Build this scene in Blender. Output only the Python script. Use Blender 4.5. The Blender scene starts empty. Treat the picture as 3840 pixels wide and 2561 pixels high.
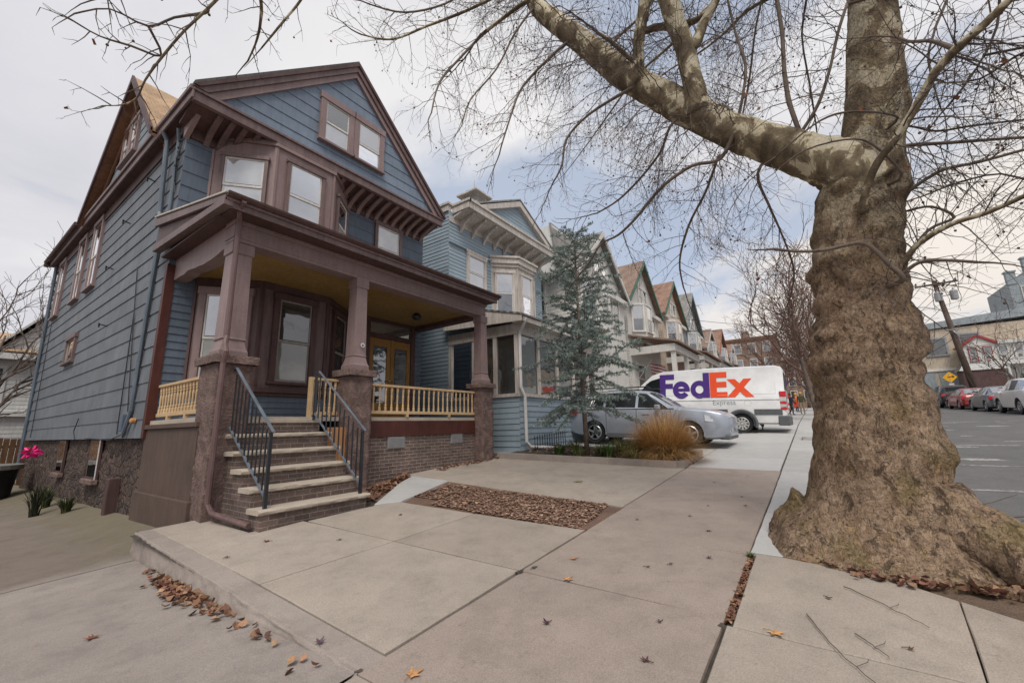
import bpy, bmesh, math, random
from mathutils import Vector, Matrix, noise
R = math.radians
rnd = random.Random(7)
sc = bpy.context.scene
col = sc.collection
V = Vector

# ------------------------------------------------------------------ ground heights
def g(x):
    if x < 22: return .056 * x
    if x < 150: return 1.232 + .04 * (x - 22)
    return 6.352
def S(x, y):                       # pavement and front yards on the near side
    y = min(y, 7.4)
    return g(x) + (.02 * y if y < 2.3 else .046 + .04 * (y - 2.3))
def ROAD(x, y): return g(x) - .165
def DRV(x, y):                     # sunken driveway left of the house
    z = .056 * x + .043 - .02 * max(0, y - 2.24)
    if y < 2.24: z = .056 * x + .02 * y
    t = min(1, max(0, (x - 1.5) / .8)) * min(1, max(0, (y - 6.6) / .6))
    return z + .13 * t * t

# ------------------------------------------------------------------ object helpers
def origin(o):
    p = V((0, 0, 0))
    while o is not None:
        p += o.location; o = o.parent
    return p
def tag(o, label=None, cat=None, group=None, kind=None):
    if label: o['label'] = label
    if cat: o['category'] = cat
    if group: o['group'] = group
    if kind: o['kind'] = kind
    return o
def thing(name, label, cat, loc=(0, 0, 0), rz=0, group=None):
    o = bpy.data.objects.new(name, None); col.objects.link(o)
    o.location = loc; o.rotation_euler = (0, 0, rz); o.empty_display_size = .2
    return tag(o, label, cat, group)
def copy_tree(o, parent=None):
    c = o.copy(); col.objects.link(c)
    if parent: c.parent = parent
    for ch in list(o.children): copy_tree(ch, c)
    return c

class MB:
    """collects faces and links them as ONE mesh object"""
    def __init__(s): s.v = []; s.f = []; s.c = []
    def vert(s, p): s.v.append(tuple(p)); return len(s.v) - 1
    def face(s, pts, c=None):
        i = len(s.v); s.v += [tuple(p) for p in pts]; s.f.append(tuple(range(i, i + len(pts)))); s.c.append(c)
    def box(s, x0, x1, y0, y1, z0, z1):
        s.hexa([(x0, y0, z0), (x1, y0, z0), (x1, y1, z0), (x0, y1, z0), (x0, y0, z1), (x1, y0, z1), (x1, y1, z1), (x0, y1, z1)])
    def hexa(s, p, c=None):
        i = len(s.v); s.v += [tuple(q) for q in p]
        for f in ((3, 2, 1, 0), (4, 5, 6, 7), (0, 1, 5, 4), (1, 2, 6, 5), (2, 3, 7, 6), (3, 0, 4, 7)):
            s.f.append(tuple(i + k for k in f)); s.c.append(c)
    def lbox(s, F, a0, a1, b0, b1, c0, c1):           # frame box: along, up, outward
        P = lambda a, b, c: F[0] + F[1] * a + V((0, 0, b)) + F[2] * c
        s.hexa([P(a0, b0, c0), P(a1, b0, c0), P(a1, b0, c1), P(a0, b0, c1), P(a0, b1, c0), P(a1, b1, c0), P(a1, b1, c1), P(a0, b1, c1)])
    def prism(s, pts, d):                              # polygon extruded by vector d
        n = len(pts); d = V(d); a = [V(p) for p in pts]; b = [p + d for p in a]; i = len(s.v)
        s.v += [tuple(p) for p in a + b]
        s.f.append(tuple(i + k for k in range(n))[::-1]); s.f.append(tuple(i + n + k for k in range(n))); s.c += [None, None]
        for k in range(n):
            j = (k + 1) % n; s.f.append((i + k, i + j, i + n + j, i + n + k)); s.c.append(None)
    def bar(s, p, q, w, h=None, up=(0, 0, 1)):         # rectangular bar from p to q
        p = V(p); q = V(q); h = h or w; d = (q - p).normalized(); up = V(up)
        if abs(d.dot(up)) > .99: up = V((1, 0, 0))
        a = d.cross(up).normalized(); b = a.cross(d)
        a *= w / 2; b *= h / 2
        s.hexa([p - a - b, p + a - b, p + a + b, p - a + b, q - a - b, q + a - b, q + a + b, q - a + b])
    def tube(s, pts, rads, n=6, cap=True, c=None):
        pts = [V(p) for p in pts]; k = len(pts)
        if not hasattr(rads, '__len__'): rads = [rads] * k
        t = (pts[1] - pts[0]).normalized(); a = t.orthogonal().normalized(); i0 = len(s.v)
        for i, p in enumerate(pts):
            t2 = (pts[min(i + 1, k - 1)] - pts[max(i - 1, 0)]).normalized()
            a = (a - t2 * a.dot(t2))
            a = a.normalized() if a.length > 1e-6 else t2.orthogonal().normalized()
            b = t2.cross(a)
            for j in range(n):
                w = 2 * math.pi * j / n; s.v.append(tuple(p + (a * math.cos(w) + b * math.sin(w)) * rads[i]))
        for i in range(k - 1):
            for j in range(n):
                j2 = (j + 1) % n; s.f.append((i0 + i * n + j, i0 + i * n + j2, i0 + (i + 1) * n + j2, i0 + (i + 1) * n + j)); s.c.append(c)
        if cap:
            s.f.append(tuple(i0 + j for j in range(n))[::-1]); s.f.append(tuple(i0 + (k - 1) * n + j for j in range(n))); s.c += [c, c]
    def lathe(s, o, prof, n=12, ax=(0, 0, 1)):         # prof: (radius, height) along ax
        o = V(o); ax = V(ax).normalized(); a = ax.orthogonal().normalized(); b = ax.cross(a); i0 = len(s.v); k = len(prof)
        for r, h in prof:
            for j in range(n):
                w = 2 * math.pi * (j + .5) / n; s.v.append(tuple(o + ax * h + (a * math.cos(w) + b * math.sin(w)) * r))
        for i in range(k - 1):
            for j in range(n):
                j2 = (j + 1) % n; s.f.append((i0 + i * n + j, i0 + i * n + j2, i0 + (i + 1) * n + j2, i0 + (i + 1) * n + j)); s.c.append(None)
        s.f.append(tuple(i0 + j for j in range(n))[::-1]); s.f.append(tuple(i0 + (k - 1) * n + j for j in range(n))); s.c += [None, None]
    def grid(s, fn, nu, nv, close=False):
        i0 = len(s.v)
        for i in range(nu + 1):
            for j in range(nv if close else nv + 1): s.v.append(tuple(fn(i / nu, j / nv)))
        m = nv if close else nv + 1
        for i in range(nu):
            for j in range(nv):
                j2 = (j + 1) % m; s.f.append((i0 + i * m + j, i0 + i * m + j2, i0 + (i + 1) * m + j2, i0 + (i + 1) * m + j)); s.c.append(None)
    def build(s, name, m, parent=None, smooth=False, bevel=0, local=False, label=None, jitter=0):
        me = bpy.data.meshes.new(name)
        o0 = V((0, 0, 0)) if (local or parent is None) else origin(parent)
        vs = [(x - o0.x, y - o0.y, z - o0.z) for x, y, z in s.v]
        me.from_pydata(vs, [], s.f); me.materials.append(m)
        if any(c is not None for c in s.c):
            at = me.color_attributes.new('Col', 'FLOAT_COLOR', 'CORNER'); k = 0
            for f, c in zip(s.f, s.c):
                c = c or (.5, .5, .5)
                for _ in f: at.data[k].color = (c[0], c[1], c[2], 1); k += 1
        me.validate()
        bm = bmesh.new(); bm.from_mesh(me)
        if smooth: bmesh.ops.remove_doubles(bm, verts=bm.verts, dist=1e-5)
        if len(bm.faces) < 60000: bmesh.ops.recalc_face_normals(bm, faces=bm.faces)
        bm.to_mesh(me); bm.free()
        if smooth:
            for p in me.polygons: p.use_smooth = True
        me.update()
        o = bpy.data.objects.new(name, me); col.objects.link(o)
        if parent: o.parent = parent
        if bevel:
            b = o.modifiers.new('bevel', 'BEVEL'); b.width = bevel; b.segments = 2; b.limit_method = 'ANGLE'; b.angle_limit = R(40)
        if label: o['label'] = label
        return o
def struct(name, mb, m, **k):
    o = mb.build(name, m, **k); o['kind'] = 'structure'; return o

# ------------------------------------------------------------------ materials
def newmat(name):
    m = bpy.data.materials.new(name); m.use_nodes = True; nt = m.node_tree
    b = nt.nodes['Principled BSDF']; return m, nt, b
class N:
    def __init__(s, nt): s.nt = nt; s.co = None
    def new(s, t, **k):
        n = s.nt.nodes.new(t)
        for a, b in k.items(): setattr(n, a, b)
        return n
    def link(s, a, b): s.nt.links.new(a, b)
    def coord(s):
        if not s.co: s.co = s.new('ShaderNodeTexCoord').outputs['Object']
        return s.co
    def scaled(s, sc_):
        m = s.new('ShaderNodeMapping'); s.link(s.coord(), m.inputs[0]); m.inputs['Scale'].default_value = sc_; return m.outputs[0]
    def noise(s, scale, det=4, rough=.55, vec=None, dist=0):
        n = s.new('ShaderNodeTexNoise'); s.link(vec or s.coord(), n.inputs['Vector'])
        n.inputs['Scale'].default_value = scale; n.inputs['Detail'].default_value = det; n.inputs['Roughness'].default_value = rough; n.inputs['Distortion'].default_value = dist
        return n.outputs['Fac']
    def voro(s, scale, feature='F1', out='Distance', vec=None):
        n = s.new('ShaderNodeTexVoronoi', feature=feature); s.link(vec or s.coord(), n.inputs['Vector']); n.inputs['Scale'].default_value = scale
        return n.outputs[out]
    def ramp(s, fac, stops, interp='LINEAR'):
        n = s.new('ShaderNodeValToRGB'); s.link(fac, n.inputs[0]); cr = n.color_ramp; cr.interpolation = interp
        while len(cr.elements) < len(stops): cr.elements.new(.5)
        for e, (p, c) in zip(cr.elements, stops):
            e.position = p; e.color = (c, c, c, 1) if not hasattr(c, '__len__') else (c[0], c[1], c[2], 1)
        return n.outputs[0]
    def mix(s, fac, a, b, mode='MIX'):
        n = s.new('ShaderNodeMix', data_type='RGBA', blend_type=mode)
        for inp, x in ((n.inputs[0], fac), (n.inputs[6], a), (n.inputs[7], b)):
            if hasattr(x, 'is_linked'): s.link(x, inp)
            elif hasattr(x, '__len__'): inp.default_value = (x[0], x[1], x[2], 1)
            else: inp.default_value = x
        return n.outputs[2]
    def math(s, op, a, b=0.0, clamp=False):
        n = s.new('ShaderNodeMath', operation=op, use_clamp=clamp)
        for inp, x in ((n.inputs[0], a), (n.inputs[1], b)):
            if hasattr(x, 'is_linked'): s.link(x, inp)
            else: inp.default_value = x
        return n.outputs[0]
    def bump(s, h, bsdf, strength=.3, dist=.01):
        n = s.new('ShaderNodeBump'); s.link(h, n.inputs['Height']); n.inputs['Strength'].default_value = strength; n.inputs['Distance'].default_value = dist
        s.link(n.outputs[0], bsdf.inputs['Normal'])
def sc3(c, k): return tuple(min(1, x * k) for x in c)

def paint(name, c, rough=.6, var=.25, grain=(1, 1, 1), dirt=.35, spec=.3):
    """weathered paint: broad fading, fine streaks, a little grime"""
    m, nt, b = newmat(name); n = N(nt)
    a = n.ramp(n.noise(1.3, 5, .6), [(.3, sc3(c, 1 - var)), (.72, sc3(c, 1 + var))])
    st = n.ramp(n.noise(9, 4, .6, n.scaled((1.6, 1.6, .25))), [(.35, 1 - dirt * .8), (.62, 1.0)])
    fi = n.ramp(n.noise(55, 3, .6, n.scaled(grain)), [(.3, .86), (.7, 1.1)])
    c2 = n.mix(1, n.mix(1, a, st, 'MULTIPLY'), fi, 'MULTIPLY')
    c2 = n.mix(1, c2, n.ramp(n.new('ShaderNodeNewGeometry').outputs['Random Per Island'], [(0, .93), (1, 1.05)]), 'MULTIPLY')
    nt.links.new(c2, b.inputs['Base Color']); b.inputs['Roughness'].default_value = rough; b.inputs['Specular IOR Level'].default_value = spec
    n.bump(n.noise(70, 3, .6, n.scaled(grain)), b, .15, .004)
    return m
def flat(name, c, rough=.5, metal=0, spec=.4, var=.1):
    m, nt, b = newmat(name); n = N(nt)
    k = n.ramp(n.noise(6, 4), [(.3, sc3(c, 1 - var)), (.7, sc3(c, 1 + var))])
    nt.links.new(k, b.inputs['Base Color']); b.inputs['Roughness'].default_value = rough; b.inputs['Metallic'].default_value = metal; b.inputs['Specular IOR Level'].default_value = spec
    return m
def concrete(name, c, c2, stain=.5, speck=.2):
    m, nt, b = newmat(name); n = N(nt)
    a = n.ramp(n.noise(.9, 8, .72), [(.3, c2), (.68, c)])
    bl = n.ramp(n.noise(3.1, 7, .72), [(.30, 1 - stain * .35), (.52, 1.0), (.75, 1.04)])
    sp = n.ramp(n.noise(110, 3, .8), [(.3, 1 - speck * 1.5), (.62, 1 + speck * .5)])
    pit = n.ramp(n.voro(42), [(.03, .62), (.09, 1.0)])
    rg = n.ramp(n.noise(2.2, 3), [(.52, 0.0), (.62, 1.0)])
    pit2 = n.mix(rg, (1, 1, 1), pit)
    cr = n.ramp(n.voro(.55, 'DISTANCE_TO_EDGE', vec=n.mix(.09, n.coord(), n.new('ShaderNodeTexNoise').outputs['Color'])), [(.0, .75), (.004, 1.0)])
    k = n.mix(1, n.mix(1, n.mix(1, a, bl, 'MULTIPLY'), sp, 'MULTIPLY'), pit2, 'MULTIPLY')
    k = n.mix(1, k, n.ramp(n.new('ShaderNodeNewGeometry').outputs['Random Per Island'], [(0, (.90, .89, .885)), (.5, (.98, .98, .98)), (1, (1.05, 1.05, 1.06))]), 'MULTIPLY')
    dk = n.ramp(n.noise(5.5, 7, .75), [(.30, .80), (.40, 1.0)]); k = n.mix(1, k, dk, 'MULTIPLY')
    nt.links.new(k, b.inputs['Base Color']); b.inputs['Roughness'].default_value = .9; b.inputs['Specular IOR Level'].default_value = .25
    n.bump(n.math('ADD', n.noise(120, 3, .7), n.math('MULTIPLY', n.noise(6, 4), 1.5)), b, .35, .006)
    return m
def vcol(name, rough=.8, trans=0, spec=.2):
    m, nt, b = newmat(name); n = N(nt)
    a = n.new('ShaderNodeAttribute'); a.attribute_name = 'Col'
    k = n.mix(1, a.outputs['Color'], n.ramp(n.noise(60, 3), [(.3, .75), (.7, 1.15)]), 'MULTIPLY')
    nt.links.new(k, b.inputs['Base Color']); b.inputs['Roughness'].default_value = rough; b.inputs['Specular IOR Level'].default_value = spec
    return m
def glass(name, c, refl=.35, rough=.03, tint=(1, 1, 1), blind=None, frs=.9):
    """window pane: room or blind behind plus a mirror-like sky reflection that grows at grazing angles"""
    m, nt, b = newmat(name); n = N(nt)
    out = nt.nodes['Material Output']
    base = n.ramp(n.noise(1.8, 3), [(.35, sc3(c, .75)), (.65, sc3(c, 1.2))])
    if blind:
        w = n.new('ShaderNodeTexWave', wave_type='BANDS', bands_direction='Z'); w.inputs['Scale'].default_value = blind; n.link(n.coord(), w.inputs[0])
        base = n.mix(1, base, n.ramp(w.outputs['Fac'], [(.1, .8), (.6, 1.05)]), 'MULTIPLY')
    nt.links.new(base, b.inputs['Base Color']); b.inputs['Roughness'].default_value = .5; b.inputs['Specular IOR Level'].default_value = .1
    gl = n.new('ShaderNodeBsdfGlossy'); gl.inputs['Roughness'].default_value = rough; gl.inputs['Color'].default_value = (*tint, 1)
    bp = n.new('ShaderNodeBump'); n.link(n.noise(1.6, 2), bp.inputs['Height']); bp.inputs['Strength'].default_value = .16; bp.inputs['Distance'].default_value = .05; n.link(bp.outputs[0], gl.inputs['Normal'])
    fr = n.new('ShaderNodeFresnel'); fr.inputs[0].default_value = 1.5
    fac = n.math('ADD', n.math('MULTIPLY', fr.outputs[0], frs), refl, clamp=True)
    mx = n.new('ShaderNodeMixShader'); n.link(fac, mx.inputs[0]); n.link(b.outputs[0], mx.inputs[1]); n.link(gl.outputs[0], mx.inputs[2]); n.link(mx.outputs[0], out.inputs[0])
    return m
def shingle(name, c, c2, s=3.2):
    m, nt, b = newmat(name); n = N(nt)
    br = n.new('ShaderNodeTexBrick'); mp = n.new('ShaderNodeMapping'); n.link(n.coord(), mp.inputs[0]); 
    n.link(n.scaled((1, .7, 1)), br.inputs[0]); br.inputs['Scale'].default_value = s
    br.inputs['Color1'].default_value = (*c, 1); br.inputs['Color2'].default_value = (*c2, 1); br.inputs['Mortar'].default_value = (*sc3(c, .45), 1); br.inputs['Mortar Size'].default_value = .012
    k = n.mix(1, br.outputs[0], n.ramp(n.noise(2, 5), [(.3, .7), (.7, 1.2)]), 'MULTIPLY')
    nt.links.new(k, b.inputs['Base Color']); b.inputs['Roughness'].default_value = .9
    n.bump(n.noise(60, 3), b, .4, .01)
    return m
def brick(name, c1, c2, mort, axis='xz', bw=.205, bh=.066):
    m, nt, b = newmat(name); n = N(nt)
    sep = n.new('ShaderNodeSeparateXYZ'); n.link(n.coord(), sep.inputs[0]); cmb = n.new('ShaderNodeCombineXYZ')
    if axis == 'xz': n.link(sep.outputs[0], cmb.inputs[0])
    elif axis == 'yz': n.link(sep.outputs[1], cmb.inputs[0])
    else: n.link(n.math('ADD', sep.outputs[0], sep.outputs[1]), cmb.inputs[0])
    n.link(sep.outputs[2], cmb.inputs[1])
    wob = n.mix(.006, cmb.outputs[0], n.new('ShaderNodeTexNoise').outputs['Color'], 'ADD')
    br = n.new('ShaderNodeTexBrick'); n.link(wob, br.inputs[0]); br.inputs['Scale'].default_value = 1
    br.inputs['Brick Width'].default_value = bw; br.inputs['Row Height'].default_value = bh; br.inputs['Mortar Size'].default_value = .006; br.inputs['Mortar Smooth'].default_value = .3
    br.inputs['Color1'].default_value = (*c1, 1); br.inputs['Color2'].default_value = (*c2, 1); br.inputs['Mortar'].default_value = (*mort, 1)
    k = n.mix(1, br.outputs[0], n.ramp(n.noise(2.5, 5, .65), [(.3, .6), (.7, 1.25)]), 'MULTIPLY')
    k = n.mix(1, k, n.ramp(n.noise(40, 3), [(.3, .8), (.7, 1.15)]), 'MULTIPLY')
    nt.links.new(k, b.inputs['Base Color']); b.inputs['Roughness'].default_value = .85
    h = n.math('SUBTRACT', n.math('MULTIPLY', n.noise(70, 3), .25), br.outputs['Fac'])
    n.bump(h, b, .7, .008)
    return m
def stone(name, c, c2, scale=5.5, bumpd=.05):
    m, nt, b = newmat(name); n = N(nt)
    vw = n.mix(.12, n.coord(), n.new('ShaderNodeTexNoise').outputs['Color'], 'ADD')
    vo = n.new('ShaderNodeTexVoronoi', feature='F1'); n.link(vw, vo.inputs[0]); vo.inputs['Scale'].default_value = scale
    ed = n.voro(scale, 'DISTANCE_TO_EDGE', vec=vw)
    hsv = n.new('ShaderNodeSeparateColor'); n.link(vo.outputs['Color'], hsv.inputs[0])
    a = n.ramp(hsv.outputs[0], [(0, c2), (.5, c), (1, sc3(c, 1.5))])
    k = n.mix(1, a, n.ramp(ed, [(.0, .45), (.07, 1.0)]), 'MULTIPLY')
    k = n.mix(1, k, n.ramp(n.noise(11, 5, .7), [(.3, .6), (.7, 1.3)]), 'MULTIPLY')
    nt.links.new(k, b.inputs['Base Color']); b.inputs['Roughness'].default_value = .85
    h = n.math('ADD', n.ramp(ed, [(0, 0.0), (.14, 1.0)]), n.math('MULTIPLY', n.noise(14, 5, .7), 1.4))
    n.bump(h, b, .8, bumpd)
    return m

M = {}
BLUE = (.118, .148, .19); BROWN = (.185, .128, .122); LTBLUE = (.285, .355, .405); CREAM = (.56, .51, .46); WHITE = (.66, .65, .62)
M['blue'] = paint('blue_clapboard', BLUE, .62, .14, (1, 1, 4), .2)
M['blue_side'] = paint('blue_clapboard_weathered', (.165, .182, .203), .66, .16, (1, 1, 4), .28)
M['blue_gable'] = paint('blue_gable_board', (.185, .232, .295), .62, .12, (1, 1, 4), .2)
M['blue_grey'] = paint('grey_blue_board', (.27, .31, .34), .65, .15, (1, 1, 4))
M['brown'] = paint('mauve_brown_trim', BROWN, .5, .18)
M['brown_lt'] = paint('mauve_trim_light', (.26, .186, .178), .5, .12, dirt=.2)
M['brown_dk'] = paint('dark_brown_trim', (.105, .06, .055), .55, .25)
M['redbrown'] = paint('red_brown_board', (.088, .027, .02), .5, .25)
M['rust'] = paint('stained_soffit_wood', (.21, .105, .06), .6, .3, (1, 1, .2))
M['skirt'] = paint('brown_stucco', (.11, .075, .06), .75, .18, (1, 1, 1), .22)
M['ceil'] = paint('mustard_porch_ceiling', (.33, .215, .08), .55, .15)
M['pine'] = paint('new_pine', (.57, .40, .225), .6, .16, (1, 1, .2), dirt=.15)
M['tan'] = paint('tan_plank', (.50, .25, .11), .6, .2, dirt=.2)
M['oak'] = paint('oak_door', (.32, .165, .045), .4, .2, (1, 1, .2), dirt=.2)
M['ltblue'] = paint('light_blue_clapboard', LTBLUE, .6, .1, (1, 1, 4), .08)
M['cream'] = paint('cream_trim', CREAM, .6, .12)
M['white'] = paint('white_siding', WHITE, .6, .08, dirt=.2)
M['offwhite'] = paint('aged_white_siding', (.64, .62, .58), .65, .1, dirt=.2)
M['beige'] = paint('beige_siding', (.62, .52, .42), .65, .12)
M['tanwall'] = paint('tan_block_wall', (.52, .44, .34), .7, .1)
M['greywall'] = paint('grey_cladding', (.30, .34, .36), .65, .1)
M['green'] = paint('green_trim', (.06, .17, .12), .55, .15)
M['orange'] = paint('orange_red_trim', (.42, .10, .05), .55, .15)
M['shingle_grey'] = shingle('grey_shingle', (.20, .19, .18), (.28, .27, .25))
M['shingle_tan'] = shingle('tan_shingle', (.42, .28, .165), (.47, .32, .20))
M['shingle_brown'] = shingle('brown_shingle', (.22, .15, .115), (.28, .2, .155))
M['shingle_red'] = shingle('red_brown_shingle', (.30, .18, .13), (.25, .155, .115))
M['shingle_dark'] = shingle('dark_shingle', (.07, .065, .06), (.1, .095, .09))
M['conc'] = concrete('old_concrete', (.40, .345, .29), (.31, .265, .222))
M['conc_b'] = concrete('old_concrete_warm', (.375, .31, .265), (.30, .25, .215))
M['conc_grey'] = concrete('old_concrete_grey', (.35, .30, .262), (.275, .235, .21), .6)
M['conc_new'] = concrete('new_concrete', (.455, .445, .43), (.385, .38, .365), .25, .1)
M['conc_drv'] = concrete('driveway_concrete', (.32, .28, .25), (.25, .215, .192), .6)
M['tread'] = concrete('bluestone_tread', (.50, .43, .35), (.38, .33, .27), .4)
M['asphalt'] = concrete('asphalt', (.165, .16, .158), (.12, .117, .115), .4, .35)
M['joint'] = flat('joint_dirt', (.06, .05, .04), .95, var=.4)
M['dirt'] = concrete('leafy_soil', (.19, .13, .095), (.12, .085, .062), .6, .5)
M['mulch'] = concrete('leaf_litter_ground', (.25, .16, .118), (.16, .10, .075), .7, .6)
M['soil'] = flat('planting_soil', (.05, .04, .03), .95, var=.4)
M['line'] = paint('worn_road_paint', (.42, .41, .39), .7, .25, dirt=.8)
M['brick'] = brick('brown_brick', (.115, .075, .062), (.17, .115, .098), (.33, .29, .255))
M['brick_step'] = brick('brown_step_brick', (.095, .064, .053), (.15, .10, .085), (.22, .19, .165), 'xy')
M['brick_far'] = brick('red_brown_brick', (.25, .17, .13), (.29, .20, .155), (.36, .30, .26), 'xy', .4, .2)
M['stone'] = stone('rubble_stone', (.085, .055, .043), (.042, .03, .025), 6.5)
def rockface(name, c):
    m, nt, b = newmat(name); n = N(nt)
    big = n.noise(5.5, 6, .68, dist=.5); a = n.ramp(big, [(.3, sc3(c, .55)), (.52, c), (.72, sc3(c, 1.5))])
    k = n.mix(1, a, n.ramp(n.noise(26, 5, .7), [(.3, .65), (.7, 1.25)]), 'MULTIPLY')
    nt.links.new(k, b.inputs['Base Color']); b.inputs['Roughness'].default_value = .85
    n.bump(n.math('ADD', n.math('MULTIPLY', big, 2.0), n.noise(26, 5, .7)), b, .9, .045); return m
M['rock'] = rockface('rock_faced_brownstone', (.19, .125, .108))
M['iron'] = flat('black_iron', (.014, .017, .022), .28, .0, .6)
M['iron_worn'] = flat('worn_blue_grey_iron', (.12, .14, .165), .4, .0, .5, .3)
M['pipe_brown'] = paint('brown_downspout', (.16, .10, .095), .4, .15)
M['pipe_blue'] = paint('blue_downspout', (.135, .165, .20), .45, .15)
M['pipe_white'] = paint('white_downspout', (.70, .68, .66), .4, .08, dirt=.2)
M['cable'] = flat('black_cable', (.015, .018, .022), .5)
M['galv'] = flat('galvanised_grey', (.3, .3, .3), .45, .2)
M['frame_w'] = paint('white_window_frame', (.62, .60, .57), .5, .1, dirt=.2)
M['frame_g'] = paint('grey_window_frame', (.30, .27, .25), .5, .12)
M['gl_blind'] = glass('pane_with_blind', (.44, .45, .44), .22, blind=14)
M['gl_sky'] = glass('pane_sky', (.16, .17, .175), .42)
M['gl_dark'] = glass('pane_dark', (.03, .035, .035), .22)
M['gl_curtain'] = glass('pane_curtain', (.25, .25, .215), .06)
M['gl_porch'] = glass('pane_porch', (.045, .045, .042), .12)
M['gl_car'] = glass('car_glass', (.012, .015, .017), -.02, frs=.55)
M['rubber'] = flat('tyre_rubber', (.018, .018, .019), .75)
M['alloy'] = flat('alloy_rim', (.42, .42, .43), .3, .6)
M['steelrim'] = flat('steel_rim', (.5, .49, .47), .4, .2)
M['black'] = flat('black_plastic', (.02, .021, .023), .5)
M['greyplast'] = flat('grey_plastic', (.10, .105, .11), .6)
M['red_lamp'] = flat('red_lamp_glass', (.55, .012, .02), .2, 0, .6)
M['clear_lamp'] = flat('clear_lamp_glass', (.62, .63, .64), .12, .3, .8)
M['amber'] = flat('amber_lamp', (.6, .25, .03), .2)
M['plate'] = flat('number_plate', (.6, .58, .5), .4)
def carpaint(name, c, metal=.3, rough=.28):
    m, nt, b = newmat(name); n = N(nt)
    k = n.ramp(n.noise(2.5, 4), [(.3, sc3(c, .9)), (.7, sc3(c, 1.08))])
    dirt = n.ramp(n.noise(5, 5, .7), [(.4, rough), (.75, rough + .25)])
    nt.links.new(k, b.inputs['Base Color']); nt.links.new(dirt, b.inputs['Roughness']); b.inputs['Metallic'].default_value = metal
    b.inputs['Coat Weight'].default_value = .5; b.inputs['Coat Roughness'].default_value = .08
    return m
M['silverblue'] = carpaint('silver_blue_paint', (.37, .40, .45), .45)
M['vanwhite'] = carpaint('van_white_paint', (.72, .72, .71), 0, .35)
M['carwhite'] = carpaint('white_paint', (.7, .7, .7), 0)
M['carred'] = carpaint('red_paint', (.30, .03, .03), .2)
M['carblack'] = carpaint('black_paint', (.02, .021, .025), .2)
M['cargrey'] = carpaint('grey_paint', (.17, .185, .2), .5)
M['carsilver'] = carpaint('silver_paint', (.5, .51, .53), .5)
M['purple'] = flat('purple_lettering', (.072, .028, .20), .4, var=.04)
M['orangered'] = flat('orange_lettering', (.82, .085, .022), .4, var=.04)
M['greyletter'] = flat('grey_lettering', (.30, .31, .33), .5)
M['yellow'] = flat('yellow_sign', (.83, .42, .012), .5, var=.05)
M['signblack'] = flat('black_legend', (.02, .02, .02), .5)
M['polewood'] = paint('weathered_pole_wood', (.11, .075, .058), .8, .3, (1, 1, .1))
M['fence'] = paint('cedar_fence', (.19, .10, .05), .75, .3, (1, 1, .1))
M['leaf'] = vcol('dead_leaf', .75)
M['needle'] = vcol('needle', .7)
M['straw'] = vcol('straw', .65)
M['greenleaf'] = vcol('green_leaf', .6)
M['magenta'] = flat('magenta_petal', (.75, .02, .22), .5)
M['bin'] = flat('black_bin', (.012, .013, .015), .4)
M['binrim'] = flat('grey_bin_rim', (.20, .19, .175), .7)
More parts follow.
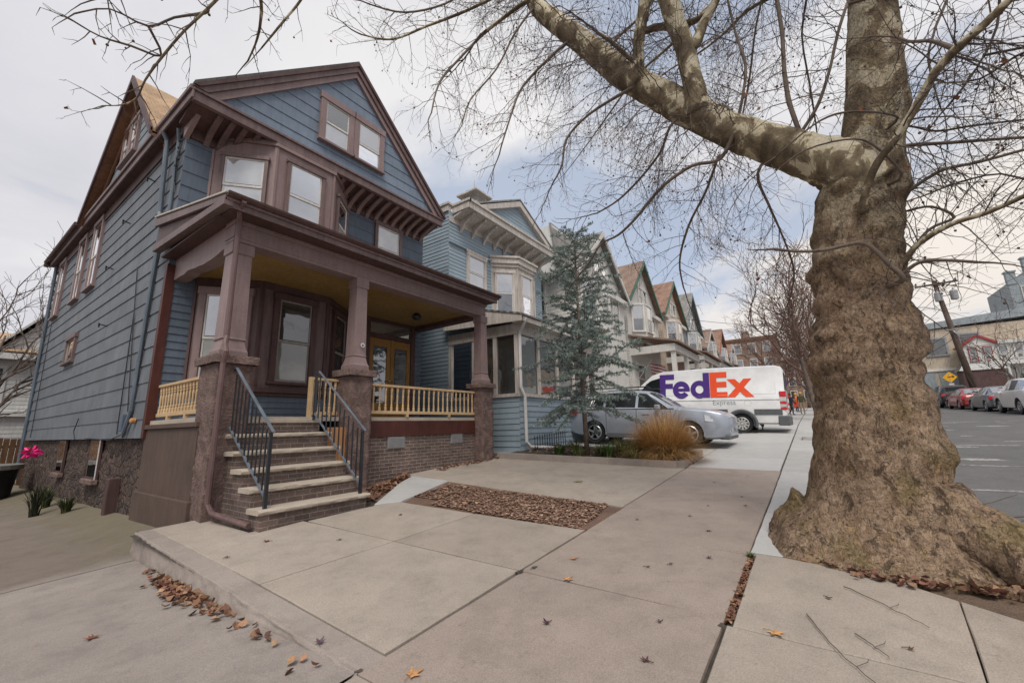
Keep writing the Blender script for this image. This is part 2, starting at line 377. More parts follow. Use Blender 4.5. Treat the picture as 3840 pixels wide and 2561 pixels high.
def bark(name, lower):
    m, nt, b = newmat(name); n = N(nt)
    sep = n.new('ShaderNodeSeparateXYZ'); n.link(n.coord(), sep.inputs[0])
    vs = n.scaled((1, 1, .62))
    f = n.noise(8, 6, .68, vs, .5)
    rough = n.ramp(f, [(.27, (.09, .06, .037)), (.43, (.205, .138, .09)), (.56, (.33, .23, .155)), (.72, (.47, .35, .245))])
    red = n.ramp(n.noise(2.3, 4, .6), [(.48, 0.0), (.66, 1.0)])
    rough = n.mix(n.math('MULTIPLY', red, .4), rough, (.24, .125, .06))
    p1 = n.ramp(n.noise(7.5, 5, .62, n.scaled((1, 1, .75)), 1.2), [(.52, 0.0), (.545, 1.0)])
    p2 = n.ramp(n.noise(15, 5, .66, n.scaled((1.1, 1.1, .6)), .8), [(.55, 0.0), (.575, 1.0)])
    p3 = n.ramp(n.noise(11, 6, .7, n.scaled((1, 1, .5)), .5), [(.38, 1.0), (.43, 0.0)])
    p4 = n.ramp(n.noise(5, 6, .7, n.scaled((.8, .8, 1.9)), .6), [(.34, 1.0), (.42, 0.0)])
    rough = n.mix(n.math('MULTIPLY', p1, .5), rough, (.34, .24, .165))
    rough = n.mix(n.math('MULTIPLY', p2, .6), rough, (.41, .295, .20))
    rough = n.mix(n.math('MULTIPLY', p3, .7), rough, (.062, .045, .032))
    rough = n.mix(n.math('MULTIPLY', p4, .45), rough, (.085, .06, .042))
    p5 = n.ramp(n.noise(34, 5, .75, n.scaled((1, 1, .55)), .4), [(.36, 1.0), (.42, 0.0)])
    rough = n.mix(n.math('MULTIPLY', p5, .55), rough, (.07, .05, .034))
    edge = n.math('ADD', n.math('MULTIPLY', p1, .6), n.math('SUBTRACT', n.math('MULTIPLY', p2, .5), n.math('ADD', n.math('MULTIPLY', p3, 1.2), n.math('MULTIPLY', p5, .7))))
    moss = n.ramp(n.noise(2.2, 5, .65), [(.5, 0.0), (.62, 1.0)])
    mz = n.ramp(n.math('DIVIDE', sep.outputs[2], 6), [(.07, .4), (.2, .25), (.30, .03), (.6, .2)])
    rough = n.mix(n.math('MULTIPLY', moss, mz), rough, (.135, .13, .03))
    # flaking plane-tree plates: olive brown over pale cream
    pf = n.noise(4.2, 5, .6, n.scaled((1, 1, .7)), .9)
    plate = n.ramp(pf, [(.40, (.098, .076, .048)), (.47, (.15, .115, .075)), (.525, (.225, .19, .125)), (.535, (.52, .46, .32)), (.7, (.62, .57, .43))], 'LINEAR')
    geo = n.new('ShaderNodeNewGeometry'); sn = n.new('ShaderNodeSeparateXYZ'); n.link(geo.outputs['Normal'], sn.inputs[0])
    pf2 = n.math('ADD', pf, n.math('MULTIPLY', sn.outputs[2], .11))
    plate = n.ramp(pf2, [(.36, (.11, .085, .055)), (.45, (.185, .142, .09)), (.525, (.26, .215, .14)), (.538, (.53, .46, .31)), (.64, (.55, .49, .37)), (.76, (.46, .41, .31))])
    if lower:
        hz = n.ramp(n.math('ADD', n.math('DIVIDE', sep.outputs[2], 6), n.math('MULTIPLY', n.noise(1.8, 4), .25)), [(.52, 0.0), (.80, 1.0)])
        k = n.mix(n.math('MULTIPLY', hz, .75), rough, plate)
        fleck = n.ramp(n.noise(9, 3, .5, n.scaled((1.4, 1.4, .6))), [(.66, 0.0), (.69, 1.0)])
        k = n.mix(n.math('MULTIPLY', fleck, .65), k, (.40, .27, .13))
    else: k = plate
    k = n.mix(1, k, n.ramp(n.noise(38, 4, .7), [(.3, .68), (.7, 1.2)]), 'MULTIPLY')
    nt.links.new(k, b.inputs['Base Color']); b.inputs['Roughness'].default_value = .88; b.inputs['Specular IOR Level'].default_value = .2
    h = n.math('ADD', n.math('MULTIPLY', f, 1.6 if lower else .6), n.math('ADD', n.math('MULTIPLY', n.noise(38, 4, .7), .7), n.math('MULTIPLY', edge if lower else pf, .5)))
    n.bump(h, b, .9 if lower else .55, .035 if lower else .012)
    return m
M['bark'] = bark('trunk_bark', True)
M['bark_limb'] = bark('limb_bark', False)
M['twig'] = flat('twig_bark', (.105, .08, .066), .85, var=.35)
M['twig2'] = flat('grey_brown_branch', (.15, .115, .09), .85, var=.35)

# ------------------------------------------------------------------ camera
cam = bpy.data.objects.new('camera', bpy.data.cameras.new('camera')); col.objects.link(cam); sc.camera = cam
cam.data.sensor_width = 36; cam.data.lens = 14.8133; cam.data.clip_start = .05; cam.data.clip_end = 2000
yaw, pitch, roll = 0.613334954, 0.199838884, -0.0255740373
cy, sy, cp, sp = math.cos(yaw), math.sin(yaw), math.cos(pitch), math.sin(pitch)
Fw = V((cy * cp, sy * cp, sp)); Rt = V((sy, -cy, 0)); Up = Rt.cross(Fw)
R2 = Rt * math.cos(roll) + Up * math.sin(roll); U2 = Up * math.cos(roll) - Rt * math.sin(roll)
cam.matrix_world = Matrix(((R2.x, U2.x, -Fw.x, 0), (R2.y, U2.y, -Fw.y, 0), (R2.z, U2.z, -Fw.z, 1.45), (0, 0, 0, 1)))

# ------------------------------------------------------------------ sky and sun
w = bpy.data.worlds.new('World'); sc.world = w; w.use_nodes = True; nt = w.node_tree; n = N(nt)
bg = nt.nodes['Background']
SUN_EL, SUN_AZ = R(56), R(215)       # direction to the sun: azimuth from +x towards +y
sky = n.new('ShaderNodeTexSky', sky_type='NISHITA'); sky.sun_disc = False; sky.sun_elevation = SUN_EL; sky.sun_rotation = R(90) - SUN_AZ
sky.dust_density = 1.2; sky.air_density = 1.0
tc = n.new('ShaderNodeTexCoord'); dirv = tc.outputs['Generated']
def dirdot(d, lo, hi):
    d = V(d).normalized(); vm = n.new('ShaderNodeVectorMath', operation='DOT_PRODUCT'); n.link(dirv, vm.inputs[0]); vm.inputs[1].default_value = d
    mr = n.new('ShaderNodeMapRange', interpolation_type='SMOOTHSTEP'); n.link(vm.outputs['Value'], mr.inputs[0]); mr.inputs[1].default_value = lo; mr.inputs[2].default_value = hi
    return mr.outputs[0]
sepd = n.new('ShaderNodeSeparateXYZ'); n.link(dirv, sepd.inputs[0])
# cloud layer: directions projected on a plane overhead
den = n.math('ADD', n.math('MAXIMUM', sepd.outputs[2], 0.0), .22)
cx = n.math('DIVIDE', sepd.outputs[0], den); cyy = n.math('DIVIDE', sepd.outputs[1], den)
cmb = n.new('ShaderNodeCombineXYZ'); n.link(cx, cmb.inputs[0]); n.link(cyy, cmb.inputs[1])
c1 = n.noise(1.5, 7, .55, cmb.outputs[0], .4); c2 = n.noise(.75, 4, .5, cmb.outputs[0]); 
blue1 = dirdot((.86, .42, .36), .90, .985)      # breaks in the cloud down the street
blue2 = dirdot((.84, .05, .60), .86, .99)
blue = n.math('MAXIMUM', n.math('MULTIPLY', blue1, 1.0), n.math('MULTIPLY', blue2, .8))
thin = n.math('SUBTRACT', n.math('MULTIPLY', blue, .40), n.math('MULTIPLY', n.math('SUBTRACT', c1, .5), 1.9))
cover = n.ramp(thin, [(.12, 1.0), (.44, .2)])
shade = n.ramp(n.math('ADD', n.math('MULTIPLY', c1, .55), n.math('MULTIPLY', c2, .55)), [(.36, (4.9, 5.0, 5.6)), (.52, (6.3, 6.3, 6.8)), (.68, (7.9, 7.8, 8.0))])
glow = dirdot((.62, .62, .46), .80, .99)
shade = n.mix(n.math('MULTIPLY', glow, .65), shade, (9.3, 9.1, 8.9))
warm = n.math('MULTIPLY', dirdot((.97, -.18, .16), .90, .995), .85)
shade = n.mix(warm, shade, (9.0, 8.3, 7.5))
skyb = n.mix(1, sky.outputs[0], (1.15, 1.15, 1.2), 'MULTIPLY')
skyc = n.mix(.55, skyb, (5.6, 6.5, 8.0))
n.link(n.mix(cover, skyc, shade), bg.inputs[0]); bg.inputs[1].default_value = .106
sun = bpy.data.objects.new('sun', bpy.data.lights.new('sun', 'SUN')); col.objects.link(sun)
sun.data.energy = 2.6; sun.data.angle = R(28); sun.data.color = (1, .95, .88)
sd = V((math.cos(SUN_AZ) * math.cos(SUN_EL), math.sin(SUN_AZ) * math.cos(SUN_EL), math.sin(SUN_EL)))
sun.rotation_euler = sd.to_track_quat('Z', 'Y').to_euler()
sc.view_settings.view_transform = 'Standard'; sc.view_settings.look = 'None'; sc.view_settings.exposure = 0
# ================================================================== GROUND
def sheet(name, x0, x1, y0, y1, zf, m, nx, ny, xs=None, ys=None):
    mb = MB(); xs = xs or [x0 + (x1 - x0) * i / nx for i in range(nx + 1)]; ys = ys or [y0 + (y1 - y0) * j / ny for j in range(ny + 1)]
    i0 = 0
    for x in xs:
        for y in ys: mb.v.append((x, y, zf(x, y)))
    k = len(ys)
    for i in range(len(xs) - 1):
        for j in range(k - 1): mb.f.append((i * k + j, (i + 1) * k + j, (i + 1) * k + j + 1, i * k + j + 1)); mb.c.append(None)
    return struct(name, mb, m)
LX = [-60, -30, -15, -5, 0, 3, 6, 9, 12, 16, 22, 30, 45, 70, 110, 150, 250, 500, 900]
sheet('ground', 0, 0, 0, 0, lambda x, y: g(x) - .36 - .04 * min(max(0, y), 30), M['dirt'], 0, 0, LX, [-900, -300, -120, -60, -30, -12, -10, 0, 4, 8, 14, 22, 40, 80, 160, 400, 900])
sheet('road', 0, 0, 0, 0, ROAD, M['asphalt'], 0, 0, LX[:-2], [-10.1, -6, -3, -1.45])
def slab(mb, poly, zf, gap=.0062, th=.07, tilt=0, seed=0):
    """one poured flag: outline with slightly uneven edges, a worn bevel and sides"""
    r = random.Random(seed); c = V((sum(p[0] for p in poly) / len(poly), sum(p[1] for p in poly) / len(poly), 0))
    out = []; n = len(poly)
    area = sum(poly[i][0] * poly[(i + 1) % n][1] - poly[(i + 1) % n][0] * poly[i][1] for i in range(n))
    if area < 0: poly = poly[::-1]
    for i in range(n):
        a = V((*poly[i], 0)); b = V((*poly[(i + 1) % n], 0)); d = (b - a); L = d.length; d /= L; nn = V((-d.y, d.x, 0)); m = max(1, int(L / .22))
        for k in range(m):
            p = a + d * (L * k / m)
            if k == 0:
                pv = V((*poly[i - 1], 0)); d0 = (a - pv).normalized(); n0 = V((-d0.y, d0.x, 0)); q = p + (nn + n0) * gap * .9
            else: q = p + nn * (gap + r.uniform(-.0035, .0035))
            out.append(q)
    tx, ty = r.uniform(-tilt, tilt), r.uniform(-tilt, tilt)
    Z = lambda p: zf(p.x, p.y) + (p.x - c.x) * tx + (p.y - c.y) * ty
    i0 = len(mb.v); k = len(out)
    bv = .007
    ins = [p + (c - p).normalized() * bv for p in out]
    mb.v += [(p.x, p.y, Z(p)) for p in ins] + [(p.x, p.y, Z(p) - bv * .8) for p in out] + [(p.x, p.y, Z(p) - th) for p in out]
    mb.f.append(tuple(range(i0, i0 + k))); mb.c.append(None)
    for lv in (0, 1):
        for j in range(k):
            j2 = (j + 1) % k; a = i0 + lv * k; mb.f.append((a + j, a + k + j, a + k + j2, a + j2)); mb.c.append(None)
# joint bed just under the flags
sheet('joint_bed', 0, 0, 0, 0, lambda x, y: S(x, y) - .03, M['joint'], 0, 0, [-4, 0, 3, 6, 9, 12, 16, 22, 34, 60], [-1.3, 0, .65, 2.3])
EDG = lambda y: 1.64 + .03 * (y - 2.26)
sheet('yard_bed', 0, 0, 0, 0, lambda x, y: S(max(x, EDG(y) + .05), y) - .035, M['joint'], 0, 0, [1.72, 3, 5, 7, 8.9], [2.3, 3.5, 5, 6.85])
X3, X4, X5, X9 = 3.27, 4.58, 5.72, 9.36
mb = MB(); k = 0
for x0, x1 in ((-4.5, -1.6), (-1.6, 0.02), (0.02, 1.64), (1.64, X3), (X3, X4), (X4, X5), (X5, 7.0), (7.0, 8.2), (8.2, X9)):
    slab(mb, [(x0, .66), (x1, .66), (x1, 2.26), (x0, 2.27)], S, seed=k, tilt=.003); k += 1
struct('sidewalk', mb, M['conc_b'])
mb = MB()
for x0, x1, y0 in ((-4.5, -1.5, .6), (-1.5, .1, .6), (.1, 1.7, .6), (1.7, 3.19, .6)):
    slab(mb, [(x0, -.5), (x1, -.5), (x1, .643), (x0, .643)], S, seed=k, tilt=.002, gap=.0045); k += 1
slab(mb, [(3.19, -.5), (4.28, -.62), (4.66, -.05), (4.62, .615), (3.19, .61)], S, seed=k + 3, gap=.0045)
for x0, x1 in ((-4.5, -1.5), (-1.5, .1), (.1, 1.7), (1.7, 3.19)):
    slab(mb, [(x0, -1.2), (x1, -1.2), (x1, -.5), (x0, -.5)], S, seed=k, tilt=.002, gap=.0045); k += 1
slab(mb, [(3.19, -1.2), (3.9, -1.2), (4.28, -.62), (3.19, -.5)], S, seed=k + 9, gap=.0045)
struct('kerb_side_pavement', mb, M['conc'])
mb = MB()
slab(mb, [(4.65, .665), (4.66, -.02), (4.75, -.05), (5.0, .0), (5.25, .1), (6.2, .1), (6.2, .655)], S, seed=40)
for x0, x1 in ((6.2, 7.7), (7.7, 9.36), (9.36, 11), (11, 12.6), (12.6, 14.3), (14.3, 16), (16, 18), (18, 20), (20, 22), (22, 25), (25, 28), (28, 32), (32, 37), (37, 43), (43, 50), (50, 58)):
    slab(mb, [(x0, -1.26 if x0 > 8 else -1.2), (x1, -1.26), (x1, .655), (x0, .655)], S, seed=k); k += 1
    if x0 >= 9.3: slab(mb, [(x0, .675), (x1, .675), (x1, 2.27), (x0, 2.27)], S, seed=k + 100); k += 1
struct('new_sidewalk', mb, M['conc_new'])
sheet('kerb_strip_soil', 0, 0, 0, 0, lambda x, y: S(x, y) - .018, M['dirt'], 0, 0, [3.6, 4.6, 5.4, 6.3], [-1.25, -.6, 0, .3])
mb = MB()
xs = [-8, -4, -1, 1, 2.5, 4, 5.5, 7, 9, 11, 14, 18, 22, 28, 36, 48, 60]
for a, b in zip(xs, xs[1:]):
    a += .006
    mb.hexa([(a, -1.47, ROAD(a, 0) - .1), (b, -1.47, ROAD(b, 0) - .1), (b, -1.28, ROAD(b, 0) - .1), (a, -1.28, ROAD(a, 0) - .1),
             (a, -1.46, S(a, -1.4) + .004), (b, -1.46, S(b, -1.4) + .004), (b, -1.27, S(b, -1.3) + .004), (a, -1.27, S(a, -1.3) + .004)])
struct('kerb', mb, M['conc_new'], bevel=.015)
mb = MB()
for a, b in zip(xs + [80, 120], xs[1:] + [80, 120]):
    if b <= a: continue
    mb.hexa([(a, -10.2, ROAD(a, 0) - .1), (b, -10.2, ROAD(b, 0) - .1), (b, -10.0, ROAD(b, 0) - .1), (a, -10.0, ROAD(a, 0) - .1),
             (a, -10.2, ROAD(a, 0) + .13), (b, -10.2, ROAD(b, 0) + .13), (b, -10.0, ROAD(b, 0) + .13), (a, -10.0, ROAD(a, 0) + .13)])
struct('far_kerb', mb, M['conc_new'])
sheet('far_pavement', 0, 0, 0, 0, lambda x, y: ROAD(x, y) + .12 + max(0, -12 - y) * .05, M['conc_new'], 0, 0, [-10, 0, 10, 22, 40, 60, 90], [-60, -30, -20, -12, -10.15])
# road markings and scuffs
mb = MB()
for x0, x1, y0, y1 in ((9.3, 9.42, -3.9, -1.5), (9.3, 9.42, -8.0, -4.6), (15.5, 15.62, -3.9, -1.6), (22, 22.14, -3.9, -1.6)):
    mb.face([(x0, y0, ROAD(x0, 0) + .004), (x1, y0, ROAD(x1, 0) + .004), (x1, y1, ROAD(x1, 0) + .004), (x0, y1, ROAD(x0, 0) + .004)])
r = random.Random(3)
for _ in range(26):
    x = r.uniform(11, 26); y = r.uniform(-6.5, -1.9); a = r.uniform(.1, .7); b = r.uniform(.03, .2); pts = []
    for i in range(9):
        t = i / 9 * 6.283; q = r.uniform(.5, 1.1); px = x + b * q * math.cos(t); pts.append((px, y + a * q * math.sin(t), ROAD(px, 0) + .004))
    mb.face(pts)
struct('road_marking', mb, M['line'])

# front yard concrete
mb = MB(); e = EDG
slab(mb, [(e(2.28) + .2, 2.28), (X3, 2.28), (3.2, 3.86), (e(3.98) + .2, 3.98)], S, seed=201, gap=.0105)
slab(mb, [(e(3.98) + .2, 3.98), (3.2, 3.86), (3.12, 5.3), (3.1, 5.6), (2.5, 5.6), (2.46, 6.82), (e(6.84) + .14, 6.84)], S, seed=202, gap=.0105)
slab(mb, [(X3, 2.28), (X4, 2.28), (4.46, 3.8), (3.2, 3.86)], S, seed=203, gap=.0105)
slab(mb, [(3.2, 3.86), (4.46, 3.8), (4.4, 5.2), (4.05, 5.35), (3.12, 5.45)], S, seed=204, gap=.0105)
struct('front_yard', mb, M['conc'])
mb = MB()
slab(mb, [(X5, 2.28), (9.12, 2.28), (8.8, 6.9), (5.9, 6.9), (5.86, 5.6)], S, seed=210, gap=.004)
struct('side_yard', mb, M['conc'])
mb = MB()
slab(mb, [(4.06, 5.36), (4.4, 5.16), (5.87, 5.62), (5.9, 6.62), (5.3, 6.3)], lambda x, y: S(x, y) + .012, seed=211)
struct('garden_path', mb, M['conc_new'])
sheet('mulch_bed', 0, 0, 0, 0, lambda x, y: S(x, y) - .016 + .02 * noise.noise((x * 2, y * 2, 0)), M['mulch'], 30, 40, [4.3 + 1.62 * i / 30 for i in range(31)], [2.25 + 4.6 * j / 40 for j in range(41)])
mb = MB(); r = random.Random(77)
for (x, y, a) in ((X3 - .03, 2.26, .13), (X3 + .10, 2.20, .10), (3.17, .665, .09), (X4, 2.27, .05), (1.66, 2.27, .07)):
    pts = []
    for i in range(9): t = i / 9 * 6.283; q = .6 * a * r.uniform(.35, 1.0); px, py = x + q * math.cos(t), y + .55 * q * math.sin(t); pts.append((px, py, S(px, py) + .003))
    mb.face(pts)
struct('pavement_chips', mb, M['joint'])
# raised edge of the yard above the driveway: broken concrete face
mb = MB()
def edgef(u, v):
    y = 2.26 + (6.86 - 2.26) * u; t = v
    topz = S(e(y), y); botz = min(DRV(e(y) - .05, y) - .03, topz - .01)
    nz = noise.noise((y * 3.1, t * 2.2, 1.3)) * .5 + noise.noise((y * 11, t * 7, 4)) * .35
    h = max(0.0, topz - botz)
    if t < .5: x = e(y) + .2 * (1 - t / .5) + .012 * nz * (t / .5); z = topz - .004 * (t / .5) - (.03 * max(0, noise.noise((y * 4, 0, 7))) if t > .44 else 0)
    else:
        q = (t - .5) / .5; x = e(y) - .02 * q + (.035 * nz - .02 * q) * min(1, h / .1) * (1 if q < .9 else .5); z = topz - h * q
    return (x, y, z)
mb.grid(edgef, 140, 22)
mb.grid(lambda u, v: (e(6.86) + u * .8, 6.86 + .01 * noise.noise((u * 9, v * 5, 0)), S(2, 6.86) - v * .35), 8, 4)
struct('yard_edge', mb, M['conc_grey'], smooth=True)
ysl = [-1.2 + i * .35 for i in range(0, 11)] + [2.7 + i * .5 for i in range(9)] + [7.2, 8, 9, 10, 11, 12, 14, 16, 18, 20, 23, 26]
mb = MB()
DX = lambda y: (e(y) + .03 if y < 6.9 else 2.5)
for ya, yb, sd_ in ((2.28, 6.62, 0), (6.64, 24, 1)):
    ny = 26; nx = 24; i0 = len(mb.v)
    for j in range(ny + 1):
        y = ya + (yb - ya) * j / ny
        for i in range(nx + 1):
            x = -5.5 + (DX(y) + 5.5) * i / nx; mb.v.append((x, y, DRV(x, y) + .006 * noise.noise((x, y, 3))))
    for j in range(ny):
        for i in range(nx): mb.f.append((i0 + j * (nx + 1) + i, i0 + j * (nx + 1) + i + 1, i0 + (j + 1) * (nx + 1) + i + 1, i0 + (j + 1) * (nx + 1) + i)); mb.c.append(None)
m_d, nt_, b_ = newmat('mossy_driveway'); nn_ = N(nt_)
M['drv'] = M['conc_drv'].copy(); nt_ = M['drv'].node_tree; nn_ = N(nt_); b_ = nt_.nodes['Principled BSDF']
prev = b_.inputs['Base Color'].links[0].from_socket
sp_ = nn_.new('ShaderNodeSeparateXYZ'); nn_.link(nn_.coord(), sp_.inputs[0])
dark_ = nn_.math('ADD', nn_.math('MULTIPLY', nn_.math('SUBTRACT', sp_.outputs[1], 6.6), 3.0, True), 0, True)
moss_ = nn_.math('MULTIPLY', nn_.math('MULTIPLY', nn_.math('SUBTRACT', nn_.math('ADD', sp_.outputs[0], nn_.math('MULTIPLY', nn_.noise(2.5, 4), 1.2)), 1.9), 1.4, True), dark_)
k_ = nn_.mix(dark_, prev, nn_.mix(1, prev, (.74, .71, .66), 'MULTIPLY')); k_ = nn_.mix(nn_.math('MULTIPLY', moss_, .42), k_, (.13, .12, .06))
nn_.link(k_, b_.inputs['Base Color'])
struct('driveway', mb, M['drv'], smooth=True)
struct('driveway_joint', (lambda q: (q.box(-5, 1.7, 6.615, 6.645, DRV(-5, 6.6) - .3, DRV(-5, 6.6) - .29), q)[1])(MB()), M['joint'])
bpy.data.materials.remove(m_d)

# ================================================================== HOUSE KIT
def FR(o, u, nrm): return (V(o), V(u).normalized(), V(nrm).normalized())
def P(F, a, b, c=0): return F[0] + F[1] * a + V((0, 0, b)) + F[2] * c
def siding(mb, F, z0, z1, ex, iv, tip=.018, seed=0, wob=.002):
    r = random.Random(seed); z = z0
    while z < z1 - .01:
        zt = min(z + ex, z1); a = iv(z + .001); b = iv(zt - .001)
        for (a0, a1), (b0, b1) in zip(a, b):
            if a1 - a0 < .02: continue
            d = r.uniform(-wob, wob); q = r.uniform(-.002, .002)
            cuts = [0] + sorted(r.uniform(.1, .9) for _ in range(int((a1 - a0) / 3.2))) + [1]
            for s0, s1 in zip(cuts, cuts[1:]):
                t = tip + d + r.uniform(-.0012, .0012)
                L0, L1 = a0 + (a1 - a0) * s0 + (.001 if s0 else 0), a0 + (a1 - a0) * s1; U0, U1 = b0 + (b1 - b0) * s0 + (.001 if s0 else 0), b0 + (b1 - b0) * s1
                mb.face([P(F, L0, z + q, t), P(F, L1, z + q, t), P(F, U1, zt + q, .003), P(F, U0, zt + q, .003)])
                mb.face([P(F, L0, z + q, 0), P(F, L1, z + q, 0), P(F, L1, z + q, t), P(F, L0, z + q, t)])
                mb.face([P(F, L0, z + q, 0), P(F, L0, z + q, t), P(F, U0, zt + q, .003), P(F, U0, zt + q, 0)])
                mb.face([P(F, L1, z + q, 0), P(F, U1, zt + q, 0), P(F, U1, zt + q, .003), P(F, L1, z + q, t)])
        z = zt
def window(par, F, a, b, w, h, casing, frame, pane, pane2=None, cw=.09, rail=.5, sill=True, head=.02, depth=.075, name='window', hung=True):
    """double-hung window: casing boards, sash frame, two panes"""
    mb = MB()
    mb.lbox(F, a - cw, a, b - .02, b + h, .0, depth); mb.lbox(F, a + w, a + w + cw, b - .02, b + h, .0, depth)
    mb.lbox(F, a - cw - head, a + w + cw + head, b + h, b + h + cw * 1.15, .0, depth + .015)
    if sill: mb.lbox(F, a - cw - .025, a + w + cw + .025, b - .075, b - .02, 0, depth + .04)
    o = mb.build(name, casing, par, bevel=.005)
    s = .032; mb = MB()
    for (z0, z1, c) in ([(b, b + h * rail, .035), (b + h * rail - s, b + h, .05)] if hung else [(b, b + h, .045)]):
        mb.lbox(F, a + .004, a + s, z0 - .016, z1, .01, c); mb.lbox(F, a + w - s, a + w - .004, z0 - .016, z1, .01, c)
        mb.lbox(F, a + s, a + w - s, z0 - .016, z0 + s, .01, c - .001); mb.lbox(F, a + s, a + w - s, z1 - s, z1, .01, c - .001)
    mb.build('sash', frame, o)
    for i, (z0, z1, c) in enumerate([(b + s * .8, b + h * rail - s * .8, .026), (b + h * rail + s * .5, b + h - s * .8, .038)] if hung else [(b + s * .8, b + h - s * .8, .03)]):
        mb = MB(); mb.face([P(F, a + s * .8, z0, c), P(F, a + w - s * .8, z0, c), P(F, a + w - s * .8, z1, c), P(F, a + s * .8, z1, c)])
        mb.build('pane', (pane2 or pane) if i else pane, o)
    return o
def pipe(par, pts, rad, m, name='downspout', n=8):
    mb = MB(); mb.tube(pts, rad, n); return mb.build(name, m, par, smooth=False)
def gable_roof(mb, x0, x1, y0, y1, zb, zt, th=.09, axis='y'):
    """two pitched slabs; ridge along the axis"""
    if axis == 'y':
        xm = (x0 + x1) / 2
        for a, b in ((x0, xm), (x1, xm)):
            p = [(a, y0, zb), (b, y0, zt), (b, y1, zt), (a, y1, zb)]; mb.hexa(p + [(x, y, z + th) for x, y, z in p])
    else:
        ym = (y0 + y1) / 2
        for a, b in ((y0, ym), (y1, ym)):
            p = [(x0, a, zb), (x0, b, zt), (x1, b, zt), (x1, a, zb)]; mb.hexa(p + [(x, y, z + th) for x, y, z in p])
# ================================================================== MAIN HOUSE (blue, brown trim)
HX0, HX1, HY, HYB = 2.32, 8.4, 9.2, 21.4
house = thing('house', 'blue clapboard house with brown trim, columned porch and brick front steps', 'house', (5.3, 9.2, .5))
FF = FR((0, HY, 0), (1, 0, 0), (0, -1, 0))        # along = world x
FL = FR((HX0, 0, 0), (0, 1, 0), (-1, 0, 0))       # along = world y
FRt = FR((HX1, 0, 0), (0, 1, 0), (1, 0, 0))
mb = MB(); mb.box(HX0 + .004, HX1 - .004, HY + .004, HYB, 1.43, 7.62); 
mb.prism([(HX0 + .05, 8.62, 7.6), (HX1 - .05, 8.62, 7.6), (5.36, 8.62, 10.35)], (0, 12.6, 0))
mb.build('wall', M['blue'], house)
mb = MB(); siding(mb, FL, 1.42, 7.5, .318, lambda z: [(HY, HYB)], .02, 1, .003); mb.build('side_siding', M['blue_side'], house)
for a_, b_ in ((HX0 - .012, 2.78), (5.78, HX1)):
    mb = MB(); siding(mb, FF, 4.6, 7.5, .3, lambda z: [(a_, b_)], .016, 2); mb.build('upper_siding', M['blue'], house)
for a_, b_ in ((HX0 + .06, 2.78), (5.98, 6.5), (8.06, HX1)):
    mb = MB(); siding(mb, FF, 1.7, 4.45, .14, lambda z: [(a_, b_)], .018, 3); mb.build('porch_siding', M['blue'], house)
mb = MB(); siding(mb, FRt, 1.3, 7.5, .15, lambda z: [(HY, HYB)], .016, 4); mb.build('far_side_siding', M['blue'], house)
# gable front
GY = 8.5
FG = FR((0, GY, 0), (1, 0, 0), (0, -1, 0))
def giv(z):
    t = max(0, 1 - (z - 7.62) / (10.42 - 7.62)); return [(5.36 - 3.16 * t, 5.36 + 3.2 * t)]
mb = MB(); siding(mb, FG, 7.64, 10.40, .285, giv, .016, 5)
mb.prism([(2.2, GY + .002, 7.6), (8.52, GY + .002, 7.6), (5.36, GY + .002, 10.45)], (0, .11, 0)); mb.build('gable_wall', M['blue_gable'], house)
# roof: main ridge along y, cross gable to the left
mb = MB()
for a, sgn in ((2.1, 1), (8.53, -1)):
    p = [(a, 8.36, 7.70), (5.36, 8.36, 10.70), (5.36, HYB + .3, 10.70), (a, HYB + .3, 7.70)]; mb.hexa(p + [(x, y, z + .07) for x, y, z in p])
mb.build('roof', M['shingle_dark'], house)
mb = MB()
DY, DZ, DH = 12.78, 10.22, 3.85
for s in (-1, 1):
    DH = 2.5 if s < 0 else 3.85
    p = [(1.98, DY + s * DH, 7.58), (1.98, DY, DZ), (5.3, DY, DZ), (5.3, DY + s * DH, 7.58)]; mb.hexa(p + [(x, y, z + .06) for x, y, z in p])
cg = mb.build('cross_gable_roof', M['shingle_tan'], house)
# cross gable wall, rakes, soffit, window
mb = MB(); FD = FR((2.27, 0, 0), (0, 1, 0), (-1, 0, 0))
div = lambda z: [(DY - 2.2 * max(0, 1 - (z - 7.5) / 2.5), DY + 3.45 * max(0, 1 - (z - 7.5) / 2.5))]
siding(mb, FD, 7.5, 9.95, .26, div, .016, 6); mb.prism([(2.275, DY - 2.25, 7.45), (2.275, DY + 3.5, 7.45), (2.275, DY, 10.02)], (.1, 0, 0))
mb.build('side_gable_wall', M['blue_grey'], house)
for s in (-1, 1):
    DH = 2.5 if s < 0 else 3.85
    mb = MB(); p = [(1.96, DY + s * DH, 7.48), (1.96, DY, DZ - .1), (1.96, DY, DZ + .09), (1.96, DY + s * DH, 7.67)]
    mb.prism(p, (.05, 0, 0)); mb.build('rake_board', M['brown_dk'], house)
    mb = MB(); p = [(2.01, DY + s * DH, 7.47), (2.01, DY, DZ - .11), (2.28, DY, DZ - .11), (2.28, DY + s * DH, 7.47)]; mb.hexa(p + [(x, y, z + .05) for x, y, z in p]); mb.build('rake_soffit', M['rust'], house)
    mb = MB(); p = [(2.24, DY + s * (DH - .3), 7.5), (2.24, DY, DZ - .35), (2.24, DY, DZ - .1), (2.24, DY + s * DH, 7.45)]; mb.prism(p, (-.04, 0, 0)); mb.build('frieze_board', M['rust'], house)
window(house, FD, 12.75, 8.35, .48, .95, M['brown_lt'], M['frame_w'], M['gl_sky'], cw=.09)
window(house, FD, 13.42, 8.35, .48, .95, M['brown_lt'], M['frame_w'], M['gl_sky'], cw=.07)
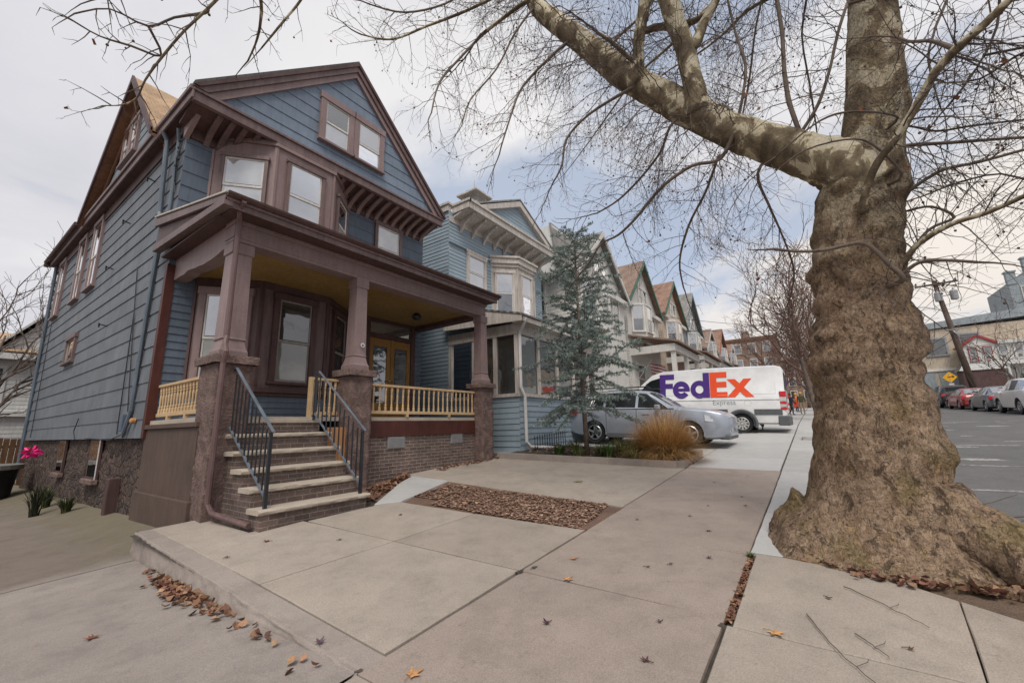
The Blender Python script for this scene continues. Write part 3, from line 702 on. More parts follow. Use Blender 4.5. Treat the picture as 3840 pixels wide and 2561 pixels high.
# left eave: fascia, gutter, soffit
mb = MB(); mb.box(2.09, 2.13, 8.4, HYB + .25, 7.44, 7.60); mb.box(2.05, 2.13, 8.4, HYB + .25, 7.60, 7.69); mb.build('fascia', M['brown'], house, bevel=.01)
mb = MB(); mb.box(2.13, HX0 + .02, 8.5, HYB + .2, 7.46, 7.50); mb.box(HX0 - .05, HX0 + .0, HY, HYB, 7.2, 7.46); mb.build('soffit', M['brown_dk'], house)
mb = MB(); mb.tube([(2.0, 17.0, 7.64), (2.0, HYB + .25, 7.62)], .06, 8); mb.box(1.96, 2.08, HYB + .1, HYB + .3, 7.45, 7.6); mb.build('gutter', M['brown_dk'], house)
# front cornice
mb = MB(); mb.box(2.13, 8.46, 8.42, 8.46, 7.44, 7.60); mb.box(2.10, 8.50, 8.385, 8.47, 7.60, 7.655)
mb.box(2.12, 8.47, 8.405, 8.5, 7.41, 7.435); mb.build('cornice', M['brown'], house, bevel=.008)
mb = MB(); q = [(2.16, 8.46, 7.50), (8.45, 8.46, 7.50), (8.45, HY, 7.30), (2.16, HY, 7.30)]; mb.hexa(q + [(x, y, z + .06) for x, y, z in q])
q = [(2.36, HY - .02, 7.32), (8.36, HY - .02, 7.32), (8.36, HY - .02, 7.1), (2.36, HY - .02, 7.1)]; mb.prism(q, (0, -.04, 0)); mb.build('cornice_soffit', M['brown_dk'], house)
xs = [2.62, 2.84, 3.06, 3.3, 3.55] + [5.25 + .275 * i for i in range(12)]
for x in xs:
    if x > 8.4: continue
    mb = MB(); pr = []
    for i in range(9):
        t = i / 8; pr.append((x - .05, HY - .03 - .62 * t, 7.06 + .36 * t ** .55 * (1 if t < 1 else 1)))
    pr = [(x - .05, HY - .03, 7.29)] + [(a, b, min(c, 7.41)) for a, b, c in pr] + [(x - .05, 8.52, 7.485)]
    mb.prism(pr, (.10, 0, 0)); mb.build('bracket', M['brown_lt' if x > 5 else 'brown'], house, bevel=.006)
# rakes of the front gable
for s, xe in ((-1, 2.08), (1, 8.56)):
    mb = MB(); p = [(xe, 8.37, 7.66), (5.36, 8.37, 10.68), (5.36, 8.37, 10.46), (xe - s * .24, 8.37, 7.66)]; mb.prism(p, (0, .05, 0)); mb.build('rake_board', M['brown'], house, bevel=.006)
    mb = MB(); p = [(xe - s * .02, 8.33, 7.68), (5.36, 8.33, 10.70), (5.36, 8.33, 10.61), (xe - s * .1, 8.33, 7.68)]; mb.prism(p, (0, .045, 0)); mb.build('rake_moulding', M['brown_dk'], house)
    mb = MB(); p = [(xe - s * .24, 8.42, 7.66), (5.36, 8.42, 10.46), (5.36, 8.42, 10.31), (xe - s * .44, 8.42, 7.66)]; mb.prism(p, (0, .07, 0)); mb.build('frieze_board', M['brown_lt'], house)
# gable twin window
mb = MB()
FGw = FR((0, GY - .012, 0), (1, 0, 0), (0, -1, 0))
w1 = window(house, FGw, 4.63, 8.11, .60, 1.03, M['brown_lt'], M['frame_w'], M['gl_sky'], M['gl_dark'], cw=.14)
w2 = window(house, FGw, 5.52, 8.11, .62, 1.03, M['brown_lt'], M['frame_w'], M['gl_sky'], cw=.14, rail=.45)
mb.lbox(FGw, 5.36, 5.39, 8.05, 9.2, 0, .06); mb.build('mullion', M['brown'], house)
# ---- two-storey bay
BA, BBx, BC, BD, BY = (2.76, HY), (3.64, 8.46), (4.95, 8.46), (5.82, HY), 8.46
def bay(z0, z1, pts, m, name):
    mb = MB()
    for (x0, y0), (x1, y1) in zip(pts, pts[1:]):
        d = V((x1 - x0, y1 - y0, 0)); F = FR((x0, y0, 0), d, (d.y, -d.x, 0)); mb.lbox(F, 0, d.length, z0, z1, -.12, 0)
    return mb.build(name, m, house)
UP = [BA, BBx, BC, BD]; LO = [BA, (3.62, 8.45), (4.99, 8.45), (6.0, HY)]
bay(5.0, 7.44, UP, M['brown_lt'], 'upper_bay'); bay(2.2, 4.5, LO, M['brown'], 'lower_bay')
def bf(pts, i):
    (x0, y0), (x1, y1) = pts[i], pts[i + 1]; d = V((x1 - x0, y1 - y0, 0)); return FR((x0, y0, 0), d, (d.y, -d.x, 0)), d.length
F, L = bf(UP, 0); window(house, F, .24, 5.78, .72, 1.17, M['brown'], M['frame_w'], M['gl_blind'], cw=.07)
F, L = bf(UP, 1); window(house, F, .29, 5.72, .70, 1.37, M['brown'], M['frame_w'], M['gl_sky'], cw=.07)
F, L = bf(UP, 2); window(house, F, .28, 5.72, .62, 1.2, M['brown'], M['frame_w'], M['gl_blind'], cw=.07)
mb = MB()
for i in range(3):
    F, L = bf(UP, i); mb.lbox(F, -.02, L + .02, 7.33, 7.44, 0, .05); mb.lbox(F, -.01, .035, 5, 7.33, 0, .022); mb.lbox(F, L - .035, L + .01, 5, 7.33, 0, .022)
mb.build('bay_moulding', M['brown_lt'], house)
F, L = bf(LO, 0); window(house, F, .22, 2.42, .66, 1.62, M['brown_lt'], M['frame_w'], M['gl_curtain'], M['gl_sky'], cw=.12)
F, L = bf(LO, 1); window(house, F, .33, 2.44, .66, 1.62, M['brown_dk'], M['frame_g'], M['gl_curtain'], M['gl_porch'], cw=.11)
F, L = bf(LO, 2); window(house, F, .34, 2.42, .62, 1.62, M['brown_dk'], M['frame_g'], M['gl_dark'], M['gl_dark'], cw=.11)
mb = MB()
for i in range(3):
    F, L = bf(LO, i); mb.lbox(F, -.05, L + .05, 2.2, 2.30, 0, .09); mb.lbox(F, -.03, L + .03, 2.14, 2.2, 0, .05); mb.lbox(F, -.01, .04, 2.3, 4.4, 0, .03); mb.lbox(F, L - .04, L + .01, 2.3, 4.4, 0, .03); mb.lbox(F, 0, L, 4.22, 4.4, 0, .04)
mb.build('bay_sill', M['brown_dk'], house, bevel=.008)
mb = MB()
for i in range(3):
    F, L = bf(LO, i); siding(mb, F, 1.7, 2.14, .11, lambda z: [(0, L)], .018, 20 + i); mb.lbox(F, 0, L, 1.7, 2.15, -.1, 0)
mb.build('bay_siding', M['blue'], house)
# other front windows
window(house, FF, 6.72, 5.75, .74, 1.27, M['brown'], M['frame_w'], M['gl_blind'], cw=.09)
# side windows
for y0, z0, w, h in ((15.1, 5.42, .78, 1.85), (16.9, 5.42, .78, 1.85), (19.75, 5.42, .8, 1.85)):
    window(house, FL, y0, z0, w, h, M['brown_lt'], M['frame_w'], M['gl_blind'], M['gl_sky'], cw=.1)
window(house, FL, 16.0, 3.5, .95, .62, M['brown'], M['frame_g'], M['gl_dark'], cw=.1, hung=False)
# corner board, house base
mb = MB(); mb.box(HX0 - .03, HX0 + .10, HY - .03, HY + .09, 1.42, 4.5); mb.build('corner_board', M['redbrown'], house)
# stone foundation (rubble relief)
mb = MB()
def fnd(u, v):
    y = HY + .02 + (HYB - HY) * u; z = -.6 + 2.04 * v
    n_ = noise.noise((y * 3.3, z * 3.6, 2)) + .5 * noise.noise((y * 8, z * 8, 5)); return (HX0 + .07 - .035 * n_, y, z)
mb.grid(fnd, 260, 44); mb.box(HX0 + .12, HX1 - .05, HY + .02, HYB, -.6, 1.42); mb.build('foundation', M['stone'], house, smooth=True)
for y0, y1, z0, z1 in ((15.2, 15.95, .62, 1.40), (11.95, 12.75, .62, 1.40)):
    mb = MB(); mb.box(HX0 + .01, HX0 + .05, y0, y1, z0, z1); o = mb.build('basement_window', M['brown_dk'], house)
    mb = MB(); mb.box(HX0 - .06, HX0 + .05, y0 - .06, y1 + .06, z0 - .1, z0); mb.build('sill', M['rock'], o, bevel=.015)
    mb = MB(); mb.box(HX0 - .0, HX0 + .012, y0 + (.0 if y0 > 14 else .0), y0 + .05, z0, z1); mb.build('jamb', M['frame_w' if y0 < 14 else 'brown'], o)
    mb = MB(); mb.face([(HX0 + .006, y0 + .08, z0 + .05), (HX0 + .006, y1 - .08, z0 + .05), (HX0 + .006, y1 - .08, z1 - .05), (HX0 + .006, y0 + .08, z1 - .05)]); mb.build('pane', M['gl_dark'], o)
mb = MB(); mb.box(HX0 - .1, HX0 + .08, 10.45, 10.62, -.2, .72); mb.build('wood_post', M['brown_dk'], house, bevel=.015)
# skirt under the porch, left
mb = MB(); mb.box(HX0 + .01, HX0 + .12, 7.0, HY + .04, -.2, 1.56); mb.box(HX0 - .025, HX0 + .11, 6.98, HY + .0, 1.56, 1.63); mb.build('porch_skirt', M['skirt'], house, bevel=.008)
mb = MB(); mb.box(HX0 - .03, HX0 + .05, 6.95, HY + .1, -.2, .58); mb.build('skirt_base', M['skirt'], house, bevel=.012)
# ---- porch
mb = MB(); mb.box(2.36, 8.4, 6.86, HY, 1.63, 1.70); mb.build('porch_floor', M['tread'], house)
mb = MB(); mb.box(4.85, 8.1, 6.83, 6.88, 1.33, 1.625); mb.build('porch_apron', M['redbrown'], house)
mb = MB(); mb.box(4.0, 8.1, 6.87, 7.0, .1, 1.33); mb.build('brick_base', M['brick'], house)
for x0, x1, z0, z1 in ((5.45, 5.87, 1.10, 1.32), (7.22, 7.60, 1.12, 1.33)):
    mb = MB(); mb.box(x0, x1, 6.845, 6.875, z0, z1); o = mb.build('vent', M['galv'], house)
    mb = MB()
    for i in range(6): zz = z0 + .025 + i * .031; mb.box(x0 + .02, x1 - .02, 6.836, 6.85, zz, zz + .012)
    mb.build('louvre', M['galv'], o)
mb = MB(); mb.box(2.63, 8.2, 6.98, HY, 4.36, 4.40); mb.build('porch_ceiling', M['ceil'], house)
# beam with mouldings
mb = MB(); mb.box(2.4, 8.34, 6.70, 6.97, 4.28, 4.62); mb.box(2.385, 8.355, 6.685, 6.985, 4.33, 4.355); mb.box(2.38, 8.36, 6.66, 6.99, 4.54, 4.62); mb.build('porch_beam', M['brown_lt'], house, bevel=.006)
mb = MB()
pr = [(2.41, 6.97, 4.62), (2.41, HY, 4.62), (2.41, HY, 4.22)]
for i in range(14): t = i / 13; pr.append((2.41, HY - t * 2.2, 4.215 + .03 * math.sin(t * 7) * (t > .3) + .02 * (rnd.random() - .5)))
mb.prism(pr, (.2, 0, 0)); mb.build('side_beam', M['brown_lt'], house)
mb = MB(); mb.box(8.1, 8.33, 6.97, HY, 4.24, 4.62); mb.build('side_beam', M['brown_dk'], house)
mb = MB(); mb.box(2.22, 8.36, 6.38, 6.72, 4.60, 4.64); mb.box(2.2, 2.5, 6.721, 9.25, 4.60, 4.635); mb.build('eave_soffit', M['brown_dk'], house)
mb = MB(); mb.box(2.16, 8.42, 6.36, 6.40, 4.60, 4.70); mb.box(2.13, 8.46, 6.33, 6.375, 4.69, 4.735); mb.build('porch_fascia', M['brown'], house, bevel=.008)
mb = MB()
prof = [(6.37, 4.73), (6.30, 4.735), (6.265, 4.77), (6.26, 4.80), (6.285, 4.80), (6.30, 4.775), (6.37, 4.77)]
mb.prism([(2.12, a, b) for a, b in prof], (6.36, 0, 0)); mb.build('porch_gutter', M['brown_dk'], house)
mb = MB(); p = [(2.13, 6.32, 4.76), (8.45, 6.32, 4.76), (8.45, HY, 5.36), (2.13, HY, 5.36)]; mb.hexa(p + [(x, y, z + .06) for x, y, z in p]); 
p = [(2.13, HY, 5.36), (2.3, HY, 5.36), (2.3, 9.55, 5.43), (2.13, 9.55, 5.43)]; mb.hexa(p + [(x, y, z + .06) for x, y, z in p]); mb.build('porch_roof', M['shingle_brown'], house)
mb = MB(); mb.prism([(2.17, 6.4, 4.64), (2.17, 9.5, 4.78), (2.17, 9.5, 5.37), (2.17, 6.4, 4.76)], (.05, 0, 0)); mb.build('rake_panel', M['brown_dk'], house)
mb = MB(); mb.prism([(2.11, 6.34, 4.76), (2.11, 9.55, 5.41), (2.11, 9.55, 5.26), (2.11, 6.34, 4.68)], (.05, 0, 0)); mb.build('porch_rake', M['brown'], house, bevel=.005)
mb = MB(); mb.prism([(2.095, 6.30, 4.80), (2.095, 9.56, 5.47), (2.095, 9.56, 5.445), (2.095, 6.30, 4.775)], (.03, 0, 0)); mb.build('drip_edge', M['cream'], house)
mb = MB(); mb.prism([(2.10, 6.34, 4.61), (2.10, 9.4, 4.72), (2.10, 9.4, 4.85), (2.10, 6.34, 4.72)], (.12, 0, 0)); mb.build('side_cornice', M['brown'], house, bevel=.006)
# columns on rock-faced piers
def rockbox(mb, x0, x1, y0, y1, z0, z1, amp=.018, f=4.5, seg=.05):
    c = V(((x0 + x1) / 2, (y0 + y1) / 2, 0)); per = [(x0, y0), (x1, y0), (x1, y1), (x0, y1), (x0, y0)]
    nu = []
    for (a, b), (a2, b2) in zip(per, per[1:]):
        m = max(3, int(math.hypot(a2 - a, b2 - b) / seg))
        nu += [(a + (a2 - a) * i / m, b + (b2 - b) * i / m) for i in range(m)]
    nz = max(3, int((z1 - z0) / seg)); n = len(nu)
    def fn(u, v):
        i = int(round(v * n)) % n; x, y = nu[i]; z = z0 + (z1 - z0) * u
        d = (V((x, y, 0)) - c).normalized()
        q = noise.noise((x * f, y * f, z * f)) + .6 * noise.noise((x * f * 2.6, y * f * 2.6, z * f * 2.6))
        # every fourth course has a joint
        jt = abs(((z - z0) / .42) % 1 - .5) > .475 and (z1 - z0) > .5
        d *= (amp * q - (.012 if jt else 0)); return (x + d.x, y + d.y, z)
    mb.grid(fn, nz, n, close=True)
    i0 = len(mb.v); mb.v += [fn(1, j / n) for j in range(n)]; mb.f.append(tuple(range(i0, i0 + n))); mb.c.append(None)
def pier_col(x0, x1, y0, y1, zg, lab, cw0, cw1):
    xm, ym = (x0 + x1) / 2, (y0 + y1) / 2
    mb = MB()
    pr = [(cw0 / 2, 2.53), (cw0 / 2, 2.62), (cw0 / 2 - .02, 2.66), (cw0 / 2 - .045, 2.78), (cw1 / 2 + .012, 2.80), (cw1 / 2 - .0, 2.82), (cw1 / 2 - .015, 4.10), (cw1 / 2 + .005, 4.11), (cw1 / 2 + .005, 4.285)]
    for (r0, z0), (r1, z1) in zip(pr, pr[1:]):
        if abs(z1 - z0) < .001: continue
        mb.hexa([(xm - r0, ym - r0, z0), (xm + r0, ym - r0, z0), (xm + r0, ym + r0, z0), (xm - r0, ym + r0, z0), (xm - r1, ym - r1, z1), (xm + r1, ym - r1, z1), (xm + r1, ym + r1, z1), (xm - r1, ym + r1, z1)])
    c = mb.build('porch_column', M['brown_lt'], house, label=lab)
    mb = MB(); rockbox(mb, x0, x1, y0, y1, zg, 2.44, .022); mb.build('stone_pier', M['rock'], c, smooth=True)
    mb = MB(); rockbox(mb, x0 - .06, x1 + .06, y0 - .06, y1 + .06, 2.42, 2.535, .018, 7, .03); mb.build('pier_cap', M['rock'], c, smooth=True)
pier_col(2.34, 2.78, 6.58, 7.18, -.2, None, .37, .295)
pier_col(4.41, 4.85, 6.60, 7.04, .2, None, .345, .255)
pier_col(8.05, 8.47, 6.60, 7.02, .3, None, .345, .255)
# porch railings: every section a part, its balusters its sub-parts
def baluster(mb, p, z0, z1):
    h = z1 - z0
    mb.lathe((p[0], p[1], z0), [(.024, 0), (.024, h * .16), (.016, h * .19), (.021, h * .24), (.014, h * .3), (.019, h * .62), (.013, h * .72), (.021, h * .76), (.015, h * .8), (.024, h * .83), (.024, h)], 6)
def railing(p, q, z0, z1, nb):
    p = V(p); q = V(q); mb = MB()
    mb.bar((p.x, p.y, z1 - .02), (q.x, q.y, z1 - .02), .075, .045); mb.bar((p.x, p.y, z0 + .02), (q.x, q.y, z0 + .02), .05, .06)
    for t in (.33, .72): r_ = p.lerp(q, t); mb.box(r_.x - .03, r_.x + .03, r_.y - .03, r_.y + .03, 1.70, z0)
    o = mb.build('railing', M['pine'], house, bevel=.006)
    for i in range(nb):
        r_ = p.lerp(q, (i + .5) / nb); mb = MB(); baluster(mb, (r_.x, r_.y), z0 + .04, z1 - .04); mb.build('baluster', M['pine'], o)
railing((4.87, 6.86, 0), (8.04, 6.86, 0), 1.77, 2.33, 22)
railing((2.44, 7.2, 0), (2.44, HY - .05, 0), 1.77, 2.30, 15)
railing((3.93, 7.0, 0), (4.42, 7.0, 0), 1.74, 2.37, 5)
mb = MB(); mb.box(3.88, 3.94, 6.97, 7.03, 1.70, 2.38); mb.build('newel', M['pine'], house)
# door
mb = MB(); mb.lbox(FF, 6.45, 6.6, 1.7, 4.3, 0, .08); mb.lbox(FF, 7.97, 8.12, 1.7, 4.3, 0, .08); mb.lbox(FF, 6.6, 7.97, 3.85, 3.97, 0, .07); mb.lbox(FF, 6.45, 8.12, 4.26, 4.38, 0, .09); fr_ = mb.build('door_frame', M['brown_dk'], house, bevel=.006)
mb = MB(); mb.face([P(FF, 6.6, 3.97, .02), P(FF, 7.97, 3.97, .02), P(FF, 7.97, 4.26, .02), P(FF, 6.6, 4.26, .02)]); mb.build('transom', M['gl_sky'], fr_)
for i, x in enumerate((6.61, 7.295)):
    mb = MB(); mb.lbox(FF, x, x + .12, 1.72, 3.84, .0, .05); mb.lbox(FF, x + .55, x + .67, 1.72, 3.84, .0, .05); mb.lbox(FF, x + .12, x + .55, 1.72, 2.15, 0, .049); mb.lbox(FF, x + .12, x + .55, 3.62, 3.84, 0, .049); mb.lbox(FF, x + .2, x + .47, 1.82, 2.05, 0, .06)
    d_ = mb.build('door', M['oak'], house, bevel=.006)
    mb = MB(); a = []
    for k_ in range(12): t = math.pi * k_ / 11; a.append(P(FF, x + .335 + .215 * math.cos(t), 3.36 + .2 * math.sin(t), .03))
    mb.face(a + [P(FF, x + .12, 2.15, .03), P(FF, x + .55, 2.15, .03)]); mb.build('door_pane', M['gl_dark'], d_)
    mb = MB(); mb.lathe(P(FF, x + (.61 if i == 0 else .06), 2.72, .05), [(.012, 0), (.012, .03), (.028, .04), (.028, .07), (.01, .085)], 8, (0, -1, 0)); mb.build('door_knob', M['galv'], d_, smooth=True)
# ceiling lamp
mb = MB(); mb.lathe((7.15, 8.0, 4.36), [(.05, 0), (.06, -.03), (.10, -.05), (.115, -.09), (.11, -.12), (.08, -.16), (.03, -.175)], 14); mb.build('ceiling_lamp', M['iron'], house, smooth=True)
# ---- front steps
tz = [.56, .785, 1.0, 1.22, 1.45]; ty = [5.45, 5.72, 5.99, 6.26, 6.53]
mb = MB()
for i in range(5):
    z0 = .12 if i == 0 else tz[i - 1] - .0552
    mb.box(2.56 + .002 * i, 4.02 - .002 * i, ty[i] + .035 + .001 * i, 6.86, z0, tz[i] - .055)
mb.box(2.57, 4.01, 6.82, 6.9, 1.4, 1.63); mb.build('step_brickwork', M['brick_step'], house)
rr = random.Random(5)
for i in range(5):
    mb = MB(); x0, x1, y0, y1, z1 = 2.52, 4.06, ty[i], (ty[i + 1] + .05 if i < 4 else 6.86), tz[i]
    def tf(u, v):
        x = x0 + (x1 - x0) * u
        pr = [(y1, z1 - .058), (y0 + .02, z1 - .058), (y0 + .003, z1 - .045), (y0, z1 - .02), (y0 + .008, z1 - .006), (y0 + .025, z1), (y1, z1)]
        y, z = pr[int(round(v * 6))]; j = noise.noise((x * 9, i * 3, v * 5)) * .009 + noise.noise((x * 30, i, v * 9)) * .004
        return (x, y + (j if y < y0 + .03 else 0), z + (j * .6 if y < y0 + .03 else 0))
    mb.grid(tf, 70, 6); a0 = len(mb.v)
    for u in (0, 1): mb.f.append(tuple(mb.vert(tf(u, k / 6)) for k in range(7))); mb.c.append(None)
    mb.build('step_tread', M['tread'], house, smooth=False)
mb = MB(); mb.box(2.55, 4.03, 6.80, 6.87, 1.60, 1.66); mb.build('step_tread', M['tread'], house, bevel=.01)
# plank hatch beside the steps
mb = MB()
for i in range(5): x = 4.07 + i * .068; mb.box(x, x + .062, 6.66, 6.69, .45, 1.52)
mb.build('plank_hatch', M['tan'], house)
# iron handrails
def handrail(xt, xb, yt, yb, zt, zb, top_floor, bot_floor):
    mb = MB(); mb.bar((xt, yt, top_floor), (xt, yt, zt), .035); tp_ = mb; mb = MB(); mb.bar((xb, yb, bot_floor), (xb, yb, zb), .038); mb.lathe((xb, yb, zb), [(.022, 0), (.03, .02), (.025, .05), (.008, .07)], 8)
    o = mb.build('handrail', M['iron'], house); tp_.bar((xt, yt, zt - .03), (xt, yt - .12, zt - .03), .03, .02); tp_.build('post', M['iron'], o)
    mb = MB(); mb.bar((xt, yt - .08, zt), (xb, yb - .07, zb + .03), .038, .018); mb.build('grip', M['iron_worn'], o, bevel=.004)
    dz = zb - .10 - bot_floor
    mb = MB(); mb.bar((xt, yt, top_floor + dz * .0 + .12), (xb, yb, bot_floor + .12), .03, .018); mb.build('bottom_rail', M['iron_worn'], o)
    n = 11
    for i in range(1, n):
        t = i / n; x = xt + (xb - xt) * t; y = yt + (yb - yt) * t
        mb = MB(); mb.bar((x, y, top_floor + .12 + (bot_floor - top_floor) * t), (x, y, zt + (zb - zt) * t - .01), .016); mb.build('picket', M['iron'], o)
handrail(2.56, 2.63, 6.62, 5.55, 2.36, 1.43, 1.45, .56)
handrail(3.86, 3.95, 6.75, 5.55, 2.44, 1.42, 1.64, .56)
# pipes and cables
pipe(house, [(2.33, 6.28, 4.72), (2.335, 6.42, 4.62), (2.40, 6.57, 4.5), (2.40, 6.56, 2.8), (2.38, 6.53, 2.68), (2.36, 6.42, 2.55), (2.36, 6.47, 2.4), (2.37, 6.50, .58), (2.40, 6.42, .47), (2.50, 5.62, .385)], .034, M['pipe_brown'])
pipe(house, [(2.11, 9.95, 7.46), (2.2, 9.97, 7.3), (2.25, 9.97, 5.75), (2.25, 9.9, 5.6), (2.26, 9.8, 5.45)], .045, M['pipe_blue'])
pipe(house, [(2.26, 9.8, 5.4), (2.26, 9.86, 4.0), (2.27, 9.95, 1.9), (2.24, 10.1, 1.5)], .035, M['pipe_blue'])
pipe(house, [(2.2, HY + .15, 7.3), (2.26, 9.45, 7.1), (2.27, 9.45, 5.5)], .035, M['pipe_blue'])
pipe(house, [(2.24, HYB - .05, 7.5), (2.26, HYB - .06, 4), (2.27, HYB - .05, .2)], .05, M['pipe_blue'])
for a in ([(2.3, 9.75, 5.4), (2.285, 9.8, 4.0), (2.285, 9.95, 1.75), (2.28, 10.3, 1.44)], [(2.285, 11.1, 4.9), (2.28, 10.8, 3.9), (2.285, 10.7, 1.5)], [(2.28, 10.8, 3.9), (2.28, 10.2, 1.9)], [(2.28, 20.4, 5.2), (2.285, 20.2, 1.5)], [(2.28, 14.0, 1.9), (2.25, 14.1, 1.6), (2.26, 13.9, 1.42)], [(2.24, 10.1, 1.5), (2.26, 11, 1.40), (2.27, 13, 1.44)], [(2.26, 9.25, 7.0), (2.2, 9.2, 6.6), (2.27, 9.4, 6.2), (2.25, 9.22, 5.9)]):
    pipe(house, a, .010, M['cable'], 'cable', 5)
mb = MB(); mb.box(2.22, 2.3, 10.2, 10.36, 1.55, 1.85); mb.build('meter_box', M['blue'], house, bevel=.01)
mb = MB(); mb.lathe((2.30, 9.75, 1.72), [(.05, 0), (.05, .06), (.02, .08)], 10, (-1, 0, 0)); mb.build('hose_tap', M['tan'], house)
for y, z in ((13.0, 3.95), (12.4, 6.3), (10.9, 6.8), (13.3, 5.4)):
    mb = MB(); mb.bar((2.32, y, z), (2.16, y - .03, z + .02), .02); mb.bar((2.18, y, z - .05), (2.18, y, z + .05), .025); mb.build('wire_hook', M['cable'], house)
# sticker on the middle column
mb = MB(); mb.lathe((4.66, 6.665, 3.0), [(.045, 0), (.045, .008)], 8, (0, -1, 0)); o = mb.build('alarm_sticker', M['frame_w'], house)
mb = MB(); mb.lathe((4.66, 6.657, 2.995), [(.02, 0), (.02, .003)], 10, (0, -1, 0)); mb.build('emblem', M['purple'], o)
# bits of loose corner trim and insulators under the eave
for i in range(6):
    mb = MB(); z = 7.15 - i * .13; mb.lathe((2.27 - .01 * (i % 2), 9.27 + .03 * (i % 3), z), [(.02, 0), (.035, .01), (.03, .04), (.015, .05)], 8, (-1, 0, .2)); mb.build('insulator', M['cable'], house)
mb = MB(); mb.prism([(2.25, 9.18, 7.05), (2.25, 9.2, 7.4), (2.30, 8.75, 7.45)], (.08, 0, 0)); mb.build('corner_bracket', M['brown_lt'], house)
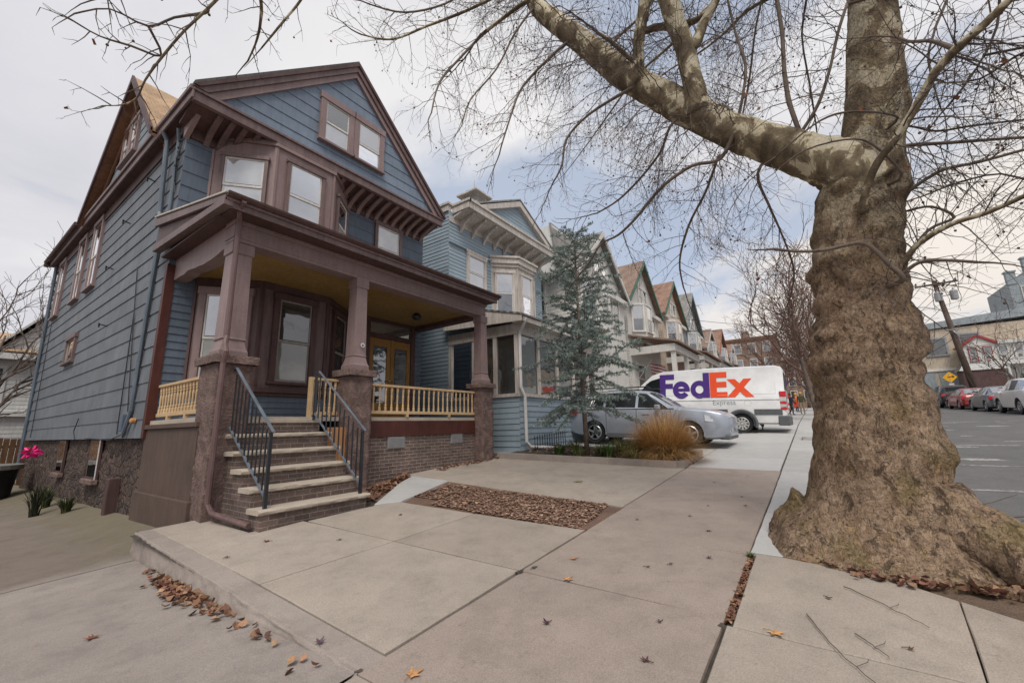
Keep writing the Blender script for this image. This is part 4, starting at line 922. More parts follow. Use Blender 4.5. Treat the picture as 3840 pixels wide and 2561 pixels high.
# ================================================================== PLANE TREE
GUIDES={'L1':[(5.25,-0.75,3.67,0.3074),(5.22,-0.56,4.0,0.287),(5.2,-0.36,4.18,0.2542),(5.17,-0.11,4.39,0.2337),(5.15,0.28,4.74,0.2156),(5.12,0.61,5.1,0.2167),(5.1,0.89,5.41,0.215),(5.08,1.18,5.77,0.2085),(5.05,1.55,6.21,0.1975),(5.03,1.83,6.65,0.1885),(5.0,2.14,7.13,0.1788),(4.98,2.47,7.62,0.1683),(4.95,2.76,8.07,0.1555),(4.93,2.93,8.54,0.1403),(4.9,2.99,9.01,0.1294)],'L2':[(5.0,0.66,5.11,0.1394),(4.96,0.68,5.53,0.1176),(4.92,0.72,6.03,0.11),(4.88,0.79,6.5,0.1169),(4.84,0.85,6.98,0.1192),(4.8,0.92,7.64,0.112)],'L2b':[(4.9,0.71,5.88,0.0568),(5.0,0.58,6.11,0.067),(5.1,0.51,6.38,0.0633),(5.2,0.35,6.7,0.0541),(5.3,0.23,7.05,0.0449)],'L3':[(4.95,1.32,5.85,0.0812),(4.94,1.28,6.39,0.0721),(4.93,1.2,6.75,0.0774),(4.91,1.09,7.16,0.0827),(4.9,1.01,7.53,0.0726)],'L3b':[(4.95,1.24,6.62,0.0466),(5.04,1.03,6.65,0.0463),(5.12,0.77,6.58,0.0455),(5.21,0.57,6.62,0.0402),(5.3,0.36,6.77,0.0351)],'L3c':[(4.95,1.36,6.25,0.031),(4.83,1.46,6.35,0.0309),(4.72,1.58,6.51,0.0258),(4.6,1.71,6.63,0.0207)],'U1':[(5.2,-0.27,4.56,0.0337),(5.22,-0.23,4.96,0.0346),(5.24,-0.24,5.4,0.0309),(5.26,-0.28,5.87,0.0314),(5.28,-0.29,6.32,0.0321),(5.3,-0.3,6.78,0.028)],'U2':[(5.1,-0.28,4.47,0.0247),(5.05,-0.46,4.69,0.0242),(5.0,-0.6,5.0,0.0199),(4.95,-0.71,5.32,0.0197),(4.9,-0.82,5.57,0.0195)],'U3':[(5.0,0.3,4.76,0.0264),(5.05,0.19,5.15,0.0222),(5.1,0.12,5.56,0.0226),(5.15,0.17,6.07,0.0187),(5.2,0.2,6.66,0.0193)],'U4':[(4.9,1.79,6.5,0.027),(5.07,1.57,6.87,0.0274),(5.23,1.22,7.2,0.0219),(5.4,0.98,7.65,0.0222)],'R1':[(4.95,-0.62,3.35,0.0473),(4.87,-0.66,3.52,0.043),(4.78,-0.77,3.73,0.042),(4.7,-0.92,3.88,0.0441),(4.62,-1.08,4.09,0.046),(4.53,-1.2,4.26,0.0479),(4.45,-1.32,4.34,0.0463),(4.37,-1.47,4.41,0.0415),(4.28,-1.62,4.49,0.0369),(4.2,-1.76,4.57,0.0327)],'R1b':[(4.5,-1.32,4.39,0.0282),(4.53,-1.22,4.55,0.0194),(4.57,-1.11,4.65,0.0167),(4.6,-1.07,4.73,0.0136)],'R2':[(5.2,-0.77,2.67,0.0434),(5.12,-0.85,2.84,0.0354),(5.03,-0.96,2.97,0.0345),(4.95,-1.16,3.06,0.0297),(4.87,-1.35,3.07,0.0283),(4.78,-1.55,3.11,0.0239),(4.7,-1.76,3.18,0.0199)],'R2b':[(5.2,-0.88,2.88,0.0252),(5.22,-1.08,3.14,0.0178),(5.25,-1.27,3.22,0.0175),(5.28,-1.15,3.38,0.0144),(5.3,-0.99,3.4,0.0148)],'R3':[(4.9,-0.79,2.64,0.0304),(4.88,-0.71,2.8,0.0275),(4.87,-0.62,2.98,0.0245),(4.85,-0.52,3.04,0.0249),(4.83,-0.3,3.03,0.0219),(4.82,-0.1,3.06,0.0188),(4.8,0.12,3.14,0.0193)],'R4':[(5.2,-0.99,3.55,0.022),(5.12,-1.13,3.6,0.0212),(5.04,-1.24,3.61,0.0206),(4.96,-1.43,3.56,0.0163),(4.88,-1.65,3.53,0.0154),(4.8,-1.84,3.49,0.0117)],'R5':[(5.25,-1.08,4.04,0.0262),(5.2,-1.24,3.96,0.0217),(5.15,-1.39,3.88,0.0209),(5.1,-1.58,3.79,0.0167),(5.05,-1.73,3.71,0.016),(5.0,-1.93,3.62,0.0122)],'R6':[(4.9,-0.99,4.17,0.0142),(4.84,-0.84,4.26,0.0144),(4.78,-0.65,4.32,0.0147),(4.72,-0.48,4.31,0.0148),(4.66,-0.29,4.21,0.0112),(4.6,-0.02,4.01,0.0114)],'R7':[(5.1,-0.82,2.74,0.0247),(5.03,-0.94,2.8,0.0206),(4.97,-1.09,2.76,0.0198),(4.9,-1.25,2.68,0.0158)],'R8':[(5.3,-1.14,4.26,0.0151),(5.27,-1.3,4.11,0.0146),(5.23,-1.51,4.04,0.014),(5.2,-1.81,3.94,0.0099)],'R9':[(4.9,-0.93,3.61,0.0174),(4.8,-0.76,3.94,0.0142),(4.7,-0.57,4.01,0.0108),(4.6,-0.26,3.98,0.011),(4.5,-0.04,3.83,0.0074)],'D1':[(5.0,0.5,4.43,0.0355),(5.09,0.82,4.52,0.0328),(5.17,1.22,4.42,0.0345),(5.26,1.61,4.16,0.0309),(5.34,1.9,4.03,0.0267),(5.43,2.2,4.01,0.0222),(5.51,2.42,3.83,0.0228),(5.6,2.65,3.7,0.0176)],'D2':[(5.0,0.52,4.46,0.0267),(5.3,0.74,4.24,0.0237),(5.6,1.04,3.99,0.0254),(5.9,1.26,3.65,0.0214),(6.2,1.31,3.36,0.0166)],'D3':[(5.2,0.17,4.21,0.0263),(5.53,0.12,3.95,0.0227),(5.85,0.04,3.66,0.0187),(6.17,-0.02,3.3,0.0193),(6.5,0.06,3.05,0.0152)],'D4':[(5.0,1.0,5.1,0.0289),(5.15,1.19,4.9,0.025),(5.3,1.52,4.73,0.0262),(5.45,1.9,4.61,0.0221),(5.6,2.3,4.6,0.0175)],'D5':[(4.95,1.54,5.84,0.0364),(4.94,2.06,5.75,0.0272),(4.93,2.41,5.52,0.0278),(4.91,2.5,5.12,0.0221),(4.9,2.65,4.9,0.0167)],'D6':[(4.9,2.31,7.09,0.0404),(4.7,2.51,6.78,0.0284),(4.5,2.86,6.34,0.0282),(4.3,2.93,5.8,0.0217),(4.1,2.99,5.15,0.0156)],'D7':[(4.9,2.93,8.34,0.0442),(4.53,3.51,7.79,0.0375),(4.15,3.74,7.12,0.0298),(3.77,3.83,6.41,0.0225),(3.4,3.6,5.54,0.0152)],'D8':[(4.85,2.82,8.04,0.0309),(4.59,3.04,7.45,0.024),(4.32,3.2,6.7,0.023),(4.06,3.49,6.14,0.0168),(3.8,3.43,5.51,0.0105)],'D9':[(4.9,3.04,8.78,0.0516),(4.38,3.75,8.24,0.038),(3.85,4.21,7.73,0.0305),(3.33,4.38,7.14,0.0228),(2.8,4.35,6.74,0.0157)],'D10':[(4.5,3.56,8.77,0.0322),(3.97,3.94,8.08,0.0245),(3.43,4.24,7.62,0.0232),(2.9,4.34,7.33,0.0162)],'D11':[(5.6,-0.24,7.01,0.0248),(5.8,-0.05,6.63,0.0206),(6.0,0.12,6.06,0.0211),(6.2,0.32,5.53,0.0163)],'D12':[(5.6,-0.62,6.72,0.0236),(5.8,-0.5,6.2,0.0193),(6.0,-0.5,5.58,0.0195),(6.2,-0.5,5.08,0.0148)],'D13':[(4.6,-1.7,4.87,0.0186),(4.67,-1.63,4.55,0.0156),(4.73,-1.48,4.28,0.0128),(4.8,-1.3,4.08,0.0132)],'D14':[(5.4,-1.65,5.73,0.0232),(5.4,-1.51,5.29,0.0193),(5.4,-1.4,4.95,0.0154),(5.4,-1.4,4.39,0.0113)],'D15':[(4.6,-1.81,4.21,0.0175),(4.73,-1.7,4.27,0.0155),(4.87,-1.53,4.26,0.0131),(5.0,-1.36,4.41,0.0104)],'D16':[(5.2,-1.86,3.31,0.0159),(5.27,-1.62,3.53,0.0135),(5.33,-1.37,3.57,0.0143),(5.4,-1.14,3.55,0.0112)],'G1':[(1.36,3.6,6.36,0.0447),(1.17,3.73,5.67,0.0317),(1.03,3.85,5.23,0.0204),(0.88,3.97,4.86,0.0165),(0.79,4.1,4.6,0.0162),(0.73,4.22,4.39,0.0129),(0.72,4.35,4.28,0.0098),(0.66,4.47,4.23,0.0098),(0.56,4.6,4.22,0.0065)],'G2':[(1.37,3.6,6.26,0.0297),(1.35,3.8,5.72,0.0148),(1.45,4.0,5.59,0.0154),(1.51,4.2,5.46,0.0119),(1.52,4.4,5.32,0.0081)],'G3':[(1.88,3.6,6.81,0.0335),(1.81,3.75,6.26,0.0206),(1.77,3.9,5.99,0.0123),(1.68,4.05,5.73,0.0122),(1.56,4.2,5.39,0.008)],'G4':[(1.0,4.0,5.17,0.0138),(0.82,4.08,5.01,0.01),(0.68,4.15,4.84,0.0097),(0.45,4.22,4.85,0.0062),(0.28,4.3,4.7,0.006)],'G5':[(0.82,4.3,4.75,0.0102),(0.63,4.37,4.74,0.0099),(0.45,4.43,4.72,0.0064),(0.3,4.5,4.78,0.0063)],'G6':[(1.36,3.6,6.31,0.0298),(0.83,3.73,5.36,0.0161),(0.5,3.87,4.85,0.0089),(0.33,4.0,4.66,0.0057)]}
tree = thing('plane_tree', 'huge plane tree with lumpy mottled trunk and bare spreading branches, growing through the pavement', 'tree', (5.35, -.4, .25))
TP = [(-.2, -.28, 1.02), (.27, -.28, .90), (.41, -.30, .69), (.57, -.33, .605), (.72, -.365, .55), (.88, -.375, .515), (1.12, -.41, .487), (1.28, -.415, .468), (1.45, -.42, .443), (1.7, -.43, .418), (1.95, -.445, .415), (2.12, -.46, .415), (2.34, -.48, .382), (2.74, -.53, .352), (3.0, -.55, .352), (3.46, -.62, .365), (3.74, -.67, .36), (4.0, -.76, .31), (4.35, -.87, .262), (4.8, -.96, .25), (5.3, -1.02, .229), (5.8, -1.08, .205), (7.2, -1.2, .17), (9.0, -1.5, .12)]
def tprof(z):
    for (z0, y0, r0), (z1, y1, r1) in zip(TP, TP[1:]):
        if z <= z1: t = (z - z0) / (z1 - z0); return y0 + (y1 - y0) * t, r0 + (r1 - r0) * t
    return TP[-1][1:]
BUMPS = [(2.2, -1.45, .10, .30), (1.55, -1.5, .07, .3), (2.95, 1.9, .06, .3), (3.3, 1.7, .05, .2), (1.95, 2.3, .05, .3), (1.12, -1.6, .06, .25), (3.62, -1.9, .05, .2), (2.55, -2.4, .05, .2), (3.05, -2.8, .05, .16), (4.55, -1.4, .05, .2), (.5, 1.75, .12, .22), (.42, 2.3, .1, .2), (.45, -2.0, .12, .3)]
def trunkf(u, v):
    z = -.1 + 9.0 * (u ** 1.5); th = 2 * math.pi * v; cyy_, r = tprof(z)
    c, s = math.cos(th), math.sin(th)
    q = V((c, s, 0))
    fold = noise.noise((c * .9 + 3, s * .9, z * 5.6 + .7 * noise.noise((c, s, z)))); fold = abs(fold) * 2 - .35
    ampf = .045 * max(0, 1 - abs(z - 2.6) / 1.5) + .016
    d = ampf * fold + .03 * noise.noise((c * 1.8, s * 1.8, z * 2.2)) + .016 * noise.noise((c * 5, s * 5, z * 7)) + .008 * noise.noise((c * 13, s * 13, z * 17))
    if z > 4: d *= .45
    fl = max(0, 1.0 - z / .95)
    lob = .5 + .5 * math.sin(th * 5 + .8 + .6 * noise.noise((c, s, 2))); d += fl ** 2 * (.17 * (1 - abs(math.sin(th * 2.5 + .4 + .5 * noise.noise((c, s, 2)))) ** .7) - .07) + fl * .04 * noise.noise((c * 4, s * 4, z * 5))
    for bz, bt, ba, bw in BUMPS:
        dt = (th - bt + math.pi) % (2 * math.pi) - math.pi
        e2 = (dt * .42 / bw) ** 2 + ((z - bz) / (bw * .55)) ** 2
        if e2 < 6: d += ba * math.exp(-e2)
    r += d
    return (5.35 + c * r - .005 * z, cyy_ + s * r, z)
mb = MB(); mb.grid(trunkf, 230, 110, close=True); mb.build('trunk', M['bark'], tree, smooth=True)
def lumpy(pts, rads, m, name, amp=.16, n=20, sub=5, seed=0):
    """smooth irregular limb along a polyline"""
    pts = [V(p) for p in pts]; out = []; rr = []
    for i in range(len(pts) - 1):
        p0 = pts[max(i - 1, 0)]; p1 = pts[i]; p2 = pts[i + 1]; p3 = pts[min(i + 2, len(pts) - 1)]
        for k in range(sub):
            t = k / sub
            out.append(.5 * ((2 * p1) + (p2 - p0) * t + (2 * p0 - 5 * p1 + 4 * p2 - p3) * t * t + (3 * p1 - p0 - 3 * p2 + p3) * t ** 3)); rr.append(rads[i] + (rads[i + 1] - rads[i]) * t)
    out.append(pts[-1]); rr.append(rads[-1])
    mb = MB(); mb.tube(out, rr, n)
    for i, p in enumerate(mb.v):
        j = min(i // n, len(out) - 1); c = out[j]; d = V(p) - c; f = 1.4 / max(rr[j], .05)
        q = noise.noise((p[0] * f + seed, p[1] * f, p[2] * f)) + .5 * noise.noise((p[0] * f * 2.5, p[1] * f * 2.5, p[2] * f * 2.5))
        mb.v[i] = tuple(c + d * (1 + amp * q))
    return mb.build(name, m, tree, smooth=True), out, rr
POLY = {}
def nearest(p, keys):
    best = None
    for k in keys:
        for q in POLY[k][0]:
            d = (q - p).length
            if best is None or d < best[0]: best = (d, q)
    return best
for k, gd in GUIDES.items():
    kk = .62 if k[0] == 'D' else .9 if k == 'L1' else (.74 if k[0] in 'RU' else 1.0)
    pts = [V(q[:3]) for q in gd]; rads = [q[3] * kk for q in gd]
    if k == 'G1':
        pre = [(4.9, 2.9, 9.0), (4.1, 3.2, 9.3), (3.0, 3.4, 8.6), (2.0, 3.5, 7.3)]; pts = [V(q) for q in pre] + pts; rads = [.12, .09, .06, .035] + [q_ * .62 for q_ in rads]
    elif k[0] in 'DG' or len(k) == 3:
        b = nearest(pts[0], POLY)
        if b and .02 < b[0] < 1.6: pts = [b[1]] + pts; rads = [rads[0] * 1.05] + rads
    elif k in ('R2', 'R4', 'R5', 'R6', 'R7', 'R8', 'R9', 'R3'):
        z = pts[0].z; a = tprof(z); d = V((5.35, a[0], z)) - pts[0]; pts = [pts[0] + d * .35] + pts; rads = [rads[0] * 1.15] + rads
    big = rads[0] > .06
    nm = 'limb' if k == 'L1' else 'branch'
    if max(rads) > .0155:
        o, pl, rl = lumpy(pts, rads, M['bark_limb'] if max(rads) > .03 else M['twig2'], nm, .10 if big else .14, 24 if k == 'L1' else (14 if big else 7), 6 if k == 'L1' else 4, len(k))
    else:
        o, pl, rl = lumpy(pts, rads, M['twig'], 'branch', .1, 5, 3)
    POLY[k] = (pl, rl)
# high limbs above the picture that carry the hanging twigs
r = random.Random(11)
for i in range(9):
    az = [42, 100, 78, 130, 170, 215, 255, 295, 335][i]; z0 = 6.5 + .22 * i; hr_ = .036 if i in (0, 2) else .085
    a = tprof(z0); p = V((5.3, a[0], z0)); d = V((math.cos(R(az)), math.sin(R(az)), .75)).normalized(); pts = [p]; rads = [hr_]
    for k in range(8):
        d = (d + V((r.uniform(-.2, .2), r.uniform(-.2, .2), -.10 + r.uniform(-.1, .08)))).normalized(); pts.append(pts[-1] + d * .62); rads.append(hr_ * (1 - .1 * (k + 1)))
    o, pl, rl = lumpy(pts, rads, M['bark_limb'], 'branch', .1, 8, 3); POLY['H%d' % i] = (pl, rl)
TW = MB(); SB = MB(); DL = MB(); cnt = [0]
def perp(d, r):
    q = V((r.gauss(0, 1), r.gauss(0, 1), r.gauss(0, 1))); q -= d * q.dot(d); return q.normalized() if q.length > 1e-4 else d.orthogonal().normalized()
def grow(p, d, L, rad, lev, r, droop):
    seg = (.085, .06, .045, .04)[lev]; ns = max(3, int(L / seg)); pts = [p]; rads = [rad]; q = p; ch = []
    side = perp(d, r)
    for i in range(ns):
        zz = side * ((-1) ** i) * .16
        d = (d + zz + perp(d, r) * .13 + V((0, 0, -droop * (1 if i < ns * .7 else -.5)))).normalized()
        q = q + d * (L / ns); pts.append(q); rads.append(max(.0012, rad * (1 - .75 * (i + 1) / ns)))
        if lev < 3 and i > 0 and r.random() < (.8, .66, .45)[lev]:
            ch.append((q, d, 1 - i / ns))
    TW.tube(pts, rads, 4 if lev < 1 else 3, cap=False); cnt[0] += 1
    if lev >= 1 and r.random() < .06:
        s = .008 + r.random() * .005; e_ = pts[-1] + V((0, 0, -.02)); SB.lathe(e_ - V((0, 0, s)), [(.2 * s, 0), (.85 * s, .4 * s), (s, s), (.8 * s, 1.6 * s), (.15 * s, 2 * s)], 5)
    if lev >= 1 and r.random() < .018:
        c_ = r.choice([(.20, .07, .03), (.16, .06, .03), (.28, .12, .05)]); w_ = .016 + .016 * r.random(); a_ = perp(d, r) * w_; b_ = V((0, 0, -w_ * 1.3)); t_ = pts[-1]
        DL.face([t_, t_ + a_ + b_ * .5, t_ + b_ + a_ * .3 + d * .01, t_ - a_ * .7 + b_ * .6], c_)
    for (q, dd, f) in ch:
        nd = (dd * r.uniform(.5, 1.0) + perp(dd, r) * r.uniform(.6, 1.0) + V((0, 0, -.15))).normalized()
        l2 = L * r.uniform(.35, .62) * (.45 + .6 * f)
        if l2 > .04: grow(q, nd, l2, max(.0014, rad * .55), lev + 1, r, droop * .8)
r = random.Random(21)
DEN = {'L1': (40, 1.05), 'L2': (5, .7), 'L3': (5, .6), 'L2b': (4, .6), 'G1': (26, .42), 'G2': (10, .36), 'G3': (10, .36), 'G4': (9, .26), 'G5': (8, .24), 'G6': (9, .3), 'R3': (3, .22), 'R7': (4, .3), 'R1': (12, .7), 'R2': (9, .6), 'R4': (9, .6), 'R5': (9, .6), 'R6': (4, .3), 'R8': (6, .5), 'R9': (3, .3), 'D7': (15, .7), 'D8': (12, .65), 'D9': (16, .62), 'D10': (15, .55), 'D6': (13, .68), 'D5': (9, .62), 'D1': (12, .65), 'D2': (11, .7), 'D3': (10, .6), 'D4': (10, .65)}
for k, (pl, rl) in POLY.items():
    nb, L = DEN.get(k, (8, .6)); nb, L = (int(nb * 1.9), L * 1.25) if k[0] not in 'GH' else (nb, L)
    if k[0] == 'H': nb, L = 13, 1.3
    for i in range(nb):
        lo = .12 if k not in ('L1', 'G1', 'R1') else .3
        t = lo + (1 - lo) * (i + r.random() * .9) / nb; j = min(len(pl) - 2, int(t * (len(pl) - 1))); d = (pl[j + 1] - pl[j]).normalized()
        pr = perp(d, r)
        if k == 'L1' and pr.z > .2: pr.z *= -.6
        nd = (d * r.uniform(.2, .8) + pr + V((0, 0, -.25 if k != 'H' else -.5))).normalized()
        ls = L * r.uniform(.6, 1.25) * (1.1 - .4 * t)
        grow(pl[j] + nd * rl[j] * .6, nd, ls, min(.007, .0036 + rl[j] * .1) if k[0] != 'G' else .0055, 0, r, .05)
    d = (pl[-1] - pl[-2]).normalized()
    if rl[-1] < .03: grow(pl[-1], d, L * .8, rl[-1], 0, r, .04)
t_ = TW.build('twigs', M['twig'], tree); t_['kind'] = 'stuff'
s_ = SB.build('seed_balls', M['twig'], tree); s_['kind'] = 'stuff'
l_ = DL.build('withered_leaves', M['leaf'], tree); l_['kind'] = 'stuff'
# surface roots spreading towards the kerb
for pts, rads in (([(5.15, -.65, .62), (4.98, -.95, .46), (4.82, -1.15, .33), (4.66, -1.3, .24), (4.45, -1.5, .13)], [.36, .27, .20, .15, .09]),
                  ([(4.9, -.15, .42), (4.74, -.3, .30), (4.67, -.6, .27), (4.55, -.9, .245), (4.42, -1.25, .2)], [.14, .07, .055, .045, .03]),
                  ([(5.5, -.8, .55), (5.45, -1.05, .40), (5.5, -1.25, .3)], [.3, .2, .1]),
                  ([(5.35, .15, .55), (5.36, .38, .40), (5.38, .52, .29)], [.26, .16, .07])):
    lumpy(pts, rads, M['bark'], 'root', .22, 18, 6, 3)

# ================================================================== BARE TREES FURTHER AWAY
def bare_tree(name, label, x, y, zb, h, spread, lean, seed, nl=7, col_=None, group=None, trunkr=.12, tw=.010, dens=1.0, trunkm='twig2'):
    r = random.Random(seed); t = thing(name, label, 'tree', (x, y, zb), 0, group)
    mb = MB(); cr = MB(); p = V((x, y, zb)); pts = [p]; rads = [trunkr]; d = V((lean[0], lean[1], 1)).normalized()
    for i in range(8): d = (d + V((r.uniform(-.12, .12), r.uniform(-.12, .12), .05))).normalized(); pts.append(pts[-1] + d * h * .75 / 8); rads.append(trunkr * (1 - .8 * (i + 1) / 8))
    mb.tube(pts, rads, 8)
    def g_(p, d, L, rad, lev):
        ns = max(3, int(L / (.3 if lev < 2 else .16))); q = p; ps = [p]; rs = [rad]
        for i in range(ns):
            d = (d + perp(d, r) * .2 + V((0, 0, .05))).normalized(); q = q + d * (L / ns); ps.append(q); rs.append(max(tw * .45, rad * (1 - .7 * (i + 1) / ns)))
            if lev < 3 and r.random() < (.75, .6, .4)[lev] * dens:
                g_(q, (d * .8 + perp(d, r) * .8 + V((0, 0, .12))).normalized(), L * r.uniform(.3, .6), max(tw * .5, rad * .55), lev + 1)
        cr.tube(ps, rs, 3 if lev > 0 else 5, cap=False)
    for i in range(nl):
        f = .3 + .7 * i / nl; j = min(7, int(f * 8)); az = i * 2.4 + r.uniform(-.4, .4)
        d = V((math.cos(az) * spread, math.sin(az) * spread, 1.0)).normalized()
        g_(pts[j], d, h * r.uniform(.4, .62), rads[j] * .65, 0)
    mb.build('trunk', M[trunkm], t, smooth=True); c = cr.build('crown', M['twig' if not col_ else col_], t); return t
M['twig_red'] = flat('reddish_twigs', (.14, .085, .065), .85, var=.35)
bare_tree('bare_tree', 'bare street tree with forked trunk behind the delivery van, nearest of the far pavement trees', 27, -.1, S(27, 0), 8.5, 1.0, (.0, .22), 31, 9, 'twig_red', trunkr=.14, tw=.016)
bare_tree('bare_tree', 'bare twiggy street tree seen between the big trunk and the van roof', 33, -.3, S(33, 0), 8.5, .9, (0, .05), 32, 9, 'twig_red', trunkr=.14, tw=.018)
bare_tree('bare_tree', 'bare street tree far down the near pavement beyond the walkers', 44, -.2, S(44, 0), 9, .9, (0, .0), 33, 8, 'twig_red', trunkr=.16, tw=.022)
bare_tree('bare_tree', 'bare tree beyond the van, left of the walkers', 54, 2.6, S(54, 2), 9, 1.0, (0, .0), 36, 9, 'twig_red', trunkr=.16, tw=.03, dens=1.0)
bare_tree('bare_tree', 'hazy bare tree closing the pavement behind the walkers', 66, .6, S(58, 0), 10, 1.0, (0, .0), 37, 9, 'twig_red', trunkr=.18, tw=.04, dens=1.0)
bare_tree('bare_tree', 'bare tree in the back garden left of the blue house wall', .9, 22.5, -.2, 7.0, .95, (-.05, 0), 34, 9, 'twig', trunkr=.13, tw=.014, dens=1.1)
bare_tree('bare_tree', 'dark bare tree in front of the white terrace across the street', 46, -12.5, ROAD(46, 0) + .1, 6.0, .9, (0, .1), 35, 8, 'twig', trunkr=.11, tw=.02)

# ================================================================== BLUE CONIFER, GRASS CLUMP, ISLAND
cx_, cy_, cz_ = 9.35, 4.5, .86
con = thing('blue_conifer', 'slender blue-green conifer with drooping sparse branches by the light blue house', 'tree', (cx_, cy_, cz_))
r = random.Random(5); mb = MB(); mb.tube([(cx_, cy_, cz_ - .1), (cx_ + .02, cy_ + .03, cz_ + 1.2), (cx_ - .03, cy_, cz_ + 3), (cx_, cy_ + .04, cz_ + 5.6)], [.065, .055, .04, .008], 8); mb.build('trunk', M['twig2'], con, smooth=True)
br = MB(); nd = MB()
def needle_tuft(p, d, L, r, n_=7):
    for _ in range(n_):
        t = r.random(); c = p + d * L * t; s = (d * .45 + perp(d, r)).normalized() * r.uniform(.035, .075); wv = perp(s.normalized(), r) * .0095
        k = r.random(); cc = (.15 + .13 * k, .205 + .14 * k, .18 + .135 * k) if r.random() > .25 else (.31, .36, .34)
        nd.face([c - wv, c + wv, c + s + wv * .3, c + s - wv * .3], cc)
for i in range(150):
    u = i / 150; z = .85 + 4.7 * u; f = 1 - z / 5.75; az = i * 2.399 + r.uniform(-.5, .5)
    L = (.22 + 1.75 * f ** .62 * (1 - .55 * max(0, .75 - z))) * r.uniform(.5, 1.2)
    if z < 1.5: L *= .75
    p = V((cx_, cy_, cz_ + z)); el = r.uniform(.1, .75) if z > 1.6 else r.uniform(-.25, .3); d = V((math.cos(az), math.sin(az), el)).normalized(); q = p; ps = [p]; ns = max(4, int(L / .11)); dr_ = r.uniform(.02, .085)
    for k in range(ns):
        d = (d + V((0, 0, -dr_ * (1 if k < ns * .75 else -.6))) + perp(d, r) * .10).normalized(); q2 = q + d * L / ns; ps.append(q2)
        if k > 0:
            for s in (-1, 1):
                if r.random() < .62:
                    sd_ = (d * .75 + d.cross(V((0, 0, 1))).normalized() * s * r.uniform(.4, 1.0) + V((0, 0, r.uniform(-.75, .25)))).normalized(); sl = r.uniform(.10, .30) * (1.1 - .5 * k / ns) * (.6 + .5 * f)
                    br.tube([q2, q2 + sd_ * sl * .5, q2 + sd_ * sl + V((0, 0, -.03))], [.004, .003, .0015], 3, cap=False)
                    m2 = max(2, int(sl / .05))
                    for m_ in range(m2): needle_tuft(q2 + sd_ * sl * m_ / m2, sd_, sl / m2, r, 8)
        needle_tuft(q, d, L / ns, r, 15 if k > 0 else 4); q = q2
    br.tube(ps, [.012 * (1 - .85 * k / ns) for k in range(ns + 1)], 4, cap=False)
b_ = br.build('branches', M['twig2'], con); b_ = nd.build('needles', M['needle'], con)
LC = [(.22, .12, .075), (.17, .088, .058), (.29, .165, .10), (.14, .075, .055), (.34, .21, .125), (.23, .11, .08)]
def leaf_scrap(mb, x, y, z, s, r, cols, fl=1.0):
    a = r.uniform(0, 6.283); tl = r.uniform(-.7, .7) * fl; tr = r.uniform(-.7, .7) * fl; c = r.choice(cols); c = sc3(c, r.uniform(.75, 1.3)); M_ = Matrix.Rotation(a, 3, 'Z') @ Matrix.Rotation(tl, 3, 'X') @ Matrix.Rotation(tr, 3, 'Y')
    P_ = lambda u, v, w: V((x, y, z)) + M_ @ V((u * s, v * s, w * s)); cu = r.uniform(.15, .6) * fl
    mb.face([P_(-.5, -.1, cu * .5), P_(-.1, -.5, .1), P_(.05, 0, 0), P_(-.15, .45, .1)], c); mb.face([P_(.05, 0, 0), P_(-.1, -.5, .1), P_(.3, -.35, cu * .4), P_(.62, .02, cu)], c); mb.face([P_(.05, 0, 0), P_(.62, .02, cu), P_(.3, .38, cu * .4), P_(-.15, .45, .1)], c)
# planting island with a concrete kerb
def kerbrun(name, label, pts, w_, zt, zb, m):
    mb = MB()
    for (a, b) in zip(pts, pts[1:]):
        a = V((*a, 0)); b = V((*b, 0)); d = (b - a).normalized(); n_ = V((-d.y, d.x, 0)) * w_ / 2; a = a - d * .0; k = 6
        for i in range(k):
            p = a.lerp(b, i / k); q = a.lerp(b, (i + 1) / k); za, zb_ = S(p.x, p.y), S(q.x, q.y)
            mb.hexa([(p - n_).to_tuple()[:2] + (za - .1,), (q - n_).to_tuple()[:2] + (zb_ - .1,), (q + n_).to_tuple()[:2] + (zb_ - .1,), (p + n_).to_tuple()[:2] + (za - .1,),
                     (p - n_ * .9).to_tuple()[:2] + (za + zt,), (q - n_ * .9).to_tuple()[:2] + (zb_ + zt,), (q + n_ * .9).to_tuple()[:2] + (zb_ + zt,), (p + n_ * .9).to_tuple()[:2] + (za + zt,)])
    o = mb.build(name, m); o['kind'] = 'structure'; return o
kerbrun('island_kerb', '', [(8.66, 6.6), (9.12, 2.42)], .16, .13, 0, M['conc_grey'])
kerbrun('island_kerb', '', [(9.1, 2.36), (11.2, 2.42)], .16, .12, 0, M['conc_grey'])
def bedf(u, v):
    y = 2.4 + 4.2 * v; xa = 8.66 + (6.6 - y) * .11 + .03; x = xa + (11.2 - xa) * u; return (x, y, S(x, y) + .07 + .03 * noise.noise((x * 3, y * 3, 1)))
mb = MB(); mb.grid(bedf, 12, 16); struct('planting_bed', mb, M['soil'])
sheet('neighbour_drive', 0, 0, 0, 0, lambda x, y: S(x, y) - .008, M['conc_new'], 0, 0, [11.0, 13, 15, 18, 22], [2.28, 4, 6, 8.5])
sheet('front_gardens', 0, 0, 0, 0, lambda x, y: S(x, y) - .02, M['dirt'], 0, 0, [8.4, 12, 16, 22, 30, 40, 60], [2.28, 5, 7.4, 12, 20])
def litter_(nm, n):
    r = random.Random(55); mb = MB()
    for _ in range(n): x, y = r.uniform(9.2, 11.1), r.uniform(2.5, 6.3); leaf_scrap(mb, x, y, S(x, y) + .085 + .02 * r.random(), r.uniform(.03, .07), r, LC)
    return mb.build(nm, M['leaf'])
r = random.Random(8)
